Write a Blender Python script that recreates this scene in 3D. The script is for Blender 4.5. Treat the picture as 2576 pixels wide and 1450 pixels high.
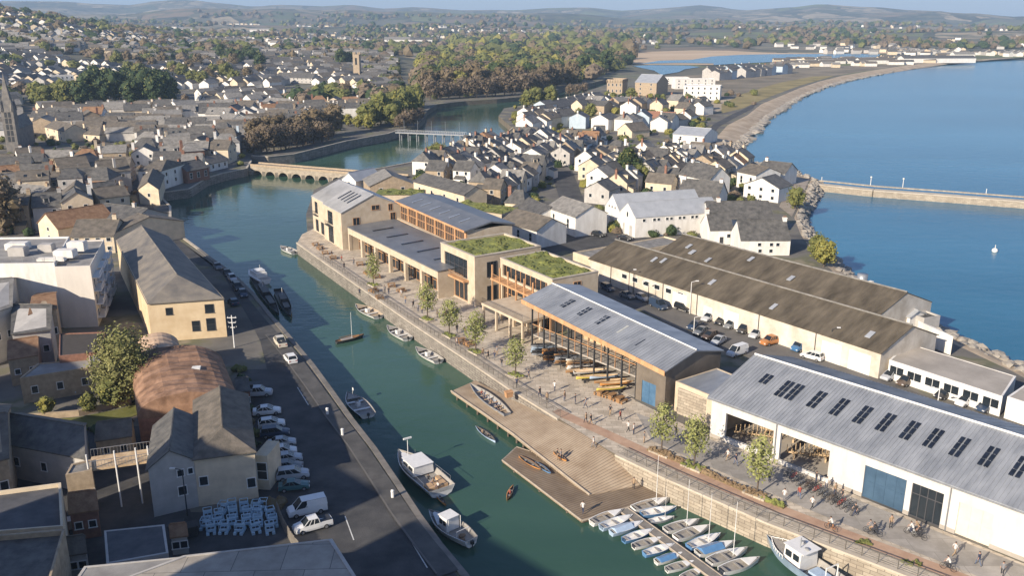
import bpy, bmesh, math, random
from mathutils import Vector, Matrix, noise
from mathutils.geometry import delaunay_2d_cdt
for o in list(bpy.data.objects): bpy.data.objects.remove(o)
sc = bpy.context.scene
R = random.Random(7)
rad = math.radians
# ------------------------------------------------------------ camera, sky, sun, exposure
F = 2250.0; CH = 56.0; PITCH = math.atan(685/F); SI, CO = math.sin(PITCH), math.cos(PITCH)
cam = bpy.data.cameras.new('camera'); camo = bpy.data.objects.new('camera', cam); sc.collection.objects.link(camo)
cam.sensor_width = 36; cam.lens = 36*F/2576; cam.clip_start = 1; cam.clip_end = 60000
camo.location = (0, 0, CH); camo.rotation_euler = (math.pi/2-PITCH, 0, 0); sc.camera = camo
SUN_EL = rad(25.5); SDX, SDY = -0.70, -0.714          # horizontal direction towards the sun
w = bpy.data.worlds.new("World"); sc.world = w; w.use_nodes = True
nt = w.node_tree; nt.nodes.clear()
wo = nt.nodes.new('ShaderNodeOutputWorld'); bg = nt.nodes.new('ShaderNodeBackground'); sk = nt.nodes.new('ShaderNodeTexSky')
sk.sky_type = 'NISHITA'; sk.sun_disc = False; sk.sun_elevation = SUN_EL; sk.sun_rotation = math.atan2(SDX, SDY)
sk.air_density = 1.0; sk.dust_density = 0.6; sk.ozone_density = 2.5; sk.altitude = 50
bg.inputs[1].default_value = 0.08
tn = nt.nodes.new('ShaderNodeMix'); tn.data_type = 'RGBA'; tn.blend_type = 'MULTIPLY'; tn.inputs[0].default_value = 1; tn.inputs[7].default_value = (1.0, 0.99, 1.16, 1)
nt.links.new(sk.outputs[0], tn.inputs[6]); nt.links.new(tn.outputs[2], bg.inputs[0]); nt.links.new(bg.outputs[0], wo.inputs[0])
sl = bpy.data.lights.new('sun', 'SUN'); so = bpy.data.objects.new('sun', sl); sc.collection.objects.link(so)
sl.energy = 5.0; sl.angle = rad(0.55); sl.color = (1.0, 0.875, 0.71)
sdir = Vector((SDX*math.cos(SUN_EL), SDY*math.cos(SUN_EL), math.sin(SUN_EL)))
so.rotation_euler = sdir.to_track_quat('Z', 'Y').to_euler(); so.location = sdir*300
sc.view_settings.view_transform = 'Standard'; sc.view_settings.look = 'None'
sc.view_settings.exposure = 0.68; sc.view_settings.gamma = 1.0

HZ = 0.000115
OFFB = [(-74,50,17,12,32.5,2.35),(-57,32,17,12,32.5,2.35),(-92,70,16,13,30,2.35),(-41,15,16,12,25,2.35),(-112,92,18,14,28,2.35)]  # unseen blocks added for the shade they cast: place, size, height, turn
# ------------------------------------------------------------ helpers
def G(u, v, z=0.0):
    d = (u-1288)/F; t = (v-725)/F; k = (CH-z)/(SI+t*CO)
    return Vector((d*k, (CO-t*SI)*k, z))
def px(x, y, z=0.0):
    zc = y*CO+(CH-z)*SI; yc = -y*SI+(CH-z)*CO
    return 1288+F*x/zc, 725+F*yc/zc
def tag(o, label=None, cat=None, group=None, kind=None):
    if label: o['label'] = label
    if cat: o['category'] = cat
    if group: o['group'] = group
    if kind: o['kind'] = kind
    return o
LK = sc.collection.objects.link
def empty(name, loc, rz, label, cat, group=None):
    o = bpy.data.objects.new(name, None); LK(o); o.empty_display_size = 0.5
    o.location = loc; o.rotation_euler = (0, 0, rz); return tag(o, label, cat, group)
class MB:
    def __init__(s): s.v = []; s.f = []; s.m = []
    def add(s, vs, fs, mi=0):
        b = len(s.v); s.v += [tuple(p) for p in vs]; s.f += [tuple(i+b for i in f) for f in fs]; s.m += [mi]*len(fs); return s
    def box(s, x0, x1, y0, y1, z0, z1, mi=0):
        return s.add([(x0,y0,z0),(x1,y0,z0),(x1,y1,z0),(x0,y1,z0),(x0,y0,z1),(x1,y0,z1),(x1,y1,z1),(x0,y1,z1)],
                     [(3,2,1,0),(4,5,6,7),(0,1,5,4),(1,2,6,5),(2,3,7,6),(3,0,4,7)], mi)
    def prism(s, pts, z0, z1, mi=0):
        n = len(pts)
        a = sum(pts[i][0]*pts[(i+1) % n][1]-pts[(i+1) % n][0]*pts[i][1] for i in range(n))
        if a < 0: pts = pts[::-1]
        g = lambda z: [(p[0], p[1], z if not callable(z) else z(p[0], p[1])) for p in pts]
        return s.add(g(z0)+g(z1), [tuple(range(n-1, -1, -1)), tuple(range(n, 2*n))]+[(i, (i+1) % n, n+(i+1) % n, n+i) for i in range(n)], mi)
    def quad(s, a, b, c, d, mi=0): return s.add([a, b, c, d], [(0, 1, 2, 3)], mi)
    def slab(s, a, b, c, d, t, mi=0):          # a sheet of thickness t hung below the quad a b c d
        lo = [(p[0], p[1], p[2]-t) for p in (a, b, c, d)]
        return s.add([a, b, c, d]+lo, [(0,1,2,3),(7,6,5,4),(0,4,5,1),(1,5,6,2),(2,6,7,3),(3,7,4,0)], mi)
    def tube(s, p, q, r, n=6, r2=None, mi=0):
        p, q = Vector(p), Vector(q); d = q-p
        if d.length < 1e-6: return s
        d.normalize(); a = d.orthogonal().normalized(); b = d.cross(a); r2 = r if r2 is None else r2
        vs = [p+(a*math.cos(2*math.pi*i/n)+b*math.sin(2*math.pi*i/n))*r for i in range(n)]+[q+(a*math.cos(2*math.pi*i/n)+b*math.sin(2*math.pi*i/n))*r2 for i in range(n)]
        return s.add(vs, [tuple(range(n-1, -1, -1)), tuple(range(n, 2*n))]+[(i, (i+1) % n, n+(i+1) % n, n+i) for i in range(n)], mi)
    def blob(s, c, rx, ry, rz, jit=0.0, rng=None, mi=0, sub=1):
        base = ICO[sub]; vs = []
        for p in base[0]:
            k = 1+(rng.uniform(-jit, jit) if rng else 0); vs.append((c[0]+p[0]*rx*k, c[1]+p[1]*ry*k, c[2]+p[2]*rz*k))
        return s.add(vs, base[1], mi)
    def wheel(s, c, r, wd, n=12, mi=0, ax=1):
        a, b = list(c), list(c); a[ax] -= wd/2; b[ax] += wd/2; return s.tube(a, b, r, n, mi=mi)
    def wall(s, x0, x1, y0, y1, z0, z1, ops, mi=0):   # wall along x with rectangular openings (xa, xb, za, zb)
        xs = sorted(set([x0, x1]+[min(max(o[0], x0), x1) for o in ops]+[min(max(o[1], x0), x1) for o in ops]))
        for a, b in zip(xs[:-1], xs[1:]):
            m = (a+b)/2; z = z0
            for o in sorted([o for o in ops if o[0] < m < o[1]], key=lambda o: o[2]):
                if o[2] > z+1e-4: s.box(a, b, y0, y1, z, o[2], mi)
                z = max(z, o[3])
            if z < z1-1e-4: s.box(a, b, y0, y1, z, z1, mi)
        return s
    def data(s, name, mats, smooth=False):
        me = bpy.data.meshes.new(name); me.from_pydata(s.v, [], s.f)
        mats = mats if isinstance(mats, (list, tuple)) else [mats]
        for m in mats: me.materials.append(m)
        if len(mats) > 1: me.polygons.foreach_set('material_index', s.m)
        if smooth: me.polygons.foreach_set('use_smooth', [True]*len(s.f))
        me.update(); return me
    def build(s, name, mats, parent=None, smooth=False, loc=None):
        o = bpy.data.objects.new(name, s.data(name, mats, smooth)); LK(o)
        if parent: o.parent = parent
        if loc is not None: o.location = loc
        return o
def _ico(sub):
    bm = bmesh.new(); bmesh.ops.create_icosphere(bm, subdivisions=sub, radius=1)
    r = ([tuple(v.co) for v in bm.verts], [tuple(v.index for v in f.verts) for f in bm.faces]); bm.free(); return r
ICO = {1: _ico(1), 2: _ico(2)}
def inst(name, me, parent=None, loc=None, rz=None):
    o = bpy.data.objects.new(name, me); LK(o)
    if parent: o.parent = parent
    if loc is not None: o.location = loc
    if rz is not None: o.rotation_euler = (0, 0, rz)
    return o
def copy_tree(o, parent=None):
    c = o.copy(); LK(c)
    if parent: c.parent = parent
    for ch in KIDS.get(o, []) or list(o.children): copy_tree(ch, c)
    return c
KIDS = {}
def inpoly(x, y, P):
    c = False; j = len(P)-1
    for i in range(len(P)):
        xi, yi, xj, yj = P[i][0], P[i][1], P[j][0], P[j][1]
        if (yi > y) != (yj > y) and x < (xj-xi)*(y-yi)/(yj-yi)+xi: c = not c
        j = i
    return c
def smooth(a, b, x):
    t = min(1, max(0, (x-a)/(b-a))); return t*t*(3-2*t)
ORD = lambda n: str(n)+('th' if 10 <= n % 100 <= 20 else {1: 'st', 2: 'nd', 3: 'rd'}.get(n % 10, 'th'))

# ------------------------------------------------------------ materials
MATS = {}
def mat(name, col, rough=0.8, metal=0.0, var=0.12, scale=1.0, bump=0.0, bscale=None, streak=None, col2=None, spec=0.5, coord='Object', detail=4, mixlo=0.35, mixhi=0.65, alpha=1.0, trans=0.0):
    if name in MATS: return MATS[name]
    m = bpy.data.materials.new(name); m.use_nodes = True; n = m.node_tree; P = n.nodes['Principled BSDF']
    P.inputs['Roughness'].default_value = rough; P.inputs['Metallic'].default_value = metal
    if 'Specular IOR Level' in P.inputs: P.inputs['Specular IOR Level'].default_value = spec
    P.inputs['Alpha'].default_value = alpha
    tc = n.nodes.new('ShaderNodeTexCoord'); src = tc.outputs[coord]
    if coord == 'World':
        pass
    mp = n.nodes.new('ShaderNodeMapping'); n.links.new(src, mp.inputs[0])
    if streak: mp.inputs['Scale'].default_value = streak
    nz = n.nodes.new('ShaderNodeTexNoise'); nz.inputs['Scale'].default_value = scale; nz.inputs['Detail'].default_value = detail; nz.inputs['Roughness'].default_value = 0.62
    n.links.new(mp.outputs[0], nz.inputs['Vector'])
    rp = n.nodes.new('ShaderNodeValToRGB'); e = rp.color_ramp.elements; e[0].position = mixlo; e[1].position = mixhi
    c2 = col2 if col2 else tuple(min(1, c*(1+var)) for c in col); c1 = col if col2 else tuple(c*(1-var) for c in col)
    e[0].color = (*c1, 1); e[1].color = (*c2, 1)
    n.links.new(nz.outputs[0], rp.inputs[0]); n.links.new(rp.outputs[0], P.inputs['Base Color'])
    if bump:
        b = n.nodes.new('ShaderNodeBump'); b.inputs['Strength'].default_value = min(1, bump); b.inputs['Distance'].default_value = 0.1 if bump <= 1 else bump*0.1
        nb = n.nodes.new('ShaderNodeTexNoise'); nb.inputs['Scale'].default_value = bscale or scale*4; nb.inputs['Detail'].default_value = 3
        n.links.new(mp.outputs[0], nb.inputs['Vector']); n.links.new(nb.outputs[0], b.inputs['Height']); n.links.new(b.outputs[0], P.inputs['Normal'])
    MATS[name] = m; return m
def banded(name, col, col2, freq, axis='X', rough=0.6, metal=0.0, noise_amt=0.4, bump=0.4, dirt=None):
    """boards, corrugation or courses: bands along a local axis over blotchy colour"""
    if name in MATS: return MATS[name]
    m = mat(name, col, rough, metal, col2=col2, scale=0.35, detail=6, mixlo=0.3, mixhi=0.75); n = m.node_tree; P = n.nodes['Principled BSDF']
    tc = n.nodes.new('ShaderNodeTexCoord'); wv = n.nodes.new('ShaderNodeTexWave'); wv.bands_direction = axis; wv.inputs['Scale'].default_value = freq
    wv.inputs['Distortion'].default_value = 0.15; n.links.new(tc.outputs['Object'], wv.inputs[0])
    rp = [x for x in n.nodes if x.type == 'VALTORGB'][0]
    mx = n.nodes.new('ShaderNodeMix'); mx.data_type = 'RGBA'; mx.blend_type = 'MULTIPLY'; mx.inputs[0].default_value = noise_amt
    cr = n.nodes.new('ShaderNodeValToRGB'); cr.color_ramp.elements[0].position = 0.0; cr.color_ramp.elements[1].position = 0.25
    cr.color_ramp.elements[0].color = (0.35, 0.35, 0.35, 1)
    n.links.new(wv.outputs[1], cr.inputs[0]); n.links.new(rp.outputs[0], mx.inputs[6]); n.links.new(cr.outputs[0], mx.inputs[7])
    n.links.new(mx.outputs[2], P.inputs['Base Color'])
    b = n.nodes.new('ShaderNodeBump'); b.inputs['Strength'].default_value = bump; b.inputs['Distance'].default_value = 0.04
    n.links.new(wv.outputs[1], b.inputs['Height']); n.links.new(b.outputs[0], P.inputs['Normal'])
    return m
def brick(name, c1, c2, mortar, scale, rough=0.85, bw=0.5, rh=0.25, ms=0.02, rot=None):
    if name in MATS: return MATS[name]
    m = mat(name, c1, rough, col2=c2, scale=0.6); n = m.node_tree; P = n.nodes['Principled BSDF']
    bt = n.nodes.new('ShaderNodeTexBrick'); bt.inputs['Scale'].default_value = scale; bt.inputs['Mortar Size'].default_value = ms
    bt.inputs['Brick Width'].default_value = bw; bt.inputs['Row Height'].default_value = rh; bt.inputs['Mortar'].default_value = (*mortar, 1)
    bt.inputs['Bias'].default_value = 0.0
    mp = n.nodes.new('ShaderNodeMapping'); tc = n.nodes.new('ShaderNodeTexCoord'); n.links.new(tc.outputs['Object'], mp.inputs[0])
    if rot: mp.inputs['Rotation'].default_value = rot
    n.links.new(mp.outputs[0], bt.inputs['Vector'])
    rp = [x for x in n.nodes if x.type == 'VALTORGB'][0]
    dk = n.nodes.new('ShaderNodeMix'); dk.data_type = 'RGBA'; dk.blend_type = 'MULTIPLY'; dk.inputs[0].default_value = 1; dk.inputs[7].default_value = (0.72, 0.72, 0.72, 1)
    n.links.new(rp.outputs[0], dk.inputs[6]); n.links.new(rp.outputs[0], bt.inputs['Color1']); n.links.new(dk.outputs[2], bt.inputs['Color2'])
    n.links.new(bt.outputs[0], P.inputs['Base Color']); return m
white = mat('white_render', (0.56, 0.53, 0.475), col2=(0.74, 0.715, 0.665), scale=0.7, detail=8, streak=(1, 1, 0.3), mixlo=.25, mixhi=.6)
cream = mat('cream_render', (0.60, 0.50, 0.36), var=0.14, scale=0.5, detail=6)
tan = mat('tan_stone', (0.36, 0.28, 0.19), var=0.2, scale=1.2, detail=6)
greyr = mat('grey_render', (0.42, 0.40, 0.37), var=0.12, scale=0.6)
bluer = mat('pale_blue_render', (0.42, 0.50, 0.56), var=0.08, scale=0.6)
yellow = mat('yellow_render', (0.56, 0.42, 0.25), col2=(0.68, 0.54, 0.35), scale=0.4, detail=7)
brickm = mat('red_brick', (0.24, 0.12, 0.08), var=0.2, scale=1.5)
slate = mat('slate_roof', (0.060, 0.058, 0.054), col2=(0.135, 0.128, 0.115), rough=0.65, scale=0.8, detail=8, bump=0.5, bscale=5)
slateb = mat('brown_slate_roof', (0.085, 0.075, 0.06), col2=(0.17, 0.145, 0.115), rough=0.8, scale=0.7, detail=8, bump=0.5, bscale=5)
slatel = mat('pale_slate_roof', (0.15, 0.142, 0.128), col2=(0.27, 0.255, 0.23), rough=0.8, scale=0.8, detail=8, bump=0.5, bscale=5)
rustt = mat('rusty_tile_roof', (0.18, 0.095, 0.05), col2=(0.30, 0.18, 0.10), rough=0.9, scale=0.9, detail=8, bump=0.5, bscale=5)
glass = mat('window_glass', (0.02, 0.026, 0.032), rough=0.12, var=0.2, scale=0.3)
frame = mat('window_frame', (0.7, 0.69, 0.66), var=0.05)
dframe = mat('dark_frame', (0.06, 0.06, 0.065), rough=0.5)
metalg = mat('galvanised_metal', (0.32, 0.33, 0.34), rough=0.45, metal=0.5, var=0.12, scale=2)
darkm = mat('dark_metal', (0.035, 0.037, 0.04), rough=0.5, var=0.2)
asph = mat('asphalt', (0.030, 0.031, 0.034), col2=(0.078, 0.076, 0.074), rough=0.9, scale=0.22, detail=9, bump=0.3, bscale=6)
asphl = mat('pale_asphalt', (0.10, 0.095, 0.088), col2=(0.15, 0.14, 0.128), rough=0.9, scale=0.15, detail=9, bump=0.3, bscale=6)
conc = mat('concrete', (0.30, 0.27, 0.23), col2=(0.40, 0.36, 0.31), rough=0.85, scale=0.25, detail=9)
wlite = mat('road_paint', (0.55, 0.55, 0.52), var=0.2, scale=2)
timber = mat('cedar_timber', (0.42, 0.22, 0.10), col2=(0.56, 0.33, 0.17), rough=0.7, scale=1.0, streak=(1, 1, 0.2), detail=6)
leafk = {}
def leaf(name, c1, c2):
    m = mat(name, c1, rough=0.75, col2=c2, scale=0.35, detail=5, mixlo=0.3, mixhi=0.7, spec=0.2); leafk[name] = m
    return m
lg = leaf('young_leaves', (0.17, 0.19, 0.06), (0.32, 0.32, 0.12))
lo = leaf('olive_leaves', (0.085, 0.10, 0.03), (0.17, 0.17, 0.055))
ld = leaf('dark_evergreen_leaves', (0.022, 0.040, 0.018), (0.06, 0.085, 0.032))
lb = leaf('russet_leaves', (0.10, 0.078, 0.042), (0.19, 0.145, 0.085))
ly = leaf('yellow_green_leaves', (0.14, 0.14, 0.03), (0.26, 0.23, 0.06))
lw = leaf('bare_brown_twigs', (0.115, 0.088, 0.06), (0.20, 0.155, 0.11))
bark = mat('bark', (0.10, 0.075, 0.055), var=0.3, scale=3)
sedum = mat('sedum', (0.10, 0.12, 0.03), col2=(0.22, 0.23, 0.06), rough=0.95, scale=0.9, detail=9, bump=0.8, bscale=3)
rockm = mat('boulder', (0.22, 0.195, 0.165), col2=(0.36, 0.33, 0.28), rough=0.9, scale=0.8, detail=8)

def water_mat(name, c1, c2, rough, s1, s2):
    m = mat(name, c1, rough=rough, col2=c2, scale=0.012, streak=(0.35, 1, 1), detail=5, spec=0.5); n = m.node_tree; P = n.nodes['Principled BSDF']
    P.inputs['IOR'].default_value = 1.33
    tc = n.nodes.new('ShaderNodeTexCoord'); mp = n.nodes.new('ShaderNodeMapping'); mp.inputs['Scale'].default_value = (0.6, 1, 1); n.links.new(tc.outputs['Object'], mp.inputs[0])
    a = n.nodes.new('ShaderNodeTexNoise'); a.inputs['Scale'].default_value = s1; a.inputs['Detail'].default_value = 5; n.links.new(mp.outputs[0], a.inputs['Vector'])
    b = n.nodes.new('ShaderNodeTexNoise'); b.inputs['Scale'].default_value = s1*0.06; b.inputs['Detail'].default_value = 3; n.links.new(mp.outputs[0], b.inputs['Vector'])
    ml = n.nodes.new('ShaderNodeMath'); ml.operation = 'MULTIPLY'; n.links.new(a.outputs[0], ml.inputs[0]); n.links.new(b.outputs[0], ml.inputs[1])
    bp = n.nodes.new('ShaderNodeBump'); bp.inputs['Strength'].default_value = s2; bp.inputs['Distance'].default_value = 0.25
    n.links.new(ml.outputs[0], bp.inputs['Height']); n.links.new(bp.outputs[0], P.inputs['Normal']); return m
# ------------------------------------------------------------ terrain
WZ = -3.0
SKY = [(-900,10),(-400,6),(0,2),(162,3),(250,9),(332,12),(400,2),(450,-1),(500,0),(525,4),(575,9),(644,16),(704,11),(819,15),(881,11),(969,21),(1044,17),(1169,25),(1244,24),(1289,25),(1396,19),(1476,18),(1559,26),(1639,22),(1700,17),(1759,12),(1810,17),(1851,24),(1932,27),(1999,29),(2057,23),(2157,31),(2207,32),(2277,40),(2357,42),(2402,49),(2457,46),(2542,55),(2576,53),(2900,56),(3400,50)]
def skyslope(x, y):
    u = 1288+F*x/max(1, y*CO+CH*SI)
    for i in range(len(SKY)-1):
        if SKY[i][0] <= u <= SKY[i+1][0]:
            k = (u-SKY[i][0])/(SKY[i+1][0]-SKY[i][0]); k = k*k*(3-2*k)*0.5+k*0.5; v = SKY[i][1]*(1-k)+SKY[i+1][1]*k; break
    else: v = SKY[0][1] if u < SKY[0][0] else SKY[-1][1]
    t = (v-725)/F
    return -(SI+t*CO)/math.hypot(CO-t*SI, (u-1288)/F)
RR = 7000.0
def H(x, y):
    r = math.hypot(x, y)
    if r < 450: return 0.0
    z = 0.0
    lef = smooth(-0.30, -0.62, x/max(y, 1))
    z += 62*lef*smooth(550, 1900, r)*(1-0.35*smooth(2200, 3800, r))
    z += 14*smooth(-0.05, -0.3, x/max(y, 1))*smooth(600, 1500, r)
    if r > 1500:
        s = (min(r, RR)-1500)/(RR-1500); zr = CH+RR*skyslope(x, y)
        ms = 1-smooth(0.85, 1.0, s)
        nb = noise.noise(Vector((x*0.00055, y*0.00085, 1.3)))*80+noise.noise(Vector((x*0.0016, y*0.0022, 4.3)))*36
        zz = zr*(s**1.7)+nb*smooth(0, 0.35, s)*ms*0.9
        zz = max(zz, 0.6*smooth(0, 0.1, s)); z = max(z*(1-s), zz)+0*r
        if r > RR: z = zr-(r-RR)*0.02
    if y > 1250 and x > 80 and r < 1900: z *= smooth(1500, 1900, r)
    return z
sea_in = [(2680,1005),(2540,932),(2400,866),(2300,815),(2180,752),(2120,708),(2066,655),(2035,620),(2014,590),(1998,548),(2020,500),(2040,452),(1990,440),(1930,425),(1880,418),(1851,412),(1801,375),(1803,345),(1830,315),(1880,290),(1915,262),(1960,243),(2010,222),(2060,205),(2120,190),(2200,176),(2300,161),(2400,153),(2500,147),(2620,142.5)]
sea_out = [(2700,985),(2576,926),(2432,859),(2332,806),(2207,742),(2144,695),(2092,642),(2059,612),(2042,584),(2027,552),(2052,512),(2074,467),(1997,428),(1935,415),(1902,412),(1878,404),(1871,372),(1884,350),(1914,322),(1932,297),(1962,284),(1991,259),(2034,239),(2072,222),(2114,210),(2157,199),(2230,185),(2307,173),(2407,160),(2500,152)]
EK = [(2357,1477),(2207,1420),(1932,1316),(1674,1203),(1551,1145),(1531,1134),(1406,1054),(1289,982),(1168,900),(1040,815),(906,722),(800,648),(748,611)]     # east quay edge at z=0, near to far
EKw = [G(*p) for p in EK]; a_ = (EKw[0]-EKw[1]).normalized()
EKw = [EKw[0]+a_*90]+EKw
W_n = [(1290,1640),(1169,1450),(1106,1374),(1054,1302),(1001,1221),(940,1130),(884,1058),(829,980),(784,918),(726,848),(684,800),(640,745),(600,705),(560,672),(528,650),(500,628),(462,600),(436,570),(428,545),(428,520),(408,500),(410,484),(475,476),(520,448),(560,436),(620,424),(632,404)]
basin_w = [(634,396),(675,399),(740,392),(870,359),(975,340),(998,332)]
river_w = [(1040,322),(1068,296),(1074,278),(1100,262),(1170,254),(1250,249),(1330,242),(1384,232),(1414,220),(1479,211),(1522,200),(1560,196)]
river_e = [(1565,200),(1526,212),(1476,229),(1440,240),(1396,250),(1330,262),(1268,272),(1254,292),(1290,322),(1262,345),(1219,361),(1119,389),(1031,410),(958,424),(880,436),(840,452),(790,478),(770,540),(774,585),(748,611)]
land = [tuple(G(*p)[:2]) for p in sea_in]
land += [(1450, 1330), (6000, 3000), (14000, 9000), (14000, 17000), (-14000, 17000), (-14000, 3000), (-600, 300), (-400, -150), (-40, -150)]
land += [tuple(G(*p)[:2]) for p in W_n+basin_w+river_w+river_e[:-1]]
land += [tuple(p[:2]) for p in EKw[::-1]]
land += [(230, -60), (330, -60)]
def dense(P, far=80):
    out = []
    for i in range(len(P)):
        a, b = P[i], P[(i+1) % len(P)]; L = math.hypot(a[0]-b[0], a[1]-b[1]); d = max(60, math.hypot(*a)*0.08)
        n = max(1, int(L/d)); out += [(a[0]+(b[0]-a[0])*k/n, a[1]+(b[1]-a[1])*k/n) for k in range(n)]
    return out
LP = dense(land)
inner = []
r = 480.0
while r < 15500:
    st = 0.6 if 1400 < r < 7500 else 1.2
    n = int(120/st)
    for i in range(n+1):
        a = rad(-60+i*st+R.uniform(-.1, .1)*st); q = (r*math.sin(a), r*math.cos(a))
        if inpoly(*q, LP): inner.append(q)
    r *= 1.028 if r < 7600 else 1.15
vv, ee, ff, *_ = delaunay_2d_cdt([Vector(p) for p in LP]+[Vector(p) for p in inner], [], [list(range(len(LP)))], 1, 1e-3)
mb = MB(); mb.add([(p.x, p.y, H(p.x, p.y)) for p in vv], [tuple(f) for f in ff])
gm = bpy.data.materials.new('countryside'); gm.use_nodes = True; n = gm.node_tree; P = n.nodes['Principled BSDF']; P.inputs['Roughness'].default_value = 0.95
tc = n.nodes.new('ShaderNodeTexCoord')
vo = n.nodes.new('ShaderNodeTexVoronoi'); vo.inputs['Scale'].default_value = 0.0042; mp = n.nodes.new('ShaderNodeMapping'); mp.inputs['Scale'].default_value = (1, 0.62, 0.0)
wz = n.nodes.new('ShaderNodeTexNoise'); wz.inputs['Scale'].default_value = 0.004
ad = n.nodes.new('ShaderNodeVectorMath'); ad.operation = 'MULTIPLY_ADD'; ad.inputs[1].default_value = (120, 120, 0)
n.links.new(tc.outputs['Object'], wz.inputs['Vector']); n.links.new(wz.outputs['Color'], ad.inputs[0]); n.links.new(tc.outputs['Object'], ad.inputs[2]); n.links.new(ad.outputs[0], mp.inputs[0]); n.links.new(mp.outputs[0], vo.inputs['Vector'])
cr = n.nodes.new('ShaderNodeValToRGB'); cr.color_ramp.interpolation = 'CONSTANT'
for i, c in enumerate([(0.05,0.065,0.03),(0.19,0.14,0.09),(0.13,0.15,0.055),(0.32,0.26,0.17),(0.035,0.045,0.028),(0.22,0.19,0.13),(0.08,0.10,0.045)]):
    if i < 2: e = cr.color_ramp.elements[i]; e.position = i/7
    else: e = cr.color_ramp.elements.new(i/7)
    e.color = (*c, 1)
n.links.new(vo.outputs['Color'], cr.inputs[0])
vd = n.nodes.new('ShaderNodeTexVoronoi'); vd.feature = 'DISTANCE_TO_EDGE'; vd.inputs['Scale'].default_value = 0.0042; n.links.new(mp.outputs[0], vd.inputs['Vector'])
he = n.nodes.new('ShaderNodeMath'); he.operation = 'LESS_THAN'; he.inputs[1].default_value = 0.045; n.links.new(vd.outputs['Distance'], he.inputs[0])
m1 = n.nodes.new('ShaderNodeMix'); m1.data_type = 'RGBA'; m1.inputs[7].default_value = (0.035, 0.04, 0.025, 1); n.links.new(he.outputs[0], m1.inputs[0]); n.links.new(cr.outputs[0], m1.inputs[6])
nn = n.nodes.new('ShaderNodeTexNoise'); nn.inputs['Scale'].default_value = 0.012; nn.inputs['Detail'].default_value = 8; n.links.new(tc.outputs['Object'], nn.inputs['Vector'])
c2 = n.nodes.new('ShaderNodeValToRGB'); c2.color_ramp.elements[0].position = 0.46; c2.color_ramp.elements[1].position = 0.56; n.links.new(nn.outputs[0], c2.inputs[0])
m2 = n.nodes.new('ShaderNodeMix'); m2.data_type = 'RGBA'; m2.inputs[7].default_value = (0.105, 0.10, 0.062, 1); n.links.new(c2.outputs[0], m2.inputs[0]); n.links.new(m1.outputs[2], m2.inputs[6])
# near land: yards, gardens, lanes
n3 = n.nodes.new('ShaderNodeTexNoise'); n3.inputs['Scale'].default_value = 0.09; n3.inputs['Detail'].default_value = 7; n.links.new(tc.outputs['Object'], n3.inputs['Vector'])
c3 = n.nodes.new('ShaderNodeValToRGB'); c3.color_ramp.elements[0].position = 0.36; c3.color_ramp.elements[0].color = (0.085, 0.08, 0.072, 1)
c3.color_ramp.elements[1].position = 0.66; c3.color_ramp.elements[1].color = (0.24, 0.205, 0.145, 1); e = c3.color_ramp.elements.new(0.52); e.color = (0.15, 0.138, 0.118, 1); e = c3.color_ramp.elements.new(0.6); e.color = (0.12, 0.12, 0.065, 1)
n.links.new(n3.outputs[0], c3.inputs[0])
ln = n.nodes.new('ShaderNodeVectorMath'); ln.operation = 'LENGTH'; n.links.new(tc.outputs['Object'], ln.inputs[0])
mr = n.nodes.new('ShaderNodeMapRange'); mr.inputs[1].default_value = 750; mr.inputs[2].default_value = 1150; n.links.new(ln.outputs['Value'], mr.inputs[0])
m3 = n.nodes.new('ShaderNodeMix'); m3.data_type = 'RGBA'; n.links.new(mr.outputs[0], m3.inputs[0]); n.links.new(c3.outputs[0], m3.inputs[6]); n.links.new(m2.outputs[2], m3.inputs[7])
n.links.new(m3.outputs[2], P.inputs['Base Color'])
tag(mb.build('ground', gm, smooth=True), kind='structure')

def hitp(u, v):
    d = (u-1288)/F; t = (v-725)/F; az_ = Vector((d, CO-t*SI)).normalized(); r = 250.0; best = G(u, v) if v > 60 else Vector((az_.x*4000, az_.y*4000, 0))
    while r < 6800:
        x, y = az_.x*r, az_.y*r; z = H(x, y)
        if px(x, y, z)[1] <= v: return Vector((x, y, z))
        r *= 1.01
    return best
# ------------------------------------------------------------ water
seam = water_mat('sea_water', (0.022, 0.12, 0.20), (0.04, 0.17, 0.27), 0.22, 0.3, 0.8)
harb = water_mat('harbour_water', (0.024, 0.062, 0.042), (0.055, 0.115, 0.082), 0.08, 0.5, 0.6)
split = [(230, -80)]+[tuple(G(*p, WZ)[:2]) for p in [(2576,1200),(1950,760),(1600,480),(1560,240)]]+[(150, 1500)]
sea = MB(); sea.add([(x, y, WZ) for x, y in [(9000, -80), (9000, 6000), (150, 6000)]+split[::-1]], [tuple(range(3+len(split)))]); tag(sea.build('sea', seam), kind='structure'); seam.node_tree.nodes['Principled BSDF'].inputs['Specular IOR Level'].default_value = 0.3
hw = MB(); hw.add([(x, y, WZ) for x, y in split+[(-700, 1500), (-700, -160), (230, -160)]], [tuple(range(len(split)+3))]); tag(hw.build('harbour_water', harb), kind='structure')
# seabed and bank skirts hide the void below the land edge
sk_ = MB()
for i in range(len(LP)):
    a, b = LP[i], LP[(i+1) % len(LP)]
    if math.hypot(*a) < 1500: sk_.quad((a[0], a[1], H(*a)), (b[0], b[1], H(*b)), (b[0], b[1], -7), (a[0], a[1], -7))
sk_.build('ground_bank', mat('earth_bank', (0.10, 0.085, 0.06), col2=(0.17, 0.14, 0.10), scale=0.3, detail=6)).select_set(False)
tag(bpy.data.objects['ground_bank'], kind='structure')
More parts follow.
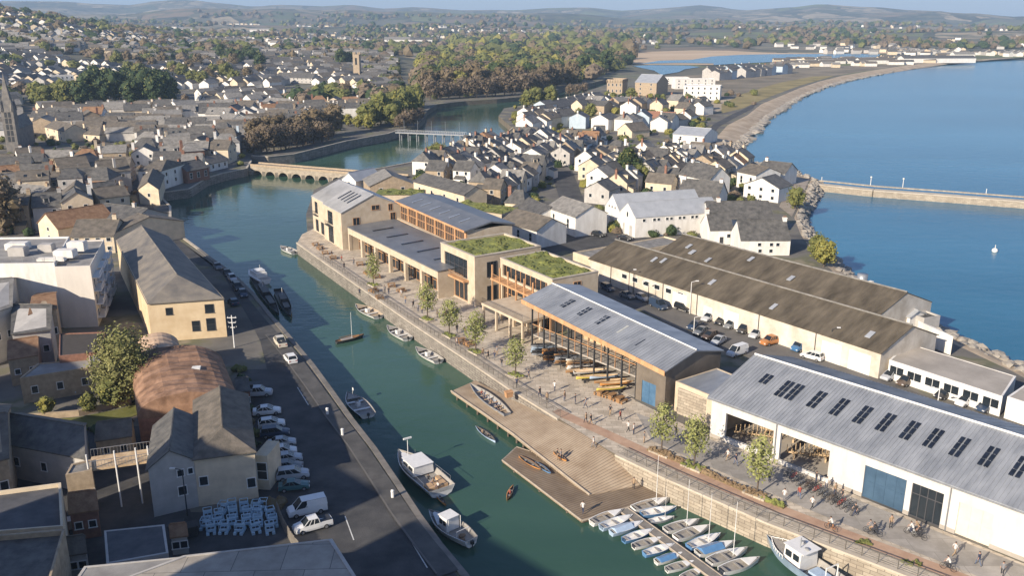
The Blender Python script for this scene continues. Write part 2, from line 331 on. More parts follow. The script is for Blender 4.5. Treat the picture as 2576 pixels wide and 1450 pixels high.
# far lagoon and sand behind the spit
def sheet(name, pts, z, m, kind='structure', label=None, cat=None, thick=0.0):
    b = MB(); P = [tuple(G(*p, z if not thick else z)[:2]) for p in pts]
    if thick: b.prism(P, z-thick, z)
    else: b.add([(x, y, z) for x, y in P], [tuple(range(len(P)))])
    o = b.build(name, m); return tag(o, label, cat, kind=kind)
sandm = mat('sand', (0.42, 0.30, 0.18), col2=(0.56, 0.43, 0.29), scale=0.02, streak=(0.3, 1, 1), detail=6, rough=0.95)
sheet('sand_flat', [(1556,137),(1640,129.5),(1740,126),(1830,127),(1935,132),(2100,134.5),(2576,134),(2700,134),(2700,130),(2576,130),(2200,131.5),(2150,133),(2150,141),(1800,163),(1600,162),(1562,150)], 0.25, sandm)
sheet('lagoon', [(1660,152),(1740,150),(1790,141.5),(1860,137.5),(1932,136),(2144,134.6),(2215,136),(2205,146),(2100,149),(2032,151.5),(1932,156),(1850,160),(1795,163),(1795,159),(1700,158),(1640,159.5),(1610,160)], 0.5, seam)
sheet('lagoon', [(1590,165),(1640,163.5),(1730,164.5),(1762,168),(1722,174),(1708,181),(1664,188),(1645,177),(1610,170)], 0.5, seam)
# ------------------------------------------------------------ shore: beach, rocks, breakwater
def subd(pts, k=5):
    o = []
    for a, b in zip(pts[:-1], pts[1:]): o += [(a[0]+(b[0]-a[0])*i/k, a[1]+(b[1]-a[1])*i/k) for i in range(k)]
    return o+[pts[-1]]
I_ = [G(*p, 0.0) for p in subd(sea_in)]; O_ = [G(*p, WZ) for p in subd(sea_out)]
bm_ = mat('shingle_beach', (0.33, 0.25, 0.165), col2=(0.50, 0.405, 0.29), scale=0.12, detail=9, rough=0.95, bump=1.0, bscale=1.2)
mb = MB(); K = 8; rows = []
for i, (a, b) in enumerate(zip(I_, O_)):
    row = []
    wv_ = R.uniform(-0.10, 0.10)
    for k in range(K+2):
        t = k/K*1.0; t2 = t*(1+wv_*smooth(0.5, 1, t)) if k <= K else 1.35+wv_
        p = a.lerp(b, t2); z = 0.06*(k > 0)+(-3.0*t2**1.4)+(R.uniform(-.25, .3) if 0 < k < K else 0); row.append((p.x, p.y, z if k <= K else -5.5))
    rows.append(row)
nb = K+2
mb.add([q for r_ in rows for q in r_], [(i*nb+k, i*nb+k+1, (i+1)*nb+k+1, (i+1)*nb+k) for i in range(len(rows)-1) for k in range(nb-1)])
tag(mb.build('beach', bm_, smooth=True), kind='structure')
rk = MB(); rg = random.Random(3)
for i in range(len(I_)-1):
    dd = math.hypot(I_[i].x, I_[i].y)
    if dd < 420:
        L = (I_[i+1]-I_[i]).length
        for q in range(int(L*2.4)+1):
            a = I_[i].lerp(I_[i+1], rg.random()); b = O_[i].lerp(O_[i+1], rg.random()); t = rg.uniform(0.15, 1.08)
            if 250 < i: continue
            p = a.lerp(b, t); s = rg.uniform(0.35, 1.15); rk.blob((p.x, p.y, -3.0*t**1.4+s*0.2), s*rg.uniform(.8, 1.4), s*rg.uniform(.8, 1.3), s*0.7, 0.28, rg)
for i in range(len(I_)-1):
    dd = math.hypot(I_[i].x, I_[i].y)
    if 420 <= dd < 1200:
        for q in range(6):
            b = O_[i].lerp(O_[i+1], rg.random()); a = I_[i].lerp(I_[i+1], rg.random()); p = a.lerp(b, rg.uniform(.75, 1.02)); s = rg.uniform(0.8, 2.4)
            rk.blob((p.x, p.y, -2.6), s*1.8, s*1.4, s*0.6, 0.3, rg)
tag(rk.build('shore_rocks', rockm), kind='stuff')
tag(bpy.data.objects['shore_rocks'], 'grey and tan armour boulders heaped along the sea shore', 'rocks')
# breakwater
stone = brick('harbour_stone', (0.34, 0.285, 0.215), (0.46, 0.40, 0.31), (0.16, 0.13, 0.10), 1.0, bw=1.1, rh=0.45, ms=0.03, rot=(rad(90), 0, 0))
capst = mat('coping_stone', (0.40, 0.345, 0.27), col2=(0.52, 0.46, 0.37), scale=0.4, detail=7)
bw = [G(2060,449,1.2), G(2200,463,1.2), G(2400,477,1.2), G(2576,490,1.2), G(2760,505,1.2)]
root = empty('breakwater', (bw[0].x, bw[0].y, 0), 0, 'long tan stone breakwater running out across the blue bay', 'breakwater')
def ribbon(pts, wd, z0, z1, name, m, parent=None, base=(0, 0, 0), side=0.0):
    b = MB()
    for i in range(len(pts)-1):
        a, c = Vector(pts[i]), Vector(pts[i+1]); d = (c-a); d.z = 0; d.normalize(); nrm = Vector((-d.y, d.x, 0)); B0 = Vector(base)
        e = d*0.02
        q = [a-nrm*(wd/2-side)-e-B0, c-nrm*(wd/2-side)+e-B0, c+nrm*(wd/2+side)+e-B0, a+nrm*(wd/2+side)-e-B0]
        zz = [a.z, c.z, c.z, a.z]
        b.add([(p.x, p.y, z0+(zz[j] if z1 is None else 0)) for j, p in enumerate(q)]+[(p.x, p.y, (z1 if z1 is not None else zz[j])) for j, p in enumerate(q)],
              [(3,2,1,0),(4,5,6,7),(0,1,5,4),(1,2,6,5),(2,3,7,6),(3,0,4,7)])
    return b.build(name, m, parent)
bwp = [p.copy() for p in bw]
for p in bwp: p.z = 0
ribbon(bwp, 3.2, -6, -1.0, 'wall', stone, root, base=(bw[0].x, bw[0].y, 0))
ribbon(bwp, 3.5, -1.0, -0.7, 'walkway', capst, root, base=(bw[0].x, bw[0].y, 0))
ribbon(bwp, 0.5, 0.0, 0.35, 'parapet', stone, root, base=(bw[0].x, bw[0].y, 0.7), side=1.5)
rl = MB(); 
for i in range(len(bwp)-1):
    a, c = bwp[i]-bwp[0], bwp[i+1]-bwp[0]; L = (c-a).length; nn_ = int(L/3); d = (c-a).normalized(); nr = Vector((-d.y, d.x, 0))*1.5
    for k in range(nn_+1): p = a.lerp(c, k/nn_)+nr; rl.tube((p.x, p.y, -.4), (p.x, p.y, .5), 0.03, 4)
    for z in (.1, .5): rl.tube((a.x+nr.x, a.y+nr.y, z), (c.x+nr.x, c.y+nr.y, z), 0.025, 4)
rl.build('railing', metalg, root)
for i, (u, v) in enumerate([(2068,446),(2191,455),(2272,462),(2482,478)]):
    p = G(u, v, 0.9); pr = empty('navigation_post', (p.x, p.y, 0.0), 0, ['white post at the landward end of the breakwater', 'slim post with a small pale blue lamp on the breakwater, left of the larger lamp', 'post with the largest white lamp on the breakwater', 'short white post on the breakwater nearest the right edge of the photo'][i], 'post')
    h = [1, 1.8, 2.2, 1.3][i]; MB().tube((0,0,-.7), (0,0,h), 0.12, 6).build('pole', frame, pr)
    if i in (1, 2): MB().blob((0, 0, h+.35), .38, .38, .38).build('lamp', white, pr)
b = G(2502, 634, WZ); pr = empty('mooring_buoy', (b.x, b.y, WZ), 0, 'small white buoy afloat on the blue bay', 'buoy')
MB().blob((0,0,.35), .75, .75, .7, sub=2).build('float', white, pr, True); MB().tube((0,0,.9), (0,0,1.9), .09, 6).build('stem', white, pr)
# ------------------------------------------------------------ quay walls
def quay(name, label, pts, zt, m, cap, cw=0.7, group=None):
    r0 = empty(name, (pts[0][0], pts[0][1], 0), 0, label, 'quay wall', group); P2 = [Vector((p[0], p[1], 0)) for p in pts]
    ribbon(P2, 0.5, -6, zt-0.25, 'wall', m, r0, base=(pts[0][0], pts[0][1], 0)); ribbon(P2, cw, zt-0.25, zt, 'coping', cap, r0, base=(pts[0][0], pts[0][1], 0)); return r0
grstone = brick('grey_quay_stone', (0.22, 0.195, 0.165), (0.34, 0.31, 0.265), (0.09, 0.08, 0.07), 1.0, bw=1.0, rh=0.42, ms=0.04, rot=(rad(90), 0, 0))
quay('quay_wall', 'tan stone quay wall below the promenade in front of the white hall', EKw[:6], 0.14, stone, capst)
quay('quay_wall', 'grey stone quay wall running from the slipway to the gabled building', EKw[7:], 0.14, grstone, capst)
Wn = [G(*p) for p in W_n]
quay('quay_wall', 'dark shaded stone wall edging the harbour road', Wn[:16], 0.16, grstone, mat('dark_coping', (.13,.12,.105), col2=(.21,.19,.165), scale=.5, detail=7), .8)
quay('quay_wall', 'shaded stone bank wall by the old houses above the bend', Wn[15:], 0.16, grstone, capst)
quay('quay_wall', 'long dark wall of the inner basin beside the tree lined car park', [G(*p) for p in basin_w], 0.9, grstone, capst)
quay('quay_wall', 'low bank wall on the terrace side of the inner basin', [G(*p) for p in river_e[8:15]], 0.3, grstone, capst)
# road, parking, promenade
road_w = [(1150,1450),(1086,1374),(1034,1302),(981,1221),(920,1130),(864,1058),(809,980),(764,918),(706,848),(664,800),(622,748),(585,708),(545,672)]
road_i = [(560,690),(590,740),(625,800),(655,860),(672,930),(690,1000),(735,1100),(770,1200),(815,1300),(850,1390),(880,1450)]
rw = [(p[0], p[1]) for p in road_w]
sheet('road', rw+road_i, 0.05, asph)
sheet('road', [(545,672),(585,700),(560,690),(500,640),(455,608),(430,585),(405,560),(385,520),(360,480),(345,440),(330,400),(318,400),(335,470),(352,520),(372,560),(395,590),(440,620),(500,668)][::1], 0.03, asph)
def strip(name, pts, wd, z, m, label=None, cat=None, kind='structure'):
    P2 = [G(*p, z) for p in pts]; b = MB()
    for a, c in zip(P2[:-1], P2[1:]):
        d = (c-a).normalized(); nr = Vector((-d.y, d.x, 0))*wd/2; b.quad(a-nr, c-nr, c+nr, a+nr)
    return tag(b.build(name, m), label, cat, kind=kind)
# raised footway beside the quay, kerb line and markings
strip('pavement', [(1128,1444),(1062,1362),(1008,1290),(957,1211),(898,1122),(842,1048),(788,970),(743,908),(686,838)], 2.4, 0.17, mat('dark_footway', (0.055,0.053,0.05), col2=(0.10,0.095,0.088), scale=.4, detail=8))
strip('kerb', [(1098,1444),(1036,1362),(984,1290),(934,1211),(876,1122),(820,1048),(768,972),(724,912),(668,842)], 0.22, 0.19, asphl)
for k in range(3):
    ps = [[(1075,1430),(1040,1372),(1008,1320)],[(890,1360),(868,1300)],[(776,1020),(748,975)]][k]
    strip('road_line', ps, 0.13, 0.075, wlite)
sheet('yard_ground', [(-300,1500),(-300,1060),(240,1062),(400,1080),(480,1290),(500,1400),(840,1420),(850,1500)], 0.025, asph)
sheet('parking_yard', [(600,930),(672,930),(690,1000),(735,1100),(770,1200),(815,1300),(850,1370),(480,1400),(480,1290),(640,1290),(640,1130)], 0.035, asph)
# promenade
pave = brick('promenade_paving', (0.46, 0.39, 0.30), (0.62, 0.54, 0.43), (0.22, 0.18, 0.13), 1.0, bw=1.5, rh=0.75, ms=0.02)
pavg = brick('grey_apron_paving', (0.30, 0.275, 0.24), (0.40, 0.37, 0.33), (0.24, 0.22, 0.19), 0.35, bw=1.4, rh=0.9, ms=0.012)
prom = [(p.x, p.y) for p in EKw]
def wpoly(name, P2, z, m, kind='structure'):
    b = MB().add([(x, y, z) for x, y in P2], [tuple(range(len(P2)))]); return tag(b.build(name, m), kind=kind)
back = [tuple(G(*p)[:2]) for p in [(760,590),(800,570),(880,610),(1110,725),(1240,790),(1390,850),(1600,1010),(1700,1060),(1790,1100),(2170,1255),(2576,1420)]]
wpoly('promenade', prom+back+[(back[-1][0]+60, back[-1][1]-62)], 0.03, pave)
strip('cycle_path', [(1396,1034),(1539,1098),(1640,1146),(1790,1214),(1950,1278),(2057,1319),(2232,1384),(2380,1440),(2560,1510)], 1.9, 0.05, mat('red_path', (0.36, 0.225, 0.15), col2=(0.47, 0.32, 0.22), scale=0.5, detail=8))
sheet('apron', [(1600,1040),(1700,1075),(1783,1105),(2165,1262),(2576,1425),(2700,1480),(2560,1490),(2380,1420),(2200,1350),(2050,1290),(1900,1225),(1760,1165),(1640,1110)], 0.055, pavg)
# car park behind the boat hall, and yards
sheet('car_park', [(1480,680),(1560,700),(1900,815),(2210,950),(2540,1080),(2800,1190),(2700,1240),(2000,950),(1940,905),(1800,880),(1500,720),(1420,670)], 0.04, asphl)
sheet('parking_yard', [(1290,598),(1420,590),(1530,585),(1650,600),(1500,640),(1420,630),(1380,640),(1350,620)], 0.05, asph)
sheet('street', [(1385,430),(1440,430),(1475,520),(1500,560),(1530,590),(1300,600),(1340,575),(1430,570)], 0.04, asph)
sheet('grass_bank', [(1380,418.5),(1760,410),(1765,420),(1400,430)], 0.02, lo) if False else None
grassm = mat('dry_grass', (0.17, 0.14, 0.05), col2=(0.30, 0.24, 0.10), scale=0.05, detail=8, rough=0.95)
sheet('grass_field', [(1390,302),(1420,297),(1600,295),(1690,297),(1690,306),(1560,313),(1420,311)], 0.06, mat('green_grass', (0.11,0.12,0.03), col2=(0.2,0.17,0.07), scale=0.05, detail=8, rough=0.95))
sheet('grass_field', [(1815,262),(1870,235),(1960,208),(2045,192),(2100,190),(2010,216),(1950,238),(1905,256),(1870,272),(1815,285)], 0.06, grassm)
sheet('sand_yard', [(1700,290),(1760,262),(1830,246),(1900,243),(1912,252),(1860,262),(1790,285),(1735,318),(1700,312)], 0.05, mat('sandy_ground', (0.30,0.24,0.165), col2=(0.44,0.37,0.27), scale=0.05, detail=8, rough=.95))
sheet('heath', [(1640,196),(1800,184),(2050,168),(2300,158),(2390,153),(2300,160),(2120,187),(1990,205),(1840,240),(1700,250),(1660,225)], 0.03, mat('brown_heath', (0.13,0.11,0.075), col2=(0.26,0.215,0.15), scale=0.03, detail=8, rough=.95))
sheet('sea_road', [(1760,372),(1785,345),(1810,318),(1850,295),(1895,272),(1900,262),(1888,266),(1840,288),(1795,312),(1768,340),(1738,378)], 0.08, asph)
sheet('yard', [(1990,445),(2036,452),(2010,510),(1992,545),(1960,520),(1978,480)], 0.07, mat('gravel', (0.24,0.20,0.155), col2=(0.36,0.31,0.25), scale=0.3, detail=9))
# ------------------------------------------------------------ buildings
KEEP = []            # world footprints already built on
WC = {}
def winmesh(w_, h_, fm=None, nx=2, nz=1, deep=False):
    fm = fm or frame; k = (round(w_, 1), round(h_, 1), fm.name, nx, nz)
    if k in WC: return WC[k]
    w_, h_ = k[0], k[1]; b = MB(); t = 0.09
    b.box(-w_/2, w_/2, -0.03, 0.0, -h_/2, h_/2, 1)
    b.box(-w_/2-t, w_/2+t, -0.07, 0, h_/2, h_/2+t); b.box(-w_/2-t-.05, w_/2+t+.05, -0.12, 0, -h_/2-t, -h_/2)
    b.box(-w_/2-t, -w_/2, -0.07, 0, -h_/2, h_/2); b.box(w_/2, w_/2+t, -0.07, 0, -h_/2, h_/2)
    for i in range(1, nx): x = -w_/2+w_*i/nx; b.box(x-.035, x+.035, -0.06, -0.03, -h_/2, h_/2)
    for i in range(1, nz+1):
        if nz > 1 and i < nz: z = -h_/2+h_*i/nz; b.box(-w_/2, w_/2, -0.055, -0.03, z-.03, z+.03)
    WC[k] = b.data('window', [fm, glass]); return WC[k]
DOORM = {}
def doormesh(w_, h_, m):
    k = (round(w_, 1), round(h_, 1), m.name)
    if k not in DOORM:
        b = MB(); b.box(-w_/2, w_/2, -0.06, 0, 0, h_); b.box(-w_/2-.1, w_/2+.1, -0.09, 0, h_, h_+.12, 1); b.box(-w_/2-.1, -w_/2, -0.09, 0, 0, h_, 1); b.box(w_/2, w_/2+.1, -0.09, 0, 0, h_, 1)
        n = max(1, int(w_/1.4))
        for i in range(1, n): x = -w_/2+w_*i/n; b.box(x-.03, x+.03, -0.09, -0.06, 0, h_, 1)
        DOORM[k] = b.data('door', [m, frame])
    return DOORM[k]
SHM = {}
def wall_and_roof(pts, h, roof, rh, wm, rm, oh=0.35, f0=0.0, f1=0.0, par=0.35, ribs=0, rb=None, top=None):
    """pts: local footprint, ccw, front edge first"""
    A, B, C, D = [Vector((p[0], p[1], 0)) for p in pts]; w_ = MB(); r_ = MB(); up = Vector((0, 0, 1))
    if roof == 'flat':
        w_.prism([tuple(p[:2]) for p in (A, B, C, D)], 0, h); c = (A+B+C+D)/4; ins = lambda p: tuple((c+(p-c)*(1-0.35/max(1, (p-c).length)))[:2])
        r_.prism([ins(p) for p in (A, B, C, D)], h-.2, h+0.05)
        ring = [tuple(p[:2]) for p in (A, B, C, D)]; inn = [ins(p) for p in (A, B, C, D)]
        for i in range(4):
            j = (i+1) % 4; w_.prism([ring[i], ring[j], inn[j], inn[i]], h, h+par)
        return w_, r_, None
    Q = [A, B, C, D] if roof in ('gy', 'hy') else [D, A, B, C]     # ridge from mid(Q0,Q1) to mid(Q3,Q2)
    M0, M1 = (Q[0]+Q[1])/2, (Q[3]+Q[2])/2; ax = (M1-M0).normalized(); Lr = (M1-M0).length
    R0 = M0.lerp(M1, f0)+up*(h+rh); R1 = M1.lerp(M0, f1)+up*(h+rh)
    foot = [tuple(p[:2]) for p in (A, B, C, D)]
    if roof[0] == 'g':
        w_.add([tuple(p) for p in Q]+[tuple(p+up*h) for p in Q]+[tuple(M0+up*(h+rh-.05)), tuple(M1+up*(h+rh-.05))],
               [(3,2,1,0),(0,1,5,8,4),(1,2,6,5),(2,3,7,9,6),(3,0,4,7),(4,8,9,7),(5,6,9,8)])
        s = rh/max(.5, ((Q[0]-Q[1]).length/2)); ov = lambda p, q: p+(p-q).normalized()*oh+up*(h-oh*s+.04)
        a0, a1 = ov(Q[0], Q[1])-ax*oh*.7, ov(Q[3], Q[2])+ax*oh*.7; b0, b1 = ov(Q[1], Q[0])-ax*oh*.7, ov(Q[2], Q[3])+ax*oh*.7
        g0, g1 = R0-ax*oh*.7+up*.06, R1+ax*oh*.7+up*.06
        r_.slab(a0, g0, g1, a1, .16); r_.slab(g0, b0, b1, g1, .16)
        if ribs:
            for (e0, e1, t0, t1) in ((a0, a1, g0, g1), (b0, b1, g0, g1)):
                nn_ = int((e1-e0).length/ribs)
                for i in range(nn_+1):
                    p = e0.lerp(e1, i/nn_)+up*.03; q = t0.lerp(t1, i/nn_)+up*.03; d = ax*.045
                    r_.add([p-d, p+d, q+d, q-d, p-d-up*.08, p+d-up*.08, q+d-up*.08, q-d-up*.08], [(0,1,2,3),(0,4,5,1),(1,5,6,2),(2,6,7,3),(3,7,4,0)])
    else:
        w_.prism(foot, 0, h); c = (A+B+C+D)/4
        E = [p+(p-c).normalized()*oh*1.3+up*(h-.08) for p in Q]
        r_.add([tuple(p) for p in E]+[tuple(R0), tuple(R1)], [(0,1,4),(1,2,5,4),(2,3,5),(3,0,4,5)]); r_.slab(E[0], E[1], E[2], E[3], .14)
    rd = MB(); rd.tube(R0+up*.1, R1+up*.1, .11, 5)
    return w_, r_, rd
def chim_mesh(m, hh=1.6):
    k = ('ch', m.name, hh)
    if k not in SHM:
        b = MB(); b.box(-.5, .5, -.35, .35, -1.4, hh); b.box(-.58, .58, -.43, .43, hh-.25, hh-.1)
        for x in (-.28, .02, .3): b.tube((x, 0, hh), (x, 0, hh+.4), .1, 6, mi=1)
        SHM[k] = b.data('chimney', [m, rustt])
    return SHM[k]
def qb(name, label, cat, W4, h, roof='gx', rh=2.5, wm=white, rm=slate, wins=(), chims=(), group=None, f0=0, f1=0, oh=0.35, z0=None, ribs=0, keep=True, chm=None, par=0.35, fm=None, share=None):
    A, B = Vector(W4[0][:2]), Vector(W4[1][:2]); az = math.atan2(B.y-A.y, B.x-A.x); ca, sa = math.cos(-az), math.sin(-az)
    loc = [((p[0]-A.x)*ca-(p[1]-A.y)*sa, (p[0]-A.x)*sa+(p[1]-A.y)*ca) for p in W4]
    zb = z0 if z0 is not None else min(H(p[0], p[1]) for p in W4)-.1 if math.hypot(*A) > 450 else 0.0
    r0 = empty(name, (A.x, A.y, zb), az, label, cat, group)
    if share and share in SHM: wme, rme = SHM[share]; inst('wall', wme, r0); inst('roof', rme, r0)
    else:
        w_, r_, rd = wall_and_roof(loc, h, roof, rh, wm, rm, oh, f0, f1, par, ribs)
        if rd: r_.v += []; r_.add(rd.v, rd.f)
        wo_ = w_.build('wall', wm, r0); ro_ = r_.build('roof', rm, r0)
        if share: SHM[share] = (wo_.data, ro_.data)
    ca2 = [Vector((p[0], p[1], 0)) for p in loc]
    for wn in wins:
        e, fr, z, ww, hh = wn[:5]; kind = wn[5] if len(wn) > 5 else 'w'; P_, Q_ = ca2[e], ca2[(e+1) % 4]; p = P_.lerp(Q_, fr); an = math.atan2((Q_-P_).y, (Q_-P_).x)
        if kind == 'w': inst('window', winmesh(ww, hh, fm, max(1, int(ww/0.9)), 2 if hh > 1.6 else 1), r0, (p.x, p.y, z), an)
        else: inst('door', doormesh(ww, hh, kind), r0, (p.x, p.y, z), an)
    for c in chims:
        p = ca2[0].lerp(ca2[1], c[0]).lerp(ca2[3].lerp(ca2[2], c[0]), c[1]); inst('chimney', chim_mesh(chm or wm), r0, (p.x, p.y, c[2] if len(c) > 2 else h+rh*.8), 0)
    if keep: KEEP.append([tuple(p[:2]) for p in W4])
    return r0
def hs(u, ve, vb):
    g = G(u, vb); lo_, hi_ = 0, 70
    for _ in range(30):
        m = (lo_+hi_)/2
        if px(g.x, g.y, m)[1] > ve: lo_ = m
        else: hi_ = m
    return lo_
def quad_px(A, B, h, D=None, C=None, depth=None, z=0):
    a, b = G(*A, h+z), G(*B, h+z); a.z = b.z = 0
    if D is not None: d = G(*D, h+z); d.z = 0
    if C is not None: c = G(*C, h+z); c.z = 0
    if D is None and C is None: n_ = Vector((-(b-a).y, (b-a).x, 0)).normalized()*depth; return [a, b, b+n_, a+n_]
    if D is None: d = a+(c-b)
    elif C is None: c = b+(d-a)
    return [a, b, c, d]
def row(e, n, z, w_, h_, a=0.0, b=1.0): return [(e, a+(b-a)*(i+.5)/n, z, w_, h_) for i in range(n)]
# ---- east bank: white hall with the solar roof lights
metalroof = mat('standing_seam_roof', (0.25, 0.265, 0.285), col2=(0.40, 0.415, 0.43), rough=0.45, metal=0.3, scale=0.35, streak=(1.5, .4, 1), detail=9)
darkseam = mat('dark_seam_roof', (0.15, 0.16, 0.175), col2=(0.21, 0.22, 0.235), rough=0.45, metal=0.3, scale=0.3, detail=7)
panel = mat('skylight_glass', (0.015, 0.02, 0.032), rough=0.22, spec=0.35, var=0.3, scale=1)
navy = mat('navy_paint', (0.035, 0.075, 0.125), col2=(0.05, 0.10, 0.16), rough=0.55, scale=0.8)
blued = mat('blue_paint', (0.05, 0.115, 0.20), col2=(0.08, 0.165, 0.265), rough=0.5, scale=0.8)
cladg = banded('grey_brown_cladding', (0.12, 0.098, 0.075), (0.21, 0.175, 0.135), 4.0, 'X', 0.8, noise_amt=0.35)
cladp = mat('pale_brick_cladding', (0.46, 0.37, 0.26), col2=(0.56, 0.47, 0.35), rough=0.85, scale=0.6, detail=8, bump=.3, bscale=8)
def loc_frame(A, B):
    az = math.atan2(B[1]-A[1], B[0]-A[0]); return az, math.hypot(B[0]-A[0], B[1]-A[1])
A, B = Vector((27.5, 113.1)), Vector((52.3, 85.9)); az, L = loc_frame(A, B); LL = 72.0; HD = 20.6; HH = 6.0
def to_local(A, az, u, v, z):
    g = G(u, v, z); dx, dy = g.x-A.x, g.y-A.y; return dx*math.cos(az)+dy*math.sin(az), -dx*math.sin(az)+dy*math.cos(az)
hall = empty('boat_hall', (A.x, A.y, 0), az, 'long white hall with a grey metal roof and rows of dark roof lights', 'hall')
fx = lambda u, v: to_local(A, az, u, v, 0)[0]
ops = [(fx(1822,1112), fx(1940,1160), 0.75, 4.3), (fx(1955,1168), fx(2080,1215), 0.5, 4.4), (fx(2165,1252), fx(2270,1292), 0.0, 4.3), (fx(2284,1298), fx(2361,1330), 0.0, 4.3), (fx(2400,1345), fx(2486,1380), 0.0, 4.1)]
hallw = mat('hall_render', (0.45, 0.43, 0.395), col2=(0.60, 0.58, 0.545), scale=0.8, detail=9, streak=(1, 1, .25), mixlo=.25, mixhi=.6)
MB().wall(0, LL, 0, 0.4, 0, HH, ops).build('wall', hallw, hall); MB().wall(0, LL, -.06, 0, 0, .5, [(o[0], o[1], 0, .6) for o in ops]).build('plinth', conc, hall)
MB().box(0, 0.4, 0.4, HD, 0, HH).box(0, LL, HD, HD+.4, 0, HH).box(LL-.4, LL, .4, HD, 0, HH).add([(0.1,0,HH),(0.1,HD/2,HH+3.1),(0.1,HD+.4,HH),(0.4,0,HH),(0.4,HD/2,HH+3.1),(0.4,HD+.4,HH)], [(2,1,0),(3,4,5),(0,1,4,3),(1,2,5,4)]).build('side_wall', hallw, hall)
MB().box(0.4, LL-.4, 0.4, HD, -.2, 0.06).build('floor', conc, hall)
r_ = MB(); e = 0.5; s = 3.2/(HD/2+.2); up = Vector((0,0,1))
a0, a1, g0, g1, b0, b1 = [Vector(p) for p in [(-.4,-e,HH-e*s+.1),(LL+.4,-e,HH-e*s+.1),(-.4,HD/2+.2,HH+3.3),(LL+.4,HD/2+.2,HH+3.3),(-.4,HD+.4+e,HH-e*s+.1),(LL+.4,HD+.4+e,HH-e*s+.1)]]
r_.slab(a0, a1, g1, g0, .18); r_.slab(g0, g1, b1, b0, .18)
for k in range(int((LL+.8)/.5)+1):
    x = -.4+k*.5
    for (y0, z0, y1, z1) in ((-e, a0.z, HD/2+.2, g0.z), (HD+.4+e, b0.z, HD/2+.2, g0.z)):
        r_.add([(x-.035, y0, z0+.07), (x+.035, y0, z0+.07), (x+.035, y1, z1+.07), (x-.035, y1, z1+.07), (x-.035, y0, z0-.02), (x+.035, y0, z0-.02), (x+.035, y1, z1-.02), (x-.035, y1, z1-.02)], [(0,1,2,3),(0,4,5,1),(1,5,6,2),(2,6,7,3),(3,7,4,0)])
r_.build('roof', metalroof, hall)
MB().tube((-.4, HD/2+.2, HH+3.42), (LL+.4, HD/2+.2, HH+3.42), .14, 6).build('ridge_cap', frame, hall)
MB().box(-.4, LL+.4, -e-.14, -e, HH-e*s-.16, HH-e*s+.02).build('gutter', metalg, hall)
def skylight(root, x, y0, y1, zf, n=3, wd=1.5, m=panel, col=2):
    b = MB(); gp = .2
    for i in range(n):
        ya = y0+(y1-y0)*i/n+gp/2; yb = y0+(y1-y0)*(i+1)/n-gp/2
        for j in range(col):
            xa = x-wd/2+wd*j/col+gp/2; xb = x-wd/2+wd*(j+1)/col-gp/2
            b.slab((xa, ya, zf(ya)+.16), (xb, ya, zf(ya)+.16), (xb, yb, zf(yb)+.16), (xa, yb, zf(yb)+.16), .14)
    return b.build('roof_light', m, root)
zf = lambda y: HH+.1+y*s
for (u, v) in [(1926,963),(1971,985),(1999,992),(2057,1010),(2112,1030),(2171,1049),(2229,1068),(2290,1088),(2349,1108),(2414,1131),(2489,1154),(2563,1184)]:
    lx, ly = to_local(A, az, u, v, HH+1.6)
    skylight(hall, lx, 3.8 if u != 1926 else 5.2, 7.4, zf, 3 if u != 1926 else 2, 1.35)
def dimport(root, x0, x1, z1, m, y=0.24, hd=None):
    b = MB(); b.box(x0, x1, y, y+.12, 0, z1); n = max(2, int((x1-x0)/1.2))
    for i in range(n+1): x = x0+(x1-x0)*i/n; b.box(max(x0, x-.04), min(x1, x+.04), y-.05, y, 0, z1)
    for z in (0.05, z1*.5, z1-.1): b.box(x0, x1, y-.03, y, z, z+.1)
    return b.build('door', m, root)
dimport(hall, ops[2][0], ops[2][1], 4.3, navy); dimport(hall, ops[4][0], ops[4][1], 4.1, mat('stone_door', (0.60,0.54,0.45), var=.06), .22)
g_ = MB(); x0, x1 = ops[3][:2]; g_.box(x0, x1, .25, .28, 0, 4.3, 1)
for i in range(5): x = x0+(x1-x0)*i/4; g_.box(max(x0, x-.05), min(x1, x+.05), .18, .25, 0, 4.3)
for z in (0, 2.9, 4.18): g_.box(x0, x1, .19, .25, z, z+.12)
g_.build('glazed_door', [dframe, glass], hall)
for u, v in ((1946,1163),(2374,1338)): x = fx(u, v); MB().tube((x, -.12, 0), (x, -.12, HH-.2), .08, 6).box(x-.18, x+.18, -.3, 0, HH-.45, HH-.15).build('drainpipe', metalg, hall)
dk = MB()
for k in range(18): x = k*4+1; dk.box(x-.15, x+.15, .6, HD-.4, HH-.5, HH-.1)
dk.build('roof_truss', darkm, hall)
KEEP.append([(A.x-4, A.y-2), (A.x+50, A.y-56), (A.x+66, A.y-40), (A.x+16, A.y+16)])
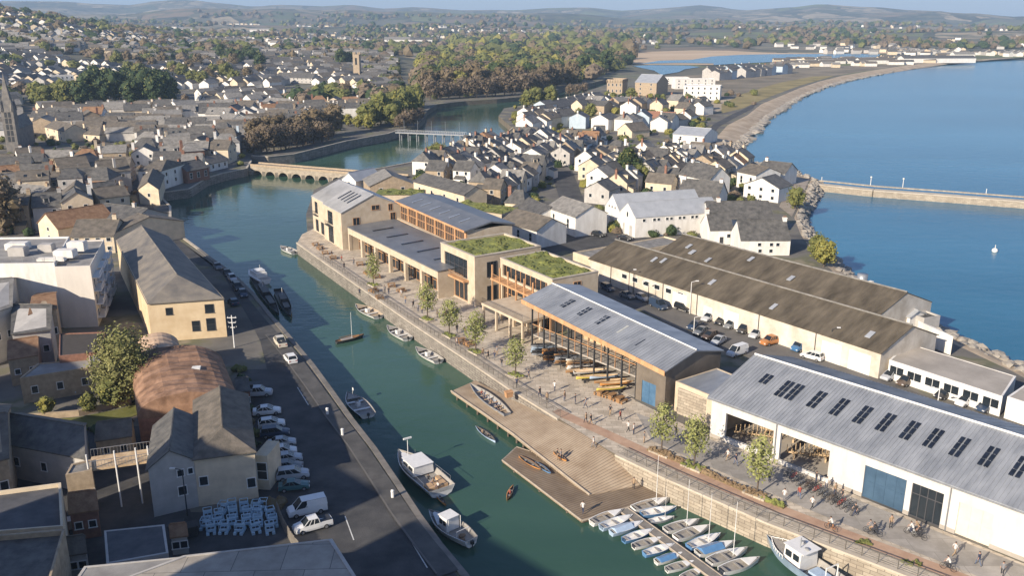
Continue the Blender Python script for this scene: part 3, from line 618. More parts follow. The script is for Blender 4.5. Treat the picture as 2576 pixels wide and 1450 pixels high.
# timber boats being built inside the hall
woodl = mat('planed_wood', (0.42, 0.29, 0.16), col2=(0.60, 0.45, 0.28), scale=1.2, rough=.7)
for k, (x, y, rz) in enumerate([(ops[0][0]+2.5, 4, .5), (ops[0][0]+4.5, 7, .2), (ops[1][0]+2, 4.2, .6), (ops[1][0]+4, 7.2, .1)]):
    p = Matrix.Rotation(az, 3, 'Z') @ Vector((x, y, 0)); r1 = empty('timber_boat_frame', (A.x+p.x, A.y+p.y, 0.06), az+rz, ['pale timber boat ribs inside the left opening of the white hall, near the door line','pale timber boat ribs deeper inside the left opening of the white hall','pale timber boat ribs inside the second opening of the white hall, near the door line','pale timber boat ribs deeper inside the second opening of the white hall'][k], 'boat frame', 'unfinished timber boats in the white hall')
    b = MB(); b.box(-3, 3, -.08, .08, .5, .7)
    for i in range(11):
        xx = -2.8+i*.56; hw_ = 1.1*(1-(abs(xx)/3.2)**2.2)+.1
        for sg in (-1, 1): b.tube((xx, 0, .6), (xx, sg*hw_*.8, .8), .05, 4); b.tube((xx, sg*hw_*.8, .8), (xx, sg*hw_, 1.5), .05, 4)
    b.build('hull_ribs', woodl, r1)
    b = MB()
    for xx in (-2, 2): b.box(xx-.1, xx+.1, -.9, .9, .35, .5); [b.box(xx-.1, xx+.1, q-.06, q+.06, 0, .35) for q in (-.8, .8)]
    b.build('trestle', woodl, r1)
# stone link wall between boat hall and white hall, blue canopy roof behind
Lw = quad_px((1706,978), (1786,1007), 4.0, depth=0.5); KEEP.append([tuple(p[:2]) for p in Lw])
a_, b_ = Lw[0], Lw[1]; azl, Ll = loc_frame(a_, b_); yw = empty('yard_wall', (a_.x, a_.y, 0), azl, 'tan stone wall closing the yard between the glazed boathouse and the white hall', 'wall')
MB().box(0, Ll, 0, .5, 0, 3.9).build('wall', stone, yw); MB().box(0, Ll, -.08, .58, 3.9, 4.05).build('coping', capst, yw)
qb('store_shed', 'low store with a flat blue grey metal roof tucked behind the yard wall', 'shed', [(24.0,121.5),(29.6,114.2),(36.2,119.6),(31.2,126.6)], 4.6, 'flat', 0, cladp, metalroof, par=.12)
# ---- east bank: new timber and brick buildings
def fb(name, label, A, B, depth, cat='building'):
    az, L = loc_frame(A, B); return empty(name, (A[0], A[1], 0), az, label, cat), az, L
def balustr(b, x0, x1, y, z, h=1.0):
    n = max(2, int((x1-x0)/.35)); b.box(x0, x1, y-.03, y+.03, z+h-.05, z+h)
    for i in range(n+1): x = x0+(x1-x0)*i/n; b.box(x-.015, x+.015, y-.015, y+.015, z, z+h-.05)
def glazing(root, x0, x1, y, z0, z1, n, fm, rows=1, dr=False):
    b = MB(); b.box(x0, x1, y+.06, y+.08, z0, z1, 1)
    for i in range(n+1): x = x0+(x1-x0)*i/n; b.box(max(x0, x-.06), min(x1, x+.06), y-.04, y+.06, z0, z1)
    for j in range(rows+1): z = z0+(z1-z0)*j/rows; b.box(x0, x1, y-.03, y+.055, max(z0, z-.06), min(z1, z+.06))
    return b.build('glazing', [fm, glass], root)
# N1 gabled pair at the head of the quay
A1, B1 = Vector((-54.2, 238.6)), Vector((-41.6, 216.8))
n1, azn, Ln = fb('gabled_building', 'pale brick gabled building with a light grey roof at the head of the quay', A1, B1, 16)
h1, D1 = 9.4, 16.0; opn = [(2.2, 4.6, .3, 3.6), (2.2, 4.6, 5.2, 8.4), (6.6, 9.6, .3, 3.6), (14.8, 18.6, .2, 4.3), (14.8, 18.6, 5.0, 8.4)]
w_ = MB(); w_.wall(0, 11.3, 0, .4, 0, h1, [o for o in opn if o[1] < 11.3]); w_.wall(11.3, Ln, -.7, -.3, 0, h1, [o for o in opn if o[0] > 11.3]); w_.box(11.3, 11.65, -.3, .4, 0, h1)
w_.build('wall', cladp, n1)
ge = MB()
for x in (0.0, Ln-.4):
    y0 = -.3 if x > 1 else .4
    ge.add([(x,y0,0),(x+.4,y0,0),(x+.4,D1,0),(x,D1,0),(x,y0,h1),(x+.4,y0,h1),(x+.4,D1,h1),(x,D1,h1),(x,D1/2,h1+3.6),(x+.4,D1/2,h1+3.6)], [(3,2,1,0),(1,2,6,9,5),(0,4,8,7,3),(0,1,5,4),(2,3,7,6),(4,5,9,8),(8,9,6,7)])
ge.box(0, Ln, D1, D1+.4, 0, h1); ge.build('gable_wall', cladp, n1)
rf = MB(); rf.slab((-.15,-.1,h1+.1),(11.3,-.1,h1+.1),(11.3,D1/2,h1+3.8),(-.15,D1/2,h1+3.8),.2); rf.slab((11.3,-.8,h1+.1),(Ln+.15,-.8,h1+.1),(Ln+.15,D1/2,h1+3.95),(11.3,D1/2,h1+3.95),.2)
rf.slab((-.15,D1/2,h1+3.8),(Ln+.15,D1/2,h1+3.8),(Ln+.15,D1+.5,h1+.1),(-.15,D1+.5,h1+.1),.2)
for k in range(int(Ln/.6)): x = k*.6+.2; yy = -.1 if x < 11.3 else -.8; rf.add([(x-.03,yy,h1+.2),(x+.03,yy,h1+.2),(x+.03,D1/2,h1+3.98),(x-.03,D1/2,h1+3.98),(x-.03,yy,h1+.05),(x+.03,yy,h1+.05)], [(0,1,2,3),(0,3,4),(1,5,2),(0,4,5,1)])
rf.build('roof', mat('pale_seam_roof', (0.36, 0.36, 0.355), col2=(0.47, 0.465, 0.455), rough=.5, metal=.15, scale=.3, detail=6), n1)
for i, x in enumerate((14.5, 16.8, 19.1, 21.4)): skylight(n1, x, 2.3, 6.2, lambda y: h1+.1+(y+.8)*(3.85/(D1/2+.8)), 1, .7, panel, 1)
for o in opn: glazing(n1, o[0], o[1], .12 if o[0] < 11 else -.58, o[2], o[3], 3, dframe, 2)
b = MB(); balustr(b, 14.6, 18.8, -1.5, 4.75, 1.05); b.box(14.5, 18.9, -1.6, -.7, 4.6, 4.75); b.build('balcony', darkm, n1)
b = MB(); balustr(b, 2.0, 4.8, -.55, 4.85, 1.05); b.box(1.9, 4.9, -.6, 0, 4.7, 4.85); b.build('balcony', darkm, n1)
MB().box(0.4, Ln-.4, .5, D1, 4.5, 4.7).build('floor', conc, n1)
for (y, z, ww, hh) in ((3.2, 6.9, 1.7, 1.8), (8.4, 9.9, 2.0, 1.1), (12.4, 9.6, 1.0, 1.6), (13.0, 7.0, 1.3, 2.2)): inst('window', winmesh(ww, hh, timber, 2), n1, (Ln, y, z), math.pi/2)
KEEP.append([(-56,241),(-40,214),(-24,224),(-40,250)])
# N2 arcade with a shallow metal roof
A2, B2 = Vector((-40.7, 216.3)), Vector((-15.2, 176.2)); n2, azn, Ln = fb('arcade_building', 'low pale brick arcade with square bays and a shallow grey roof', A2, B2, 13)
h2 = 6.0; D2 = 12.6; nb_ = 6; bw_ = Ln/nb_; opn = [(i*bw_+.55, (i+1)*bw_-.35, 0.0, 4.3) for i in range(nb_)]
MB().wall(0, Ln, 0, .7, 0, h2, opn).box(0, .5, .7, D2, 0, h2-.3).box(Ln-.5, Ln, .7, D2, 0, h2-.3).build('wall', cladp, n2)
MB().add([(-.1,-.1,h2+.06),(Ln+.1,-.1,h2+.06),(Ln+.1,D2+.1,h2+.5),(-.1,D2+.1,h2+.5),(-.1,-.1,h2-.2),(Ln+.1,-.1,h2-.2),(Ln+.1,D2+.1,h2+.2),(-.1,D2+.1,h2+.2)],[(0,1,2,3),(7,6,5,4),(0,4,5,1),(1,5,6,2),(2,6,7,3),(3,7,4,0)]).build('roof', darkseam, n2)
for i in range(nb_):
    if i: skylight(n2, i*bw_+.4, 3.0, 8.6, lambda y: h2+.06+y*.035, 1, .8, panel, 1)
    glazing(n2, i*bw_+.55, (i+1)*bw_-.35, 2.6, 0.03, 4.3, 4, timber, 2)
MB().box(0.5, Ln-.5, 2.8, D2, 0, .1).box(.5, Ln-.5, .7, 3, 4.35, 4.5).build('floor', conc, n2)
KEEP.append([(-42,218),(-14,173),(0,184),(-26,228)])
# N3 timber framed upper range
n3, azn, Ln = fb('timber_pavilion', 'orange timber framed upper building with tall glazing and a dark blue grey roof', Vector((-29.3,225.6)), Vector((-10.2,192.6)), 10)
D3 = 11.5; zb3, zt3 = 5.6, 10.6
opn = [(.5, 6.0, 6.3, zt3-.9)]+[(6.6+i*5.2, 6.6+(i+1)*5.2-.5, 6.3, zt3-.6) for i in range(6)]
opn = [o for o in opn if o[1] < Ln]
MB().wall(0, Ln, 0, .35, 0, zt3, opn).build('wall', timber, n3)
MB().box(0, .35, .35, D3, 0, zt3).box(Ln-.35, Ln, .35, D3, 0, zt3).box(0, Ln, D3, D3+.35, 0, zt3).build('side_wall', cladp, n3)
for o in opn:
    glazing(n3, o[0], o[1], .18, o[2], o[3], 5, timber, 2)
MB().box(.35, Ln-.35, .4, D3, 6.0, 6.2).build('floor', woodl, n3)
rr = MB(); rr.slab((-.5,-.6,zt3+.05),(Ln+.4,-.6,zt3+.05),(Ln+.4,D3*.55,zt3+1.5),(-.5,D3*.55,zt3+1.5),.35); rr.slab((-.5,D3*.55,zt3+1.5),(Ln+.4,D3*.55,zt3+1.5),(Ln+.4,D3+.9,zt3+.3),(-.5,D3+.9,zt3+.3),.35); rr.build('roof', darkseam, n3)
MB().box(-.5, Ln+.4, -.66, -.58, zt3-.35, zt3+.12).build('fascia', timber, n3)
for i in range(6): skylight(n3, 6+i*5.2, 1.4, 4.4, lambda y: zt3+.1+(y+.6)*.2, 1, .6, mat('pale_rooflight', (.25,.28,.33), rough=.2), 1)
MB().box(0.1, Ln, -.9, -.1, 6.25, 6.45).build('parapet', cladp, n3)
KEEP.append([(-31,227),(-8,188),(6,196),(-17,238)])
def sedum_roof(root, x0, x1, y0, y1, z, nm=3, seed=1):
    rg = random.Random(seed); b = MB(); nx = int((x1-x0)/.5); ny = int((y1-y0)/.5)
    for j in range(ny+1):
        for i in range(nx+1):
            x = x0+(x1-x0)*i/nx; y = y0+(y1-y0)*j/ny; q = noise.noise(Vector((x*.35, y*.35, seed)))
            b.v.append((x, y, z+.12+max(0, q)*.9+noise.noise(Vector((x*1.7, y*1.7, seed)))*.15))
    for j in range(ny):
        for i in range(nx): k = j*(nx+1)+i; b.f.append((k, k+1, k+nx+2, k+nx+1)); b.m.append(0)
    o = b.build('planted_roof', sedum, root); tf = MB()
    for _ in range(int((x1-x0)*(y1-y0)*2)):
        x, y = rg.uniform(x0+.3, x1-.3), rg.uniform(y0+.3, y1-.3); q = noise.noise(Vector((x*.35, y*.35, seed)))
        if q > -.05: s_ = rg.uniform(.12, .35); tf.blob((x, y, z+.15+max(0, q)*.9), s_, s_, s_*.7, .3, rg)
    t = tf.build('shrub_tufts', [lo, sedum][0], root); t['kind'] = 'stuff'
    return o
# N4 cube with green roof
A4, B4 = Vector((-15.0, 182.6)), Vector((-7.4, 170.9)); n4, azn, Ln = fb('green_roofed_building', 'three storey pale brick block with a green planted roof, left of the pair', A4, B4, 14)
D4 = 15.5; h4 = 10.3; opn = [(1.6, 11.0, 5.0, 9.0), (1.6, 11.0, .2, 4.2)]
MB().wall(0, Ln, 0, .5, 0, h4, opn).build('wall', cladp, n4)
MB().box(0, .5, .5, D4, 0, h4).box(Ln-.5, Ln, .5, D4, 0, h4).box(0, Ln, D4, D4+.5, 0, h4).build('side_wall', cladp, n4)
glazing(n4, 1.6, 11.0, .25, 5.0, 9.0, 5, dframe, 2); glazing(n4, 1.6, 11.0, .25, .2, 4.2, 5, timber, 1)
b = MB(); balustr(b, 1.2, 11.4, -1.2, 5.0, 1.05); b.box(1.0, 11.6, -1.3, 0, 4.6, 4.95); b.build('balcony', timber, n4)
MB().box(.5, Ln-.5, .6, D4, h4-.7, h4-.35).box(.5, Ln-.5, .6, D4, 4.6, 4.8).build('slab', conc, n4)
sedum_roof(n4, .5, Ln-.5, .5, D4, h4-.35, seed=2)
MB().box(-.08, Ln+.08, -.08, .5, h4, h4+.18).box(-.08, .5, .5, D4+.5, h4, h4+.18).box(Ln-.5, Ln+.08, .5, D4+.5, h4, h4+.18).box(.5, Ln-.5, D4, D4+.55, h4, h4+.18).build('coping', capst, n4)
for (y, z, ww, hh) in ((4.0, 7.3, 2.2, 3.0), (4.0, 2.4, 2.2, 2.8)): inst('window', winmesh(ww, hh, dframe, 3), n4, (Ln, y, z), math.pi/2)
KEEP.append([(-17,184),(-6,168),(10,177),(-2,194)])
# N5 second green roof over timber galleries
A5, B5 = Vector((-2.3, 170.3)), Vector((7.3, 155.0)); n5, azn, Ln = fb('green_roofed_building', 'timber galleried block with a green planted roof beside the glazed boathouse', A5, B5, 9)
D5 = 10.0; h5 = 10.3
MB().wall(0, Ln, 0, .4, 0, h5, [(.8, Ln-1.6, 7.0, 9.3), (.6, Ln-.6, .2, 6.2)]).build('wall', cladp, n5)
MB().box(0, .4, .4, D5, 0, h5).box(Ln-.4, Ln, .4, D5, 0, h5).box(0, Ln, D5, D5+.4, 0, h5).build('side_wall', cladp, n5)
MB().box(.4, Ln-.4, .5, D5, h5-.7, h5-.35).box(.4, Ln-.4, .5, D5, 6.3, 6.5).build('slab', conc, n5)
glazing(n5, .8, Ln-1.6, .9, 6.5, 9.3, 9, timber, 1); glazing(n5, .6, Ln-.6, .9, .2, 6.2, 8, timber, 2)
sedum_roof(n5, .4, Ln-.4, .4, D5, h5-.35, seed=5)
MB().box(-.08, Ln+.08, -.08, .4, h5, h5+.16).box(-.08, .4, .4, D5+.4, h5, h5+.16).box(Ln-.4, Ln+.08, .4, D5+.4, h5, h5+.16).box(.4, Ln-.4, D5, D5+.45, h5, h5+.16).build('coping', capst, n5)
b = MB(); b.box(-.2, Ln+5, -2.2, 0, 6.2, 6.55); balustr(b, 0, Ln+5, -2.1, 6.55); b.build('gallery', timber, n5)
for i in range(8): x = .2+i*2.9; MB().box(x-.12, x+.12, -2.1, -1.85, 0, 9.3 if i < 6 else 6.2).build('post', timber, n5)
for (y, z, ww, hh) in ((5.6, 8.4, 1.6, 1.4),): inst('window', winmesh(ww, hh, timber, 2), n5, (Ln, y, z), math.pi/2)
# projecting terrace
ta, tb = G(1211, 762, 4.3), G(1314, 810, 4.3); azt, Lt = loc_frame(ta, tb)
nt5 = inst('terrace', MB().box(0, Lt, 0, 8.2, -.45, 0).data('terrace', cladp), None)
Minv = Matrix.Translation((A5.x, A5.y, 0)) @ Matrix.Rotation(azn, 4, 'Z'); Minv.invert()
def under(o, par_w, x, y, z, rz): o.parent = par_w[0]; M_ = par_w[1] @ Matrix.Translation((x, y, z)) @ Matrix.Rotation(rz, 4, 'Z'); o.matrix_local = M_
under(nt5, (n5, Minv), ta.x, ta.y, 4.3, azt)
b = MB(); balustr(b, 0.1, Lt-.1, .1, 0, 1.0); bb = b.build('terrace_railing', darkm); under(bb, (n5, Minv), ta.x, ta.y, 4.3, azt)
for x in (.3, Lt*.35, Lt*.68, Lt-.3):
    for y in (.3, 4.2): bb = MB().box(x-.2, x+.2, y-.2, y+.2, -4.3, -.45).build('column', cladp); under(bb, (n5, Minv), ta.x, ta.y, 4.3, azt)
# N6 glazed boathouse
P6 = Vector((3.4, 144.8)); Q6 = Vector((22.5, 121.3)); n6, az6, L6 = fb('glazed_boathouse', 'glazed timber boathouse with a grey seamed roof and blue doored clad end', P6, Q6, 12)
D6 = 12.6; eL, eR, rL, rR = 9.4, 6.6, 10.8, 8.1; ez = lambda x: eL+(eR-eL)*x/L6; rz_ = lambda x: rL+(rR-rL)*x/L6
Le = L6-5.9        # clad end block starts here
b = MB()
def sl(b, x0, x1, y0, y1, z0, f, mi=0): b.add([(x0,y0,z0),(x1,y0,z0),(x1,y1,z0),(x0,y1,z0),(x0,y0,f(x0,y0)),(x1,y0,f(x1,y0)),(x1,y1,f(x1,y1)),(x0,y1,f(x0,y1))],[(3,2,1,0),(4,5,6,7),(0,1,5,4),(1,2,6,5),(2,3,7,6),(3,0,4,7)], mi)
def zroof(x, y): t = y/(D6/2) if y < D6/2 else (D6-y)/(D6/2); return ez(x)+(rz_(x)-ez(x))*t-.12
bx0, bx1 = Le+1.3, Le+4.1
for (xa, xb, z0) in ((Le, bx0, 0), (bx1, L6, 0), (bx0, bx1, 3.5)): sl(b, xa, xb, 0, .3, z0, zroof)
for (ya, yb) in ((.3, D6/2), (D6/2, D6-.3)): sl(b, L6-.3, L6, ya, yb, 0, zroof)
sl(b, 0, L6, D6-.3, D6, 0, zroof); sl(b, Le, Le+.25, .3, 5, 0, zroof); b.build('cladding', cladg, n6)
MB().box(bx0, bx1, .1, .2, 0, 3.5).box((bx0+bx1)/2-.04, (bx0+bx1)/2+.04, .06, .1, 0, 3.5).build('door', blued, n6)
rf = MB()
def rq(x0, x1, y0, y1, off=0.0, th=.2):
    f = lambda x, y: (ez(x)+(rz_(x)-ez(x))*(y/(D6/2) if y < D6/2+1e-6 else (D6-y)/(D6/2)))+.1+off
    rf.slab((x0,y0,f(x0,y0)),(x1,y0,f(x1,y0)),(x1,y1,f(x1,y1)),(x0,y1,f(x0,y1)),th)
rq(-2, L6+.3, -.7, D6/2); rq(-2, L6+.3, D6/2, D6+.4)
k = 0.0
while k < L6: rq(k-.03, k+.03, -.7, D6/2, .06, .08); k += .55
rf.build('roof', metalroof, n6)
MB().add([(-2,-.72,ez(-2)-.75),(L6+.3,-.72,ez(L6)-.75),(L6+.3,-.72,ez(L6)+.0),(-2,-.72,ez(-2)+.0),(-2,-.64,ez(-2)-.75),(L6+.3,-.64,ez(L6)-.75),(L6+.3,-.64,ez(L6)+.0),(-2,-.64,ez(-2)+.0)],[(0,1,2,3),(7,6,5,4),(0,4,5,1),(1,5,6,2),(2,6,7,3),(3,7,4,0)]).build('fascia', timber, n6)
b = MB(); b.tube((-2, D6/2, rz_(-2)+.2), (L6+.3, D6/2, rz_(L6)+.2), .1, 6); b.build('ridge_cap', frame, n6)
for x in (5.2, 9.3, 13.4): skylight(n6, x, 1.9, 4.9, lambda y: ez(x)+(rz_(x)-ez(x))*y/(D6/2), 3, 1.3)
skylight(n6, 17.5, 2.2, 4.9, lambda y: ez(17.5)+(rz_(17.5)-ez(17.5))*y/(D6/2)-.06, 1, 1.6, mat('pale_rooflight2', (.42,.42,.38), rough=.3), 1); skylight(n6, 22.3, 1.4, 3.8, lambda y: ez(22.3)+(rz_(22.3)-ez(22.3))*y/(D6/2)-.06, 1, 1.1, panel, 1)
b = MB()
for i in range(9): x = Le*i/8; MB().box(x-.11, x+.11, 0, .22, 0, ez(x)-.1).build('column', darkm, n6)
for i in range(3): x = Le*(i+.5)/3; MB().box(x-.1, x+.1, 5.4, 5.6, 0, zroof(x, 5.5)-.1).build('column', darkm, n6)
b = MB(); b.box(0, Le, .25, 3.2, 3.3, 3.55); b.build('mezzanine', conc, n6)
b = MB(); balustr(b, 0, Le, .3, 3.55); b.build('mezzanine_railing', darkm, n6)
gl = MB(); gl.box(0, Le, 3.3, 3.34, 0, 1, 1) if False else None
for i in range(16): x = Le*i/16; gl.box(x, x+.08, .05, .17, 3.6, ez(x)-.8)
gl.box(0, Le, .06, .16, 5.4, 5.5); gl.build('mullion', timber, n6)
MB().box(0, L6-.3, D6-.45, D6-.32, 0, 6.2).build('back_lining', woodl, n6)
MB().box(0, L6-.3, 0.3, D6-.45, 0, .06).build('floor', conc, n6)
for i in range(5):
    x = 1+i*4.4; b = MB(); b.tube((x, .2, ez(x)-.4), (x, D6/2, rz_(x)-.3), .1, 5); b.tube((x, D6/2, rz_(x)-.3), (x, D6-.3, ez(x)-.4), .1, 5); b.build('rafter', timber, n6)
KEEP.append([(1,146),(22,118),(34,128),(14,156)])
KEEP.append([(-4,172),(8,153),(17,158),(8,178)])
# ---- east bank: sheds and white houses
brownroof = banded('lichened_asbestos_roof', (0.05, 0.040, 0.026), (0.165, 0.135, 0.095), 1.3, 'X', 0.95, noise_amt=0.4, bump=.8)
[x for x in brownroof.node_tree.nodes if x.type == 'MAPPING'][0].inputs['Scale'].default_value = (1.6, .35, 1)
greysheet = mat('grey_sheet_roof', (0.36, 0.375, 0.39), col2=(0.44, 0.455, 0.47), rough=.45, metal=.2, scale=.4, detail=5)
pale = mat('pale_shed_render', (0.46, 0.40, 0.32), col2=(0.66, 0.60, 0.51), scale=.35, detail=7)
q = quad_px((1484,650), (2217,887), 4.6, C=(2357,842)); shA = q
wn = [(0, (i+.5)/22, 3.1, 1.5, .9) for i in range(3, 9)]
w_l = [(0, .385, 0, 3.6, 3.2, white), (0, .49, 0, 2.0, 2.4, white), (0, .57, 0, 3.4, 3.0, white), (0, .875, 0, 3.6, 3.3, white), (0, .95, 0, 3.8, 3.3, white)]
def ridgecap(r0, L, D, z, m): MB().tube((-.3, D/2, z), (L+.3, D/2, z), .16, 6).build('ridge_cap', m, r0)
sA = qb('warehouse', 'long pale warehouse with a stained brown roof facing the car park', 'warehouse', q, 4.6, 'gx', 3.0, pale, brownroof, wn+w_l, oh=.3)
for fr in (.1, .2, .32, .45, .66, .83): 
    x = fr*71.4; MB().tube((x, -.15, 0), (x, -.15, 4.4), .07, 5).build('drainpipe', darkm, sA)
d_ = (q[3]-q[0]).normalized(); ridgecap(sA, (q[1]-q[0]).length, (q[3]-q[0]).length, 7.78, slatel)
q2 = [q[3].lerp(q[2], .06)+d_*.3, q[3].lerp(q[2], .84)+d_*.3, q[3].lerp(q[2], .84)+d_*17, q[3].lerp(q[2], .06)+d_*17]
sB = qb('warehouse', 'second brown roofed warehouse joined behind the long one, nearer the sea', 'warehouse', q2, 4.4, 'gx', 3.2, pale, brownroof, oh=.1); ridgecap(sB, (q2[1]-q2[0]).length, (q2[3]-q2[0]).length, 7.78, slatel)
b = MB(); rg = random.Random(8)
for (r0_, L_, hw__) in ((sA, 71, 7.4), (sB, 54, 8.2)):
    b = MB()
    for _ in range(5):
        x, y = rg.uniform(2, L_-4), rg.uniform(1.2, hw__-2.6); zz = lambda yy: 4.6+.16+yy*(3.0/hw__)+.06; wd_ = rg.uniform(.7, 1.1); b.slab((x, y, zz(y)), (x+wd_, y, zz(y)), (x+wd_, y+1.6, zz(y+1.6)), (x, y+1.6, zz(y+1.6)), .1)
    o = b.build('roof_light', greysheet, r0_); o['kind'] = 'stuff'
q3 = [q[0].lerp(q[1], -.10)+d_*1, q[0].lerp(q[1], -.004)+d_*1, q[3].lerp(q[2], -.004)+d_*14, q[3].lerp(q[2], -.10)+d_*14]
qb('workshop', 'low cream workshop with a grey brown flat roof at the far end of the warehouse', 'workshop', q3, 4.0, 'flat', 1, cream, slatel)
q = quad_px((2237,907), (2522,1000), 3.1, D=(2282,865))
qb('low_office', 'low white office with a strip of dark windows and a flat tan roof', 'office', q, 3.1, 'flat', 0, white, conc, [(0, (i+.5)/6, 1.75, 2.3, 1.3) for i in range(6)], par=.1, fm=frame)
q = quad_px((2534,1000), (2900,1120), 3.3, D=(2600,955))
qb('low_office', 'second flat roofed white office at the right edge of the photo', 'office', q, 3.3, 'flat', 0, white, conc, par=.12)
e2 = quad_px((1599,547), (1811,532), 5.6, D=(1522,517)); m0, m1 = e2[0].lerp(e2[3], .5), e2[1].lerp(e2[2], .5)
ws = [(0, f, 4.6, .8, .7) for f in (.1, .22, .27, .37, .42, .52, .57, .67, .72)]
qb('white_warehouse', 'white gabled shed with pale grey roof and small square windows, front bay', 'warehouse', [e2[0], e2[1], m1, m0], 5.6, 'gx', 3.1, white, greysheet, ws+[(3, .5, 5.6, .8, 1.3), (3, .3, 0, 1.0, 3.0, greyr), (3, .75, 0, 1.6, 3, greyr)], oh=.15)
qb('white_warehouse', 'white gabled shed with pale grey roof, back bay of the twin gables', 'warehouse', [m0+(e2[3]-e2[0]).normalized()*.05, m1, e2[2], e2[3]], 5.6, 'gx', 3.8, white, greysheet, [(3, .5, 0, 2.4, 3.2, greyr), (3, .3, 6.0, .6, .6), (3, .5, 6.0, .6, .6), (3, .7, 6.0, .6, .6)], oh=.15)
hh = hs(1787, 580, 616); q = quad_px((1787,580), (1846,579), hh, depth=9)
qb('white_house', 'white house with steep dark slate roof and parapets, left of the shore pair', 'house', q, hh, 'gx', 3.6, white, slate, [(0, .8, hh*.6, .9, .9), (0, .5, 0, 1, 2, darkm)], chims=((.03, .5),), oh=.1)
hh = hs(1864, 605, 643); q = quad_px((1864,605), (1989,605), hh, depth=10)
qb('white_house', 'long white house with a dark slate roof beside the rocks, right of the pair', 'house', q, hh, 'gx', 3.8, white, slate, [(0, .38, hh*.72, .8, .8), (0, .62, hh*.72, .8, .8), (0, .75, hh*.72, .8, .8), (0, .4, hh*.3, .8, .8), (0, .62, hh*.3, .8, .8)], chims=((.97, .5),), oh=.1)
q = [p+Vector((0.6, 9.8, 0)) for p in quad_px((1800,580), (1965,579), hh, depth=11)]
qb('slate_roofed_house', 'low house with a wide dark slate roof behind the two white shore houses', 'house', q, 4.8, 'gx', 3.4, white, slate, chims=((.2, .5),))
# seaward houses at the root of the breakwater
def hpx(name, label, cat, A, B, vb, D=None, depth=9, roof='gx', rh=2.6, wm=white, rm=slate, n=(4, 2), chims=((.1, .5), (.9, .5)), side=0, **k):
    hh = max(2.6, hs(A[0], A[1], vb)); z = 0
    g0 = G(A[0], vb); z = H(g0.x, g0.y)
    if z > 1:
        for _ in range(4): g0 = G(A[0], vb, z); z = H(g0.x, g0.y)
        lo_, hi_ = 0, 60
        for _ in range(30):
            m = (lo_+hi_)/2
            if px(g0.x, g0.y, z+m)[1] > A[1]: lo_ = m
            else: hi_ = m
        hh = max(2.6, lo_)
    q = quad_px(A, B, hh, D=D, depth=depth, z=z); ws = []
    for j in range(n[1]): ws += row(0, n[0], hh*(j+.55)/n[1], min(1.0, (q[1]-q[0]).length/n[0]*.4), hh/n[1]*.42)
    if side:
        e = 1 if side > 0 else 3
        for j in range(n[1]): ws += row(e, abs(side), hh*(j+.55)/n[1], .9, hh/n[1]*.42)
    return qb(name, label, cat, q, hh, roof, rh, wm, rm, ws, chims, z0=z, **k)
hpx('white_house', 'white gabled house with dark roof standing nearest the breakwater', 'house', (1872,462), (1960,474), 498, depth=9, roof='gy', rh=2.6, n=(3,2), chims=())
hpx('white_house', 'white house with a dark grey roof beside the breakwater, rear of the three', 'house', (1905,428), (1975,436), 462, depth=10, roof='gx', rh=2.8, n=(3,1), chims=((.1,.5),))
hpx('white_house', 'white house with a tan roof and pale side wall by the beach corner', 'house', (1855,430), (1902,440), 470, depth=11, roof='gx', rh=2.0, rm=slateb, n=(2,1), chims=())
hpx('white_house', 'long pale house with black slate roofs west of the beach corner', 'house', (1705,490), (1805,500), 520, depth=10, roof='gx', rh=4.2, wm=white, n=(1,1), chims=((.02,.5),(.95,.5)))
hpx('black_house', 'tall dark slate roofed house with white parapets in the shade by the street', 'house', (1708,436), (1785,452), 490, depth=9, roof='gx', rh=3.5, wm=white, n=(3,1))
# large landmark buildings across the river spit
hpx('white_warehouse', 'large white shed with a pale grey roof beside the beach road', 'warehouse', (1693,336), (1772,342), 358, depth=16, roof='gx', rh=2.5, rm=greysheet, n=(2,1), chims=())
cs_ = hpx('castle_ruin', 'square roofless tan stone castle on the far spit', 'castle', (1527,206), (1566,207), 236, depth=16, roof='flat', wm=tan, rm=conc, n=(4,2), chims=(), par=2.0)
b = MB(); cw_ = cs_.children[0].dimensions; mx_ = [v.co for v in cs_.children[0].data.vertices]; X1 = max(v.x for v in mx_); Y1 = max(v.y for v in mx_); Z1 = max(v.z for v in mx_)
for k in range(7):
    for (x_, y_) in ((X1*k/6, 0), (X1*k/6, Y1), (0, Y1*k/6), (X1, Y1*k/6)): b.box(x_-.5, x_+.5, y_-.5, y_+.5, Z1-.3, Z1+1.3)
b.build('battlement', tan, cs_)
hpx('stone_warehouse', 'tall buff warehouse with a pale grey roof behind the castle', 'warehouse', (1598,206), (1652,208), 240, depth=24, roof='gx', rh=5, wm=tan, rm=greysheet, n=(2,3), chims=())
for i, (A_, B_, vb, dp, lb) in enumerate([((1720,216),(1812,218),250,14,'large white stepped apartment block near the beach, tallest wing'), ((1664,196),(1735,196),212,12,'long white flat roofed block behind the stepped apartments'), ((1700,200),(1800,199),224,10,'white upper terrace block joined to the stepped apartments')]):
    hpx('apartment_block', lb, 'apartments', A_, B_, vb, depth=dp, roof='flat', n=(6,3), chims=(), rm=white)
hpx('garden_wall_house', 'white cottage with a grey hipped roof by the walled field', 'house', (1628,265), (1665,266), 278, depth=12, roof='hx', rh=3, f0=.3, f1=.3, n=(3,1), chims=())
qb('brick_garden_wall', 'long brown brick garden wall behind the grass field', 'wall', quad_px((1606,278), (1700,282), 4.0, depth=1.0), 4.0, 'flat', 0, brickm, brickm, par=.1)
hpx('buff_house', 'buff gabled house with its bare end wall turned to the river, mid spit', 'house', (1554,325), (1590,330), 342, depth=12, roof='gy', rh=3.2, wm=cream, rm=slateb, n=(1,1), chims=())
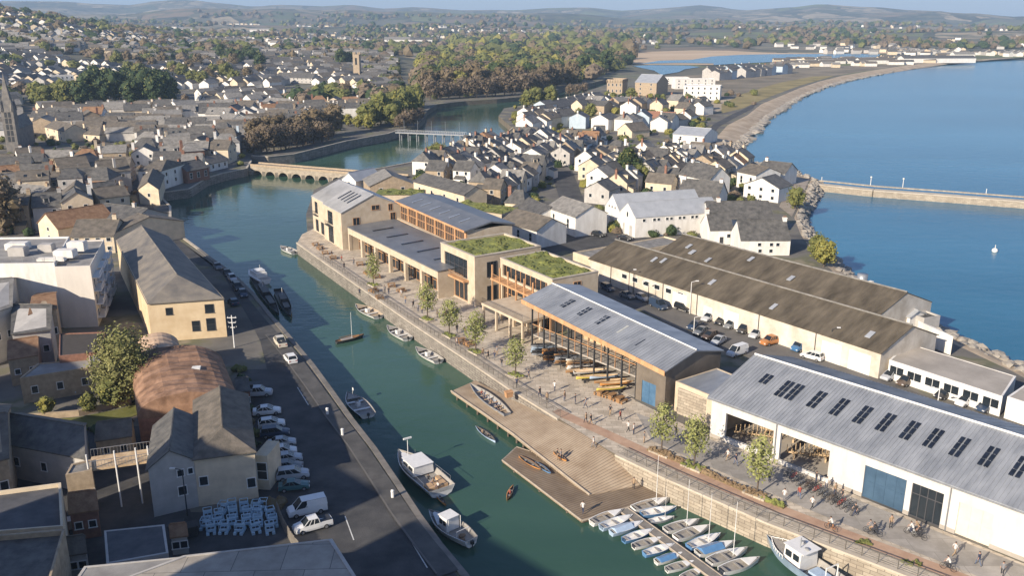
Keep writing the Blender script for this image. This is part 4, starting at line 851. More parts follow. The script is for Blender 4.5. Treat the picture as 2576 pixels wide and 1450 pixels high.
for i, (u, v) in enumerate([(1385,274),(1404,270),(1424,266),(1445,262),(1465,257),(1486,253),(1508,248)]):
    hpx('terraced_house', 'slate roofed terraced house, %s from the castle in the long river terrace' % ORD(7-i), 'house', (u, v), (u+20, v-3), v+11, depth=12, roof='gx', rh=3.5, n=(1,1), chims=((.05,.5),), group='houses of the long terrace leading to the castle')
# coast plant behind the sheds
pr = [G(2140,752), G(2205,775)]
cq = quad_px((2138,722), (2172,732), 5.5, depth=4)
t = qb('container_plant', 'white industrial cabin with ducts and a grey cylinder behind the brown warehouse', 'plant cabin', cq, 5.6, 'flat', 0, white, greysheet, par=.1)
az_, _ = loc_frame(cq[0], cq[1]); MB().tube((1.4, 1.6, 5.6), (1.4, 1.6, 8.2), 1.0, 14).build('tank', metalg, t, True); MB().tube((.2, -.3, 3.5), (3.6, -.5, 2.2), .35, 8).tube((3.6, -.5, 2.2), (5.0, -.5, 3.2), .35, 8).build('duct', metalg, t, True); MB().box(3.3, 4.0, 1, 1.6, 0, 7.4).build('stack', white, t)
qb('store_cabin', 'white flat roofed cabin beside the ducts on the shore', 'cabin', quad_px((2176,745), (2206,758), 4.6, depth=3.5), 4.6, 'flat', 0, white, conc, par=.1)
qb('store_cabin', 'low white cabin on the shore, third from the ducts towards the trailer', 'cabin', quad_px((2232,778), (2290,797), 3.0, depth=4), 3.0, 'gx', .8, white, greysheet)
qb('store_cabin', 'dark topped store between the low white cabin and the long trailer', 'cabin', quad_px((2290,793), (2325,806), 2.6, depth=4), 2.6, 'flat', 0, greyr, slate)
qb('long_trailer', 'long white box trailer parked end on above the rocks', 'trailer', quad_px((2345,826), (2398,848), 3.4, D=(2310,808)), 3.4, 'flat', 0, white, white, par=.05)
# ---- west bank specials
corr = banded('blue_grey_corrugated_roof', (0.11, 0.105, 0.10), (0.27, 0.235, 0.185), 1.0, 'Y', .7, noise_amt=.6, bump=.5)
q = [G(370,762,7.5), G(562,749,7.5), G(425,595,7.5), G(292,605,7.5)]
for p in q: p.z = 0
qb('yellow_warehouse', 'long warehouse with a streaked grey roof and a sunlit yellow end wall', 'warehouse', q, 7.5, 'hy', 3.0, yellow, corr, [(0, .27, 5.6, 1.0, 1.2), (0, .8, 5.6, 1.4, 1.5), (0, .8, 2.6, 1.4, 2.2), (0, .6, 2.5, 1.2, 1.8)], f0=.13, oh=.3, fm=dframe)
qa = [G(-90,670,12.2), G(137,667,12.2), G(175,600,12.2), G(-60,603,12.2)]; qc = [G(137,676,11.6), G(227,673,11.6), G(262,606,11.6), G(172,610,11.6)]
for p in qa+qc: p.z = 0
greyflat = mat('weathered_flat_roof', (0.20, 0.19, 0.18), col2=(0.30, 0.29, 0.27), scale=.4, detail=8)
t = qb('white_block', 'tall white block with a cluttered flat roof at the left edge', 'building', qa, 12.2, 'flat', 0, white, greyflat, par=.4)
for (x, y, sx, sy, sz) in ((14, 4.5, 3.6, 2.4, 1.3), (5, 6, 3, 2.2, 1.6), (9.2, 9, 2.6, 2, 1.4), (14.5, 9.5, 3.2, 2, 1.7), (2, 11, 4, 2.4, 1.2), (12, 2.1, 5, 1.2, .5)): MB().box(x, x+sx, y, y+sy, 12.3, 12.3+sz).box(x+.2, x+sx-.2, y+.2, y+sy-.2, 12.3+sz, 12.4+sz).build('roof_plant', [white, greyr][int(x) % 2], t)
b = MB()
for x in range(0, 17, 2): b.tube((x, 1, 12.6), (x, 1, 13.6), .04, 4)
b.tube((0, 1, 13.6), (16, 1, 13.6), .04, 4); b.build('roof_railing', metalg, t)
t = qb('white_block', 'lower white block with balconies stacked on its shaded right side', 'building', qc, 11.6, 'flat', 0, mat('warm_white', (0.66, 0.61, 0.54), var=.06, scale=.6, streak=(1,1,.3), detail=8), greyflat, [(1, (i+.5)/5, z, 1.3, 1.6) for i in range(5) for z in (2, 5, 8)], par=.3)
ezb = math.atan2((qc[2]-qc[1]).y, (qc[2]-qc[1]).x)-math.atan2((qc[1]-qc[0]).y, (qc[1]-qc[0]).x); LB = (qc[2]-qc[1]).length; lw0 = (qc[1]-qc[0]).length
for k in range(4):
    z = 1.6+k*2.6; b = MB()
    for i in range(3):
        x = .8+i*LB/3; b.box(x, x+LB/3-1.6, -1.3, 0, z-.15, z); balustr(b, x, x+LB/3-1.6, -1.25, z, .9); b.box(x, x+LB/3-1.6, -1.32, -1.24, z+.78, z+.92)
        if k < 3: b.tube((x, -1.25, z), (x+LB/3-1.6, -1.25, z+2.4), .07, 5)
    o = b.build('balcony', frame, t); o.location = (lw0, 0, 0); o.rotation_euler = (0, 0, ezb)
# rusty vault
va = [Vector((-50.6, 110.5)), Vector((-37.2, 113.2))]; dirv = Vector((-0.42, 0.91)).normalized(); azv = math.atan2(va[1].y-va[0].y, va[1].x-va[0].x)
vt = empty('vaulted_warehouse', (va[0].x, va[0].y, 0), azv, 'long warehouse under a rusty barrel vaulted roof', 'warehouse'); LV = 27.0; WV = 13.7
lat = Matrix.Rotation(-azv, 2) @ dirv; rusv = mat('rusty_corrugated', (0.13, 0.07, 0.04), col2=(0.32, 0.19, 0.12), scale=.5, detail=9, rough=.9, bump=.6, bscale=2)
def vault(x0, x1, y0, y1, zb, zr, m, nm='roof', N=14, rib=.9):
    b = MB(); st = int((y1-y0)/rib)
    for j in range(st+1):
        y = y0+(y1-y0)*j/st
        for k in range(N+1):
            a = math.pi*k/N; x = (x0+x1)/2-(x1-x0)/2*math.cos(a); z = zb+zr*math.sin(a)**.8+(.14 if j % 2 else 0)+noise.noise(Vector((x*.35, y*.3, 7)))*.35*math.sin(a); b.v.append((x+lat.x/lat.y*y, y, z))
    for j in range(st):
        for k in range(N): q_ = j*(N+1)+k; b.f.append((q_, q_+1, q_+N+2, q_+N+1)); b.m.append(0)
    b.f.append(tuple(range(N, -1, -1))); b.m.append(0); e_ = st*(N+1); b.f.append(tuple(range(e_, e_+N+1))); b.m.append(0)
    return b.build(nm, m, vt, False)
vault(0, WV, 0, 19, 3.8, 3.3, rusv); vault(1.5, 8.0, 19.02, 28, 4.0, 2.4, mat('patched_rust', (0.34,0.21,0.13), col2=(0.55,0.42,0.30), scale=1.2, streak=(.3,2,1), detail=6, rough=.9))
b = MB(); b.prism([(0.05,0.05),(WV-.05,0.05),(WV+lat.x/lat.y*19-.05,19),(lat.x/lat.y*19+.05,19)], 0, 3.85); b.prism([(1.5+lat.x/lat.y*19,19.03),(8+lat.x/lat.y*19,19.03),(8+lat.x/lat.y*28,28),(1.5+lat.x/lat.y*28,28)], 0, 4.0); b.build('wall', brickm, vt)
b = MB(); b.box(6.1, 7.3, 8.5, 9.7, 6.9, 7.2); b.build('roof_light', white, vt); KEEP.append([(-52,109),(-36,111),(-46,140),(-66,140)])
# L-shaped slate house
hh = 6.5; a, b_ = G(487,1152,hh), G(640,1132,hh); a.z = b_.z = 0; dd = Vector((-0.32, .95, 0))*17
qb('slate_house', 'pale rendered house with a hipped brown slate roof beside the parked cars', 'house', [a, b_, b_+dd, a+dd], hh, 'hy', 1.7, cream, slateb, [(0, .12, 3.3, .9, 1.1), (0, .9, 2.2, .9, 1.2), (1, .3, 4.5, 1, 1.2), (1, .6, 4.5, 1, 1.2)], f0=.22, oh=.4)
c_ = G(372,1177,hh); c_.z = 0; dd2 = Vector((-0.3, .95, 0))*12
qb('slate_house', 'dark slate roofed wing with a white ridge joined to the pale rendered house', 'house', [c_, a-Vector((.02,0,0)), a+dd2-Vector((.02,0,0)), c_+dd2], hh-.1, 'gy', 1.7, greyr, slate, [(0, .68, 4.9, .7, .8), (0, .68, 2.6, .9, 1.1), (0, .9, 4.9, .5, .7)], oh=.3)
p = G(578,1152,6.3)
# street porch at right of the slate house
qb('porch', 'sunlit yellow box porch on the road side of the pale rendered house', 'porch', quad_px((640,1148), (672,1150), 4.6, depth=4), 4.6, 'flat', 0, cream, cream, [(0, .5, 2.6, 1.2, 2.2)], par=.1)
# foreground flat roofs
qb('concrete_roofed_building', 'large flat pale concrete roof in the foreground beside the road', 'building', [G(150,1520,7), G(925,1500,7), G(836,1360,7), G(462,1402,7)], 7, 'flat', 0, greyr, brick('roof_slabs', (0.30,0.27,0.23), (0.40,0.365,0.31), (0.12,0.11,0.10), .22, bw=1.0, rh=.9, ms=.008), par=.15)
qb('concrete_roofed_building', 'lower left part of the foreground flat roof with stained panels', 'building', [G(150,1520,6.9), G(300,1510,6.9), G(458,1403,6.9), G(212,1427,6.9)], 6.85, 'flat', 0, greyr, greyflat, par=.1)
qb('flat_roofed_store', 'small dark flat roofed store in the bottom left yard', 'store', [G(268,1422,4), G(424,1394,4), G(414,1322,4), G(262,1338,4)], 4, 'flat', 0, greyr, mat('felt_roof', (0.06,0.062,0.068), col2=(0.10,0.10,0.105), scale=.6, detail=6), par=.08)
qb('dark_roofed_building', 'dark flat roofed building with a pale parapet in the bottom left corner', 'building', [G(-140,1360,6), G(160,1335,6), G(155,1225,6), G(-120,1262,6)], 6, 'flat', 0, cream, mat('felt_roof', (0.06,0.062,0.068)), par=.5)
qb('corner_building', 'dark building with rows of pale roof vents at the bottom left corner', 'building', [G(-150,1560,7), G(110,1540,7), G(165,1345,7), G(-120,1370,7)], 7, 'flat', 0, tan, slate, par=.6)
for i, (A_, B_, C_, D_, h_, rf_, rh_, wm_, rm_, lb) in enumerate([
    ((30,840),(125,828),(140,770),(45,760),6.5,'gx',2.2,greyr,slate,'shaded grey house with a slate roof below the tall white block'),
    ((-60,800),(28,770),(45,700),(-40,700),9,'gx',2.5,greyr,slatel,'tall narrow shaded house at the left edge below the white block'),
    ((75,790),(140,775),(140,735),(95,738),8,'gx',1.2,tan,rustt,'small rust roofed building against the tall white block'),
    ((50,955),(240,925),(235,905),(95,918),4,'flat',0,tan,greyflat,'long low building with a flat grey roof behind the garden'),
    ((228,920),(262,912),(258,885),(222,893),4.6,'flat',0,cream,greyflat,'small sunlit cream outbuilding beside the big tree'),
    ((0,1110),(210,1150),(215,1065),(55,1040),5,'gx',1.8,greyr,slate,'dark slate roofed building with stepped roof ribs in the shaded yard'),
    ((-100,1180),(18,1150),(25,1020),(-80,1010),7,'gx',2.2,tan,slateb,'brown roofed house at the left edge behind the shaded garden'),
    ((148,900),(262,888),(265,838),(150,842),5.0,'flat',0,brickm,mat('felt_brown',(.06,.05,.04)),'dark brown flat roof behind the big tree'),
    ((165,1200),(232,1188),(230,1160),(180,1172),5.5,'flat',0,tan,slatel,'small stone outhouse with a tan wall left of the scaffold terrace')]):
    q = [G(*p_, h_) for p_ in (A_, B_, C_, D_)]
    for p_ in q: p_.z = 0
    qb('old_house', lb, 'building', q, h_, rf_, rh_, wm_, rm_, row(0, 3, h_*.5, .8, 1.1), par=.2)
for (A_, B_, C_, D_, h_, rh_, wm_, rm_, lb) in [
    ((175,1290),(245,1280),(240,1240),(178,1248),3.6,1.3,brickm,rustt,'small rust roofed brick shed in the shaded yard below the timber terrace'),
    ((168,1395),(215,1388),(212,1350),(170,1356),3.0,1.0,greyr,slateb,'narrow brown roofed lean-to beside the dark flat roofed store'),
    ((240,1108),(330,1095),(335,1060),(255,1070),3.4,1.4,tan,slateb,'low brown roofed garden shed behind the timber terrace'),
    ((20,905),(95,892),(100,850),(30,860),4.6,1.6,tan,rustt,'rust roofed stone cottage below the tall narrow shaded house'),
    ((596,985),(628,982),(620,950),(592,952),3.0,1.0,brickm,slate,'small slate roofed shed between the rusty vault and the road'),
    ((430,1350),(470,1345),(466,1318),(428,1322),2.4,.7,greyr,rustt,'low rust roofed hut left of the pedal boats')]:
    q = [G(*p_, h_) for p_ in (A_, B_, C_, D_)]
    for p_ in q: p_.z = 0
    qb('old_shed', lb, 'shed', q, h_, 'gx', rh_, wm_, rm_, row(0, 2, h_*.5, .7, .8), oh=.2)
# scaffold terrace
ta, tb = G(222,1182,5.5), G(375,1160,5.5); azt, Lt = loc_frame(ta, tb); t = empty('timber_terrace', (ta.x, ta.y, 0), azt, 'raised timber deck on white posts beside the slate roofed wing', 'terrace')
MB().box(0, Lt, 0, 3.4, 5.2, 5.45).build('deck', woodl, t)
for x in (0, Lt*.45, Lt*.8, Lt):
    MB().tube((x, 0, 0), (x, 0, 7.4), .1, 6).build('post', frame, t)
b = MB(); balustr(b, 0, Lt, .05, 5.45, 1.0); balustr(b, 0, Lt, 3.35, 5.45, 1.0); b.build('railing', metalg, t)
# older riverside houses
q = [G(346,429,6.5), G(406,429,6.5), G(470,410,6.5)]; q.append(q[0]+(q[2]-q[1]))
for p_ in q: p_.z = 0
qb('riverside_house', 'white riverside house with hipped brown roofs, its blue shaded wall over the water', 'house', q, 6.5, 'hx', 2.4, white, slateb, row(0, 2, 4.8, .9, 1.2)+row(1, 3, 4.8, 1, 1.2)+row(1, 3, 2.2, 1, 1.2), f0=.3, f1=.3, chims=((.5,.5),))
q = [G(348,474,5), G(398,476,5), G(412,440,5), G(362,441,5)]
for p_ in q: p_.z = 0
qb('riverside_house', 'small buff gabled house standing in the sun below the white riverside house', 'house', q, 5, 'gy', 2.2, cream, slateb, row(0, 1, 3, .8, 1))
hpx('hip_roofed_house', 'square tan house with a broad brown hipped roof in the old town', 'house', (132,416), (205,416), 452, depth=12, roof='hx', rh=2.8, wm=tan, rm=slateb, f0=.3, f1=.3, n=(4,2), chims=())
hpx('hip_roofed_house', 'tan house with an ochre hipped roof above the harbour road', 'house', (186,487), (280,487), 520, depth=12, roof='hx', rh=2.6, wm=tan, rm=rustt, f0=.2, f1=.25, n=(4,2), chims=())
hpx('gabled_house', 'large sunlit pale slate roofed house at the left edge of the old town', 'house', (-10,505), (76,512), 545, depth=16, roof='gx', rh=3.5, wm=tan, rm=slatel, n=(4,2))
hpx('old_house', 'low wide brown roofed house just behind the tall white block', 'house', (262,575), (290,585), 620, depth=18, roof='gx', rh=2.5, wm=cream, rm=slateb, n=(1,2), chims=())
hpx('old_house', 'long tan roofed building behind the lower white block', 'house', (178,595), (285,592), 640, depth=12, roof='gx', rh=2.8, wm=cream, rm=slateb, n=(4,2), chims=((.9,.5),))
hpx('old_house', 'wide dark roofed house between the ochre hipped house and the warehouse', 'house', (215,545), (325,560), 585, depth=13, roof='gx', rh=2.5, wm=greyr, rm=slate, n=(4,1), chims=((.7,.5),))
hpx('old_house', 'rust roofed gabled house in the sun above the tall white block', 'house', (95,560), (145,575), 600, depth=15, roof='gy', rh=3.2, wm=cream, rm=rustt, n=(1,2), chims=())
T = [('white_terrace','long cream terrace with a grey brown roof under the dark pines','terrace',(252,297),(372,300),313,None,11,'gx',2.6,cream,slateb,(9,2)),
 ('white_house','large white house with a grey roof right of the long cream terrace','house',(386,295),(458,292),322,None,14,'gx',3,white,slatel,(5,2)),
 ('white_house','long white house with dark arched windows under a slate roof','house',(470,330),(548,328),350,None,11,'gx',2.6,white,slate,(6,1)),
 ('white_house','white house with a pale blue shaded side, right of the arched window house','house',(540,303),(578,305),330,None,13,'gx',3,white,slatel,(3,2)),
 ('white_house','white round gabled house with small dormers among the trees above the river','house',(385,390),(470,392),408,None,10,'gx',3.2,white,slate,(1,1)),
 ('cream_house','cream gabled house at the left end of the row under the pines','house',(112,318),(160,330),345,None,10,'gx',2.6,cream,slateb,(3,2)),
 ('cream_house','cream house with a slate roof behind the left end of the row','house',(100,285),(190,292),312,None,12,'gx',3,cream,slate,(4,2)),
 ('cream_house','cream house with two brown hipped roofs in the old town centre','house',(185,335),(250,340),352,None,10,'hx',3,cream,slateb,(3,1)),
 ('white_terrace','three storey white terrace facing the tree lined car park','terrace',(656,258),(718,262),285,None,12,'gx',2.6,white,slatel,(6,3)),
 ('white_terrace','white shop terrace with a slate roof, right end of the white terrace','terrace',(718,268),(752,270),290,None,12,'gx',2.6,white,slate,(3,2)),
 ('grey_terrace','long grey stone villa with chimneys left of the church','villa',(693,193),(785,196),207,None,11,'gx',3.4,greyr,slate,(9,2)),
 ('tan_house','tan stone house with white dormers right of the white terrace','house',(880,275),(938,277),292,None,13,'gx',3.6,tan,slate,(4,1)),
 ('white_house','white house with a bay front beside the trees on the river bluff','house',(905,222),(960,224),234,None,10,'gx',2.6,cream,slate,(4,1)),
 ('white_house','white flat fronted house high on the left among the trees','house',(127,192),(185,190),216,None,12,'flat',0,white,conc,(5,2)),
 ('cream_house','cream gabled house with a white gable left of the stone house by the basin','house',(800,262),(855,270),285,None,11,'gy',3,cream,slateb,(3,1)),
 ('white_house','small white gabled house beyond the white shop terrace','house',(705,240),(760,240),252,None,10,'gy',2.6,white,slate,(2,1)),
 ('white_house','white house on the water beside the west end of the stone bridge','house',(528,412),(572,402),432,None,9,'gx',2,white,slate,(3,1)),
 ('dark_house','dark brick house in shade on the water near the stone bridge','house',(470,430),(525,420),462,None,9,'gx',2.4,brickm,slate,(3,1))]
for t_ in T: hpx(t_[0], t_[1], t_[2], t_[3], t_[4], t_[5], t_[6], t_[7], t_[8], t_[9], t_[10], t_[11], t_[12], f0=.25 if t_[8][0]=='h' else 0, f1=.25 if t_[8][0]=='h' else 0)
# riverside roofs behind the gabled building
sheet_c = [('pale_roofed_shed','pale shed with twin grey gables behind the gabled building on the quay','shed',(930,468),(1040,462),498,14,'gy',3,tan,slatel,(2,1)),
 ('long_cream_house','long cream house with a sloping tan front behind the timber pavilion','house',(1040,455),(1168,490),505,8,'gx',2,cream,slate,(4,1)),
 ('white_house','small white house with a shaded yard behind the second green roof','house',(1376,520),(1448,545),570,10,'gx',2.4,white,slatel,(2,1)),
 ('white_house','white fronted house with blue doors behind the planted terrace','house',(1290,520),(1345,545),552,10,'gx',2.2,white,slate,(3,1)),
 ('low_tan_house','low house with a wide grey brown roof left of the car yard','house',(1260,555),(1350,580),600,10,'gx',2.4,white,slateb,(3,1)),
 ('boarded_shed','white rounded gable shed end by the stone bridge','shed',(860,450),(895,455),474,12,'gy',2.4,white,greysheet,(1,1))]
for t_ in sheet_c: hpx(t_[0], t_[1], t_[2], t_[3], t_[4], t_[5], None, t_[6], t_[7], t_[8], t_[9], t_[10], t_[11], chims=())
for (u0, v0, u1, v1, u2, v2, u3, v3, hz, lb, sd) in [(940,492,1064,492,1040,474,950,476,5.5,'planted green terrace roof behind the gabled building',8),(1120,520,1262,540,1240,500,1170,492,6.0,'planted green roof behind the timber pavilion',9)]:
    P4 = [G(u0,v0,hz), G(u1,v1,hz), G(u2,v2,hz), G(u3,v3,hz)]; a_, b_ = P4[0], P4[1]; azt, Lt = loc_frame(a_, b_); t = empty('planted_terrace', (a_.x, a_.y, 0), azt, lb, 'terrace'); dp_ = 9
    MB().box(0, Lt, 0, dp_, 0, hz).build('wall', cladp, t); sedum_roof(t, .1, Lt-.1, .1, dp_-.1, hz, seed=sd); KEEP.append([tuple(p_[:2]) for p_ in P4])
# ---- church, spire, bridges
ct = G(898, 205); z = H(ct.x, ct.y); 
for _ in range(4): ct = G(898, 205, z); z = H(ct.x, ct.y)
c = empty('church', (ct.x, ct.y, z), -.12, 'tan stone church with a square crenellated tower and long grey nave', 'church')
Zc = ct.y*CO+(CH-z)*SI; pm = F/Zc; tw = 16/pm; th = 66/pm
b = MB(); b.box(-tw/2, tw/2, 0, tw, 0, th); b.build('tower', tan, c)
pn = MB().box(0, tw*.22, 0, tw*.22, 0, tw*.35).data('pinnacle', tan)
for x in (-tw/2, tw/2-tw*.22):
    for y in (0, tw*.78): inst('pinnacle', pn, c, (x, y, th))
inst('window', winmesh(tw*.3, th*.25, tan, 1), c, (0, 0, th*.75), 0)
nl = 66/pm; nh = 14/pm; b = MB(); b.box(tw/2, tw/2+nl, -1, tw*1.3, 0, nh); b.build('nave', tan, c)
MB().slab((tw/2,-1.6,nh),(tw/2+nl+.5,-1.6,nh),(tw/2+nl+.5,tw*.65,nh*1.75),(tw/2,tw*.65,nh*1.75),.3).slab((tw/2,tw*.65,nh*1.75),(tw/2+nl+.5,tw*.65,nh*1.75),(tw/2+nl+.5,tw*1.3+.6,nh),(tw/2,tw*1.3+.6,nh),.3).build('roof', slate, c)
for i in range(5): inst('window', winmesh(1.2, nh*.55, tan, 1), c, (tw/2+nl*(i+.5)/5, -1, nh*.5), 0)
KEEP.append([(ct.x-tw, ct.y-3), (ct.x+nl+tw, ct.y-3), (ct.x+nl+tw, ct.y+tw*1.6), (ct.x-tw, ct.y+tw*1.6)])
sp = G(38, 380); c = empty('spired_church', (sp.x, sp.y, 0), .2, 'dark stone church with a tall thin spire rising at the left edge', 'church'); pm = F/(sp.y*CO+CH*SI)
th = 100/pm; hw2 = 14/pm
spm = mat('dark_church_stone', (0.12,0.115,0.11), col2=(0.21,0.19,0.165), scale=.6, detail=6)
MB().box(-hw2, hw2, -hw2, hw2, 0, th).build('tower', spm, c)
b = MB(); tip = (0, 0, th+92/pm); q = [(-hw2*.95,-hw2*.95,th),(hw2*.95,-hw2*.95,th),(hw2*.95,hw2*.95,th),(-hw2*.95,hw2*.95,th)]; b.add(q+[tip], [(0,1,4),(1,2,4),(2,3,4),(3,0,4)])
for x, y in ((-1,-1),(1,-1),(1,1),(-1,1)): b.tube((x*hw2*.85, y*hw2*.85, th), (x*hw2*.85, y*hw2*.85, th+5), .9, 5, .05)
b.build('spire', spm, c)
b = MB()
for i in range(5): z_ = th*(.25+.15*i); b.box(-hw2*.5, -hw2*.1, -hw2-.08, -hw2, z_, z_+2.2); b.box(hw2*.1, hw2*.5, -hw2-.08, -hw2, z_, z_+2.2)
b.build('louvre', darkm, c); KEEP.append([(sp.x-6, sp.y-6), (sp.x+6, sp.y-6), (sp.x+6, sp.y+12), (sp.x-6, sp.y+12)])
b = MB(); b.box(-hw2*1.3, hw2*.6, hw2, hw2+22, 0, 9); b.build('nave', spm, c); MB().slab((-hw2*1.4,hw2,9),(-hw2*.35,hw2,14),(-hw2*.35,hw2+22,14),(-hw2*1.4,hw2+22,9),.2).slab((-hw2*.35,hw2,14),(hw2*.7,hw2,9),(hw2*.7,hw2+22,9),(-hw2*.35,hw2+22,14),.2).build('roof', slate, c)
# arched stone bridge
ba, bb_ = G(630, 420, 0), G(1010, 452, 0); azb, Lb = loc_frame(ba, bb_); br = empty('arched_bridge', (ba.x, ba.y, 0), azb, 'low tan stone bridge with many round arches across the harbour', 'bridge')
N = 11; b = MB(); wd = 5.0; ah = 2.0
sw = Lb/N
for i in range(N):
    x0 = i*sw; pw = sw*.14; xc = x0+sw/2; rr_ = sw/2-pw
    for y in (0, wd):
        prev = None
        for k in range(9):
            a_ = math.pi*k/8; x = xc-rr_*math.cos(a_); zz = -3.2+ah*math.sin(a_)
            if prev: b.quad((prev[0], y, prev[1]), (x, y, zz), (x, y, .4), (prev[0], y, .4)) if y else b.quad((prev[0], y, .4), (x, y, .4), (x, y, zz), (prev[0], y, prev[1]))
            prev = (x, zz)
    for k in range(8):
        a1_, a2_ = math.pi*k/8, math.pi*(k+1)/8; b.quad((xc-rr_*math.cos(a1_), 0, -3.2+ah*math.sin(a1_)), (xc-rr_*math.cos(a1_), wd, -3.2+ah*math.sin(a1_)), (xc-rr_*math.cos(a2_), wd, -3.2+ah*math.sin(a2_)), (xc-rr_*math.cos(a2_), 0, -3.2+ah*math.sin(a2_)))
    b.box(x0-pw if i else x0, x0+pw, 0, wd, -6, .4)
    b.prism([(x0-pw, 0), (x0, -.9), (x0+pw, 0)], -6, -1.4)
b.build('arches', stone, br)
MB().box(0, Lb, 0.02, wd-.02, .4, .6).build('deck', asphl, br); MB().box(0, Lb, -.12, .25, .4, 1.2).box(0, Lb, wd-.25, wd+.12, .4, 1.2).build('parapet', tan, br)
KEEP.append([(ba.x, ba.y-2), (bb_.x+2, bb_.y-2), (bb_.x+2, bb_.y+8), (ba.x, ba.y+8)])
fa, fb_ = G(994, 333, 1.2), G(1168, 340, 1.2); azb, Lb = loc_frame(fa, fb_); br = empty('footbridge', (fa.x, fa.y, 0), azb, 'slim white footbridge on posts between the basin and the river', 'bridge')
MB().box(0, Lb, 0, 3, .8, 1.25).build('deck', metalg, br); fpm = MB().tube((0, 0, -6), (0, 0, .8), .3, 6).data('post', metalg)
for i in range(8):
    for y in (.3, 2.7): x = (i+.5)*Lb/8; inst('post', fpm, br, (x, y, 0))
b = MB()
for y in (.1, 2.9):
    b.box(0, Lb, y-.05, y+.05, 2.2, 2.32)
    for i in range(40): x = Lb*i/39; b.box(x-.05, x+.05, y-.04, y+.04, 1.25, 2.2)
b.build('railing', metalg, br)
for i in range(5): x = (i+.5)*Lb/5; MB().tube((x, 2.9, 1.2), (x, 2.9, 7), .09, 5).build('lamp_post', metalg, br)
# ------------------------------------------------------------ slipway, pontoons, railings
deckm = banded('weathered_deck_boards', (0.26, 0.19, 0.125), (0.42, 0.335, 0.24), 0.75, 'X', .85, noise_amt=.75, bump=.4)
deckd = banded('dark_deck_boards', (0.16, 0.115, 0.075), (0.27, 0.205, 0.14), 0.75, 'X', .85, noise_amt=.75, bump=.4)
edgew = mat('deck_edge', (0.36, 0.30, 0.23), var=.15, scale=1)
def deck(name, label, pts, m, th=.35, cat='deck', posts=True, edge=edgew):
    """pts: (u, v, z) corner list"""
    P3 = [G(u, v, z) for u, v, z in pts]; o0 = P3[0].copy(); az_ = math.atan2(P3[1].y-o0.y, P3[1].x-o0.x); M_ = Matrix.Rotation(-az_, 3, 'Z')
    L3 = [M_ @ Vector((p.x-o0.x, p.y-o0.y, 0)) for p in P3]; 
    for l, p in zip(L3, P3): l.z = p.z
    r0 = empty(name, (o0.x, o0.y, 0), az_, label, cat); n = len(L3); b = MB()
    top = [tuple(l) for l in L3]; bot = [(l.x, l.y, l.z-th) for l in L3]
    ar = sum(top[i][0]*top[(i+1) % n][1]-top[(i+1) % n][0]*top[i][1] for i in range(n))
    if ar < 0: top.reverse(); bot.reverse()
    c = Vector((sum(t[0] for t in top)/n, sum(t[1] for t in top)/n, sum(t[2] for t in top)/n))
    b.add(top+[tuple(c)]+bot, [(i, (i+1) % n, n) for i in range(n)]+[(i, n+1+i, n+1+(i+1) % n, (i+1) % n) for i in range(n)]+[tuple(range(2*n, n, -1))])
    b.build('deck_boards', m, r0)
    e = MB()
    for i in range(n):
        a_, c_ = Vector(top[i]), Vector(top[(i+1) % n]); e.tube((a_.x, a_.y, a_.z-.08), (c_.x, c_.y, c_.z-.08), .14, 6)
    e.build('edge_beam', edge, r0)
    if posts:
        for i in range(n):
            a_, c_ = Vector(top[i]), Vector(top[(i+1) % n]); L = (c_-a_).length
            for k in range(max(1, int(L/5))):
                p = a_.lerp(c_, (k+.5)/max(1, int(L/5)))
                if p.z > -2.9: inst('pile', PILE, r0, (p.x, p.y, p.z-.3))
    return r0
PILE = MB().tube((0, 0, -3), (0, 0, .02), .16, 8).data('pile', mat('pile_wood', (.12,.095,.07)))
def ramp(name, label, left, right, m, cols=10):
    """left and right edges as (u, v, z) lists of equal length, surface lofted between them"""
    Lp = [G(u, v, z) for u, v, z in left]; Rp = [G(u, v, z) for u, v, z in right]; o0 = Lp[0].copy(); o0.z = 0; d = Lp[-1]-Lp[0]; az_ = math.atan2(d.y, d.x); M_ = Matrix.Rotation(-az_, 3, 'Z')
    r0 = empty(name, o0, az_, label, 'slipway'); b = MB(); n = len(Lp)
    for i in range(n):
        a_, c_ = M_ @ (Lp[i]-o0), M_ @ (Rp[i]-o0)
        for k in range(cols+1): b.v.append(tuple(a_.lerp(c_, k/cols)))
    for i in range(n-1):
        for k in range(cols): q = i*(cols+1)+k; b.f.append((q, q+cols+1, q+cols+2, q+1)); b.m.append(0)
    nv = len(b.v); b.v += [(x, y, z-.35) for x, y, z in b.v]; ring = list(range(cols+1))+[i*(cols+1)+cols for i in range(1, n)]+[(n-1)*(cols+1)+k for k in range(cols-1, -1, -1)]+[i*(cols+1) for i in range(n-2, 0, -1)]
    for i in range(len(ring)): p_, q_ = ring[i], ring[(i+1) % len(ring)]; b.f.append((p_, q_, q_+nv, p_+nv)); b.m.append(0)
    o = b.build('deck_boards', m, r0, True); md = o.modifiers.new('edges', 'EDGE_SPLIT'); md.split_angle = rad(40)
    e = MB(); pts = [M_ @ (p-o0) for p in Lp]
    for p_, q_ in zip(pts[:-1], pts[1:]): e.tube((p_.x, p_.y, p_.z+.05), (q_.x, q_.y, q_.z+.05), .16, 6)
    e.build('edge_beam', edgew, r0)
    for p_, q_ in zip(pts[:-1], pts[1:]):
        for k in range(3): p2 = p_.lerp(q_, (k+.5)/3); inst('pile', PILE, r0, (p2.x, p2.y+.2, p2.z-.35))
    return r0
